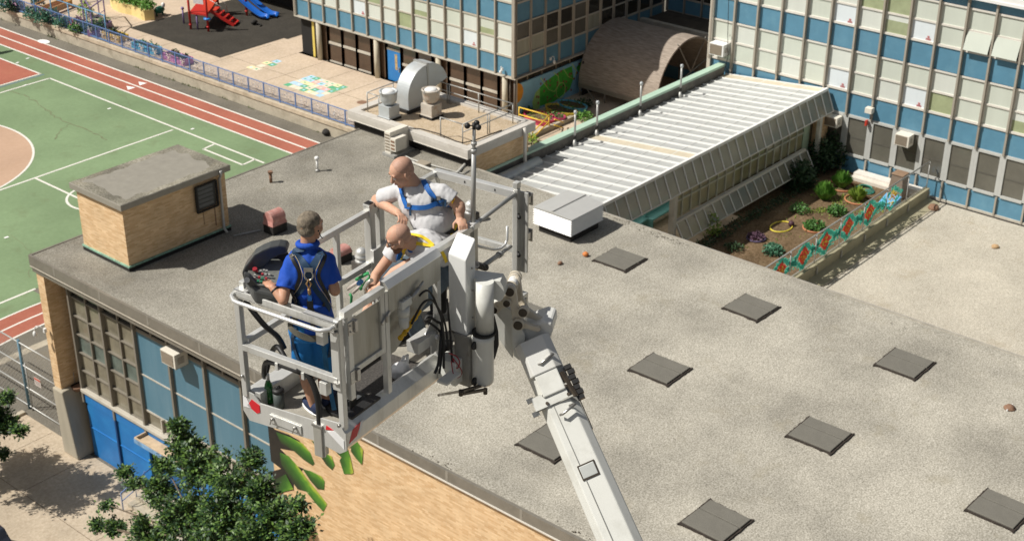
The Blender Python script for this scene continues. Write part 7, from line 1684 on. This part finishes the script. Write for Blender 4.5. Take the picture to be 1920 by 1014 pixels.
# ---------------------------------------------------------------- big bald man in white tee, leaning
p2 = T('person', 'burly bald man in a white tee with blue harness, leaning over the others with a hand on each rail', 'person', tuple(W(2.0, .42, .03)))
p2['label'] = 'burly bald man in white tee and blue harness leaning between both rails'
LF = (-E1 * .9 - dC * .15 - EZ * .1).normalized()
wa = W(1.83, .40, .98); be = W(1.73, .385, 1.17); ch = W(1.70, .47, 1.30); nk = onl(776, 342, 1.66); hc = onl(753, 323, 1.57)
shL = W(1.72, .25, 1.42); shR = W(1.69, .70, 1.335); elL = onl(861, 386, 1.76); wrL = W(1.73, .10, 1.235); elR = W(1.72, .95, 1.185); wrR = onl(745, 399, 1.56)
hips = W(1.93, .42, .86)
f2, s2, u2 = frame(-_r * .74 - dC * .42 - EZ * .46, EZ * 1 + _r * .1)
b = Blob(); head(b, hc, f2, u2, 1.06)
b.cap(nk - EZ * .03, hc - u2 * .05 - f2 * .02, .072, .064); b.cap(ch, wa, .10, .12); b.cap(shL, shR, .045)
b.chain([shL, elL, wrL], [.050, .050, .034]); b.ell(sp(elL, wrL, .25), (E1, E2, EZ), (.052, .052, .06)); b.chain([shR, elR, wrR], [.050, .050, .034]); b.ell(sp(elR, wrR, .25), (E1, E2, EZ), (.055, .05, .05))
hand(b, wrL, -E2 * .55 - E1 * .45 - EZ * .35, -EZ, -E1, 1.05, 1.12); hand(b, wrR, onl(757, 409, 1.50) - wrR, -EZ * .6 - E1 * .3, E1 * .2 - E2 * .3, .75, 1.08, .05)
for sg in (-1, 1): b.chain([hips + E2 * .1 * sg, W(1.98, .42 + .12 * sg, .5), W(2.03, .42 + .13 * sg, .1)], [.1, .07, .045])
b.build('body', SKIN, p2, .006, 4)
b = Blob(); b.ell(hc + u2 * .036 * 1.06 - f2 * .018, (f2, s2, u2), (.0985 * 1.04, .0785 * 1.05, .082 * 1.06)); b.ell(hc + u2 * .0 - f2 * .045, (f2, s2, u2), (.066, .079 * 1.04, .066)); b.build('shaved_hair', STUB, p2, .006, 3)
face_parts(p2, hc, f2, s2, u2, 1.06, BEARD)
b = Blob(); b.ell(ch, (LF, E2, EZ), (.155, .215, .19)); b.ell(be, (LF, E2, EZ), (.195, .195, .16)); b.cap(ch, W(1.79, .40, 1.12), .16, .165); b.cap(shL + E2 * .02, shR, .075)
b.cyl(sp(shL, elL, .0), sp(shL, elL, .55), .068, .079); b.cyl(sp(shR, elR, .0), sp(shR, elR, .72), .068, .080); b.cap(nk - EZ * .07, shL + E2 * .03, .075, .07); b.cap(nk - EZ * .07, shR - E2 * .03, .075, .07)
b.cyl(be - EZ * .02, W(1.80, .40, 1.05), .18, .183); b.cyl(nk - EZ * .09, nk - EZ * .005, .11, .083)
tee = b.build('t_shirt', TEE, p2, .007, 12, wr=.006, ws=16)
b = Blob(); b.cyl(W(1.79, .40, 1.085), hips - EZ * .1, .193, .188)
for sg in (-1, 1): b.cap(hips + E2 * .1 * sg, W(1.98, .42 + .12 * sg, .5), .12, .095); b.cyl(W(1.98, .42 + .12 * sg, .5), W(2.03, .42 + .13 * sg, .1), .095, .08)
tro = b.build('trousers', TROU, p2, .008, 4, wr=.01, ws=9)
for sg in (-1, 1): b = MB(); b.sphere(W(1.97, .42 + .14 * sg, .075), (.14, .055, .05), 16, 10, (-E1, E2, EZ)); b.build('shoe', RUBM, p2)
tr = [bvh(tee), bvh(tro)]
def q2(x, y, l=1.5): return onl(x, y, l)
for pts, wd, m in ((((752, 347), (755, 362), (760, 378), (765, 387)), .045, HBLUE), (((786, 317), (790, 331), (799, 350), (814, 368), (832, 378)), .042, HBLUE), (((760, 386), (780, 389), (800, 388), (818, 382), (838, 383), (848, 390)), .04, HBLUE), (((808, 372), (824, 374), (838, 381)), .07, NAVY), (((843, 384), (850, 392), (853, 404)), .04, HYEL), (((776, 436), (800, 446), (825, 444), (850, 430)), .04, TROU), (((806, 440), (812, 452), (818, 466)), .035, HYEL), (((856, 418), (846, 434), (832, 450)), .035, HYEL)):
    ribbon(tr, [q2(*p) for p in pts], wd, m, p2, 'harness_strap')
for (x, y) in ((764, 384), (811, 382)):
    q = tr[0].find_nearest(q2(x, y))[0]; b = MB(); b.obox(q - dC * .012 + LF * .012, (_r, LF, EZ), (.015, .005, .018)); b.build('buckle', STEEL, p2, bevel=.004)
b = MB(); q = tr[0].find_nearest(q2(766, 395))[0]; b.beam(q + LF * .012, q + LF * .012 - EZ * .06, .02, .006, LF); b.build('loose_strap', NAVY, p2)

# ---------------------------------------------------------------- crouching bearded man
p3 = T('person', 'bearded bald man with glasses and yellow harness bending low behind the gate', 'person', tuple(W(1.6, .35, .03)))
p3['label'] = 'bearded bald man in glasses and yellow harness, crouching low'
hc = W(1.27, .39, 1.155); nk = W(1.37, .33, 1.085); ch = W(1.50, .30, 1.01); wa = W(1.66, .27, .93); hips = W(1.74, .32, .76)
shN = W(1.43, .17, 1.02); shF = W(1.42, .47, 1.05); elN = onl(739, 510, 1.22); wrN = onl(712, 536, 1.08); elF = W(1.22, .60, .78); wrF = W(1.05, .55, .62)
f3, s3, u3 = frame(-_r * .84 - dC * .18 - EZ * .42, EZ - E1 * .25)
b = Blob(); head(b, hc, f3, u3, 1.03); b.cap(nk, hc - u3 * .05 - f3 * .03, .062, .056); b.cap(ch, wa, .13, .13); b.cap(shN, shF, .045)
b.chain([shN, elN, wrN], [.052, .042, .028]); b.chain([shF, elF, wrF], [.052, .042, .028]); hand(b, wrN, wrN - elN, -EZ, E2, .5); hand(b, wrF, wrF - elF, -EZ, -E2, .5)
kN = W(1.22, .27, .55); kF = W(1.44, .62, .68); b.chain([hips - E2 * .1, kN, W(1.42, .28, .12)], [.1, .065, .045]); b.chain([hips + E2 * .1, kF, W(1.62, .58, .12)], [.1, .065, .045])
b.build('body', SKIN, p3, .006, 4)
b = Blob(); b.ell(hc + u3 * .036 - f3 * .020, (f3, s3, u3), (.0975, .0785, .082)); b.ell(hc - f3 * .045, (f3, s3, u3), (.064, .079, .062)); b.build('shaved_hair', STUB, p3, .006, 3)
b = Blob(); b.ell(hc - u3 * .055 + f3 * .035, (f3, s3, u3), (.062, .064, .055)); b.ell(hc - u3 * .1 + f3 * .065, (f3, s3, u3), (.034, .036, .03)); b.build('beard', BEARD, p3, .006, 3, wr=.002, ws=70)
face_parts(p3, hc, f3, s3, u3, 1.03, BEARD)
b = MB()
for q in (-1, 1):
    e = hc + f3 * .094 + u3 * .010 + s3 * (q * .033); b.tube([e + s3 * (.024 * math.cos(a)) + u3 * (.018 * math.sin(a)) for a in [2 * PI * i / 18 for i in range(18)]], .0022, 6, closed=True); b.tube([hc + f3 * .094 + u3 * .016 + s3 * (q * .057), hc + f3 * .02 + u3 * .012 + s3 * (q * .085), hc - f3 * .008 + u3 * .012 + s3 * (q * .085)], .0025, 6)
b.tube([hc + f3 * .097 + u3 * .016 - s3 * .009, hc + f3 * .099 + u3 * .018, hc + f3 * .097 + u3 * .016 + s3 * .009], .002, 6); b.build('glasses', RUBM, p3)
TF = (-E1 * .6 - EZ * .7).normalized()
ax3 = (ch - wa).normalized(); sd3 = E2; nn3 = ax3.cross(sd3).normalized()
b = Blob(); b.ell(ch, (ax3, sd3, nn3), (.17, .20, .135)); b.cap(ch, wa, .145, .15); b.cap(shN, shF, .075); b.cap(wa, hips, .15, .15); b.cyl(shN, sp(shN, elN, .5), .066, .076); b.cyl(shF, sp(shF, elF, .5), .066, .076)
tee3 = b.build('t_shirt', TEE, p3, .007, 8, wr=.012, ws=11)
b = Blob(); b.m.tube([nk - (hc - nk).normalized() * .03 + (E2 * math.cos(a) + (hc - nk).normalized().cross(E2) * math.sin(a)) * .072 for a in [2 * PI * i / 20 for i in range(20)]], .02, 8, closed=True); b.build('collar', HBLUE, p3, .006, 2)
b = Blob(); b.cap(hips, hips + (wa - hips) * .2, .165)
for sg, k_, an in ((-1, kN, W(1.42, .28, .12)), (1, kF, W(1.62, .58, .12))): b.cap(hips + E2 * .1 * sg, k_, .12, .09); b.cyl(k_, sp(k_, an, .9), .088, .07)
den = b.build('trousers', DENIM, p3, .008, 4, wr=.008, ws=10)
for w_ in (.16, .58): b = MB(); b.sphere(W(1.53, w_, .075), (.14, .055, .05), 16, 10, (-E1, E2, EZ)); b.build('shoe', RUBM, p3)
tr = [bvh(tee3), bvh(den)]
def q3_(x, y, l=1.35): return onl(x, y, l)
for pts in (((753, 488), (758, 470), (768, 459), (785, 457), (806, 462)), ((770, 441), (788, 444), (802, 452), (812, 461)), ((806, 462), (818, 466), (830, 476), (836, 490))): ribbon(tr, [q3_(*p) for p in pts], .028, HYEL, p3, 'harness_strap')
ribbon(tr, [q3_(*p) for p in ((745, 486), (750, 472), (760, 458))], .05, HBLUE, p3, 'placket')
# ================================================================ TREES
BARK = M('bark', (.12, .09, .06), .9, var=.3, scale=8, bump=.5, bscale=20)
TL1 = M('tree_leaf_light', (.105, .19, .035), .5, var=.4, scale=3); TL2 = M('tree_leaf_dark', (.02, .055, .014), .5, var=.45, scale=3)
def tree(name, lab, base, lobes, trunk_top, seed, n_tw=60, leaf=.125):
    t = T(name, lab, 'tree', tuple(base), group='street trees in front of the gym'); rr = random.Random(seed)
    base = V(base); tt = V(trunk_top)
    b = MB(); b.tube([base, base.lerp(tt, .35) + V((.08, -.05, 0)), base.lerp(tt, .7) + V((-.05, .06, 0)), tt], [.17, .14, .11, .08], 10); b.build('trunk', BARK, t)
    b = MB(); lv = MB()
    for (c, r, tw) in lobes:
        c = V(c); s = base.lerp(tt, rr.uniform(.55, .95)); m = (s + c) / 2 + V((rr.uniform(-.2, .2), rr.uniform(-.2, .2), .1)); b.tube([s, m, c], [.06, .04, .02], 6)
        for k in range(int(tw * 1.5)):
            d = V((rr.gauss(0, 1), rr.gauss(0, 1), rr.gauss(0, 1))).normalized(); q = r * rr.uniform(.35, 1.05); d2 = V((d.x, d.y, d.z * .85 + .12))
            tip = c + d2 * q
            st = c + d2 * q * .45; b.tube([st, st.lerp(tip, .5) + V((0, 0, .03)), tip], [.012, .009, .004], 4, caps=False)
            nl = rr.randint(46, 66); dirv = (tip - st).normalized()
            for j in range(nl):
                f = rr.uniform(.15, 1.12); o = st.lerp(tip, f) + V((rr.gauss(0, .11), rr.gauss(0, .11), rr.gauss(0, .08)))
                ld = (dirv * .7 + V((rr.uniform(-1, 1), rr.uniform(-1, 1), rr.uniform(-.6, .5)))).normalized(); sn = ld.cross(V((rr.uniform(-.5, .5), rr.uniform(-.5, .5), 1))).normalized()
                L_ = leaf * rr.uniform(.6, 1.6); w = L_ * .27
                lv.cur = 0 if rr.random() < .4 else 1
                lv.add([o, o + ld * L_ * .45 + sn * w, o + ld * L_, o + ld * L_ * .45 - sn * w], [(0, 1, 2, 3)])
    b.build('limbs', BARK, t, fix=False); lv.build('crown', [TL1, TL2], t, fix=False)
def tp_(px, py, X): return onx(px, py, X)
lob = []
for (px, py, X, r, tw) in ((350, 840, 24.3, .62, 26), (335, 800, 24.4, .30, 9), (375, 880, 24.0, .95, 42), (430, 895, 23.6, .95, 42), (300, 915, 24.2, .7, 26), (350, 960, 23.2, 1.1, 52), (430, 970, 22.8, 1.15, 52), (255, 905, 24.4, .28, 8), (235, 885, 24.6, .2, 6), (215, 990, 23.8, .38, 10), (185, 985, 23.9, .2, 6), (280, 1000, 23.0, .75, 26), (490, 925, 23.4, .6, 24), (520, 970, 23.0, .65, 26), (560, 1000, 22.6, .55, 20), (490, 1010, 22.4, .9, 36), (470, 860, 23.9, .34, 10), (400, 1040, 22.4, 1.2, 40), (300, 1050, 22.4, 1.0, 30), (200, 945, 24.0, .15, 4), (560, 945, 23.2, .2, 6), (310, 870, 24.3, .35, 10)):
    lob.append((tp_(px, py, X), r * 1.0, tw))
cb = tp_(400, 1010, 23.2)
tree('street_tree', 'bushy green tree in front of the blue gym doors at the bottom left', (cb.x, cb.y, GZ), lob, cb + V((0, 0, .3)), 5)
lob = []
for (px, py, X, r, tw) in ((-8, 790, 23.8, .7, 34), (12, 745, 24.0, .25, 8), (15, 800, 24, .45, 18), (38, 806, 24, .2, 6), (3, 850, 24, .22, 7), (-30, 750, 23.6, .7, 20), (-35, 840, 23.8, .8, 26)):
    lob.append((tp_(px, py, X), r, tw))
for c, r, tw in (((23.0, 49.0, -5.4), 1.0, 26), ((22.5, 50, -4.8), 1.3, 32), ((21.5, 49, -4.5), 1.4, 34), ((23.2, 50.8, -5.8), 1.1, 28), ((22.2, 48.3, -4.9), 1.0, 26), ((21.6, 47.6, -4.6), .9, 22), ((23.4, 49.8, -6.3), .7, 18), ((21.0, 51, -4.2), 1.4, 28)): lob.append((V(c), r, tw))
cb = V((22.0, 49.6, -5.4))
tree('street_tree', 'dark green tree entering the picture at the left edge, beside the pavement', (cb.x, cb.y, GZ), lob, cb, 8)
t = T('parked_car', 'dark car corner with pale trim at the very bottom left', 'car', tuple(onz(-20, 1010, GZ))); c = onz(-12, 1032, GZ + 1.2)
M0 = (c.x - 2.2, c.y + .2)
b = MB(); prof = [(-.9, .35), (-.9, .9), (-.7, 1.05), (-.45, 1.35), (.45, 1.35), (.7, 1.05), (.9, .9), (.9, .35)]
cx_, cy_ = c.x - 1.0, c.y + 1.25
b.prism([(cx_ - 2.0, cy_ + y, GZ + z) for y, z in prof], (4.0, 0, 0)); b.build('body', M('car_paint', (.03, .035, .05), .25, coat=.6), t, bevel=.08)
b = MB(); b.prism([(cx_ - 1.5, cy_ + y, GZ + z) for y, z in ((-.72, 1.04), (-.47, 1.37), (.47, 1.37), (.72, 1.04))], (3.0, 0, 0)); b.build('windows', GL_DARK, t)
for sx in (-1.25, 1.25):
    for sy in (-.88, .72): b = MB(); b.cyl((cx_ + sx, cy_ + sy, GZ + .33), (cx_ + sx, cy_ + sy + .18, GZ + .33), .33, n=20); b.build('wheel', BLACK, t)
# ================================================================ CAMERA, LIGHT, RENDER
cd = bpy.data.cameras.new('camera'); co = bpy.data.objects.new('camera', cd); COL.objects.link(co)
Mx = Matrix((( _r.x, _u.x, -_f.x), (_r.y, _u.y, -_f.y), (_r.z, _u.z, -_f.z))).to_4x4(); Mx.translation = CAM
co.matrix_world = Mx; cd.sensor_width = 36; cd.lens = FPX / 1920 * 36; cd.clip_start = .1; cd.clip_end = 2000
cd.shift_y = 0
cd.dof.use_dof = True; cd.dof.focus_distance = 10.9; cd.dof.aperture_fstop = 5.0
SC.camera = co
EL, AZ = rad(50), rad(141)
sd = V((math.cos(EL) * math.cos(AZ), math.cos(EL) * math.sin(AZ), math.sin(EL)))
sl = bpy.data.lights.new('sun', 'SUN'); sl.energy = SUN_E; sl.angle = rad(.5); sl.color = (1, .955, .88)
so = bpy.data.objects.new('sun', sl); COL.objects.link(so); so.rotation_euler = (-sd).to_track_quat('-Z', 'Y').to_euler(); so.location = (0, 0, 60)
w = bpy.data.worlds.new('World'); SC.world = w; w.use_nodes = True; nt = w.node_tree
sk = nt.nodes.new('ShaderNodeTexSky'); sk.sky_type = 'NISHITA'; sk.sun_disc = False; sk.sun_elevation = EL; sk.sun_rotation = PI / 2 - AZ + 2 * PI if False else (PI / 2 - AZ) % (2 * PI); sk.air_density = 1.0; sk.dust_density = 2.5
hs = nt.nodes.new('ShaderNodeHueSaturation'); hs.inputs['Saturation'].default_value = .45; nt.links.new(sk.outputs[0], hs.inputs['Color']); nt.links.new(hs.outputs[0], nt.nodes['Background'].inputs[0]); nt.nodes['Background'].inputs[1].default_value = SKY_E
vs = SC.view_settings; vs.view_transform = 'Standard'; vs.look = 'None'; vs.gamma = 1; vs.exposure = EXPO
SC.render.resolution_x = 1024; SC.render.resolution_y = 540
SC.render.engine = 'CYCLES'
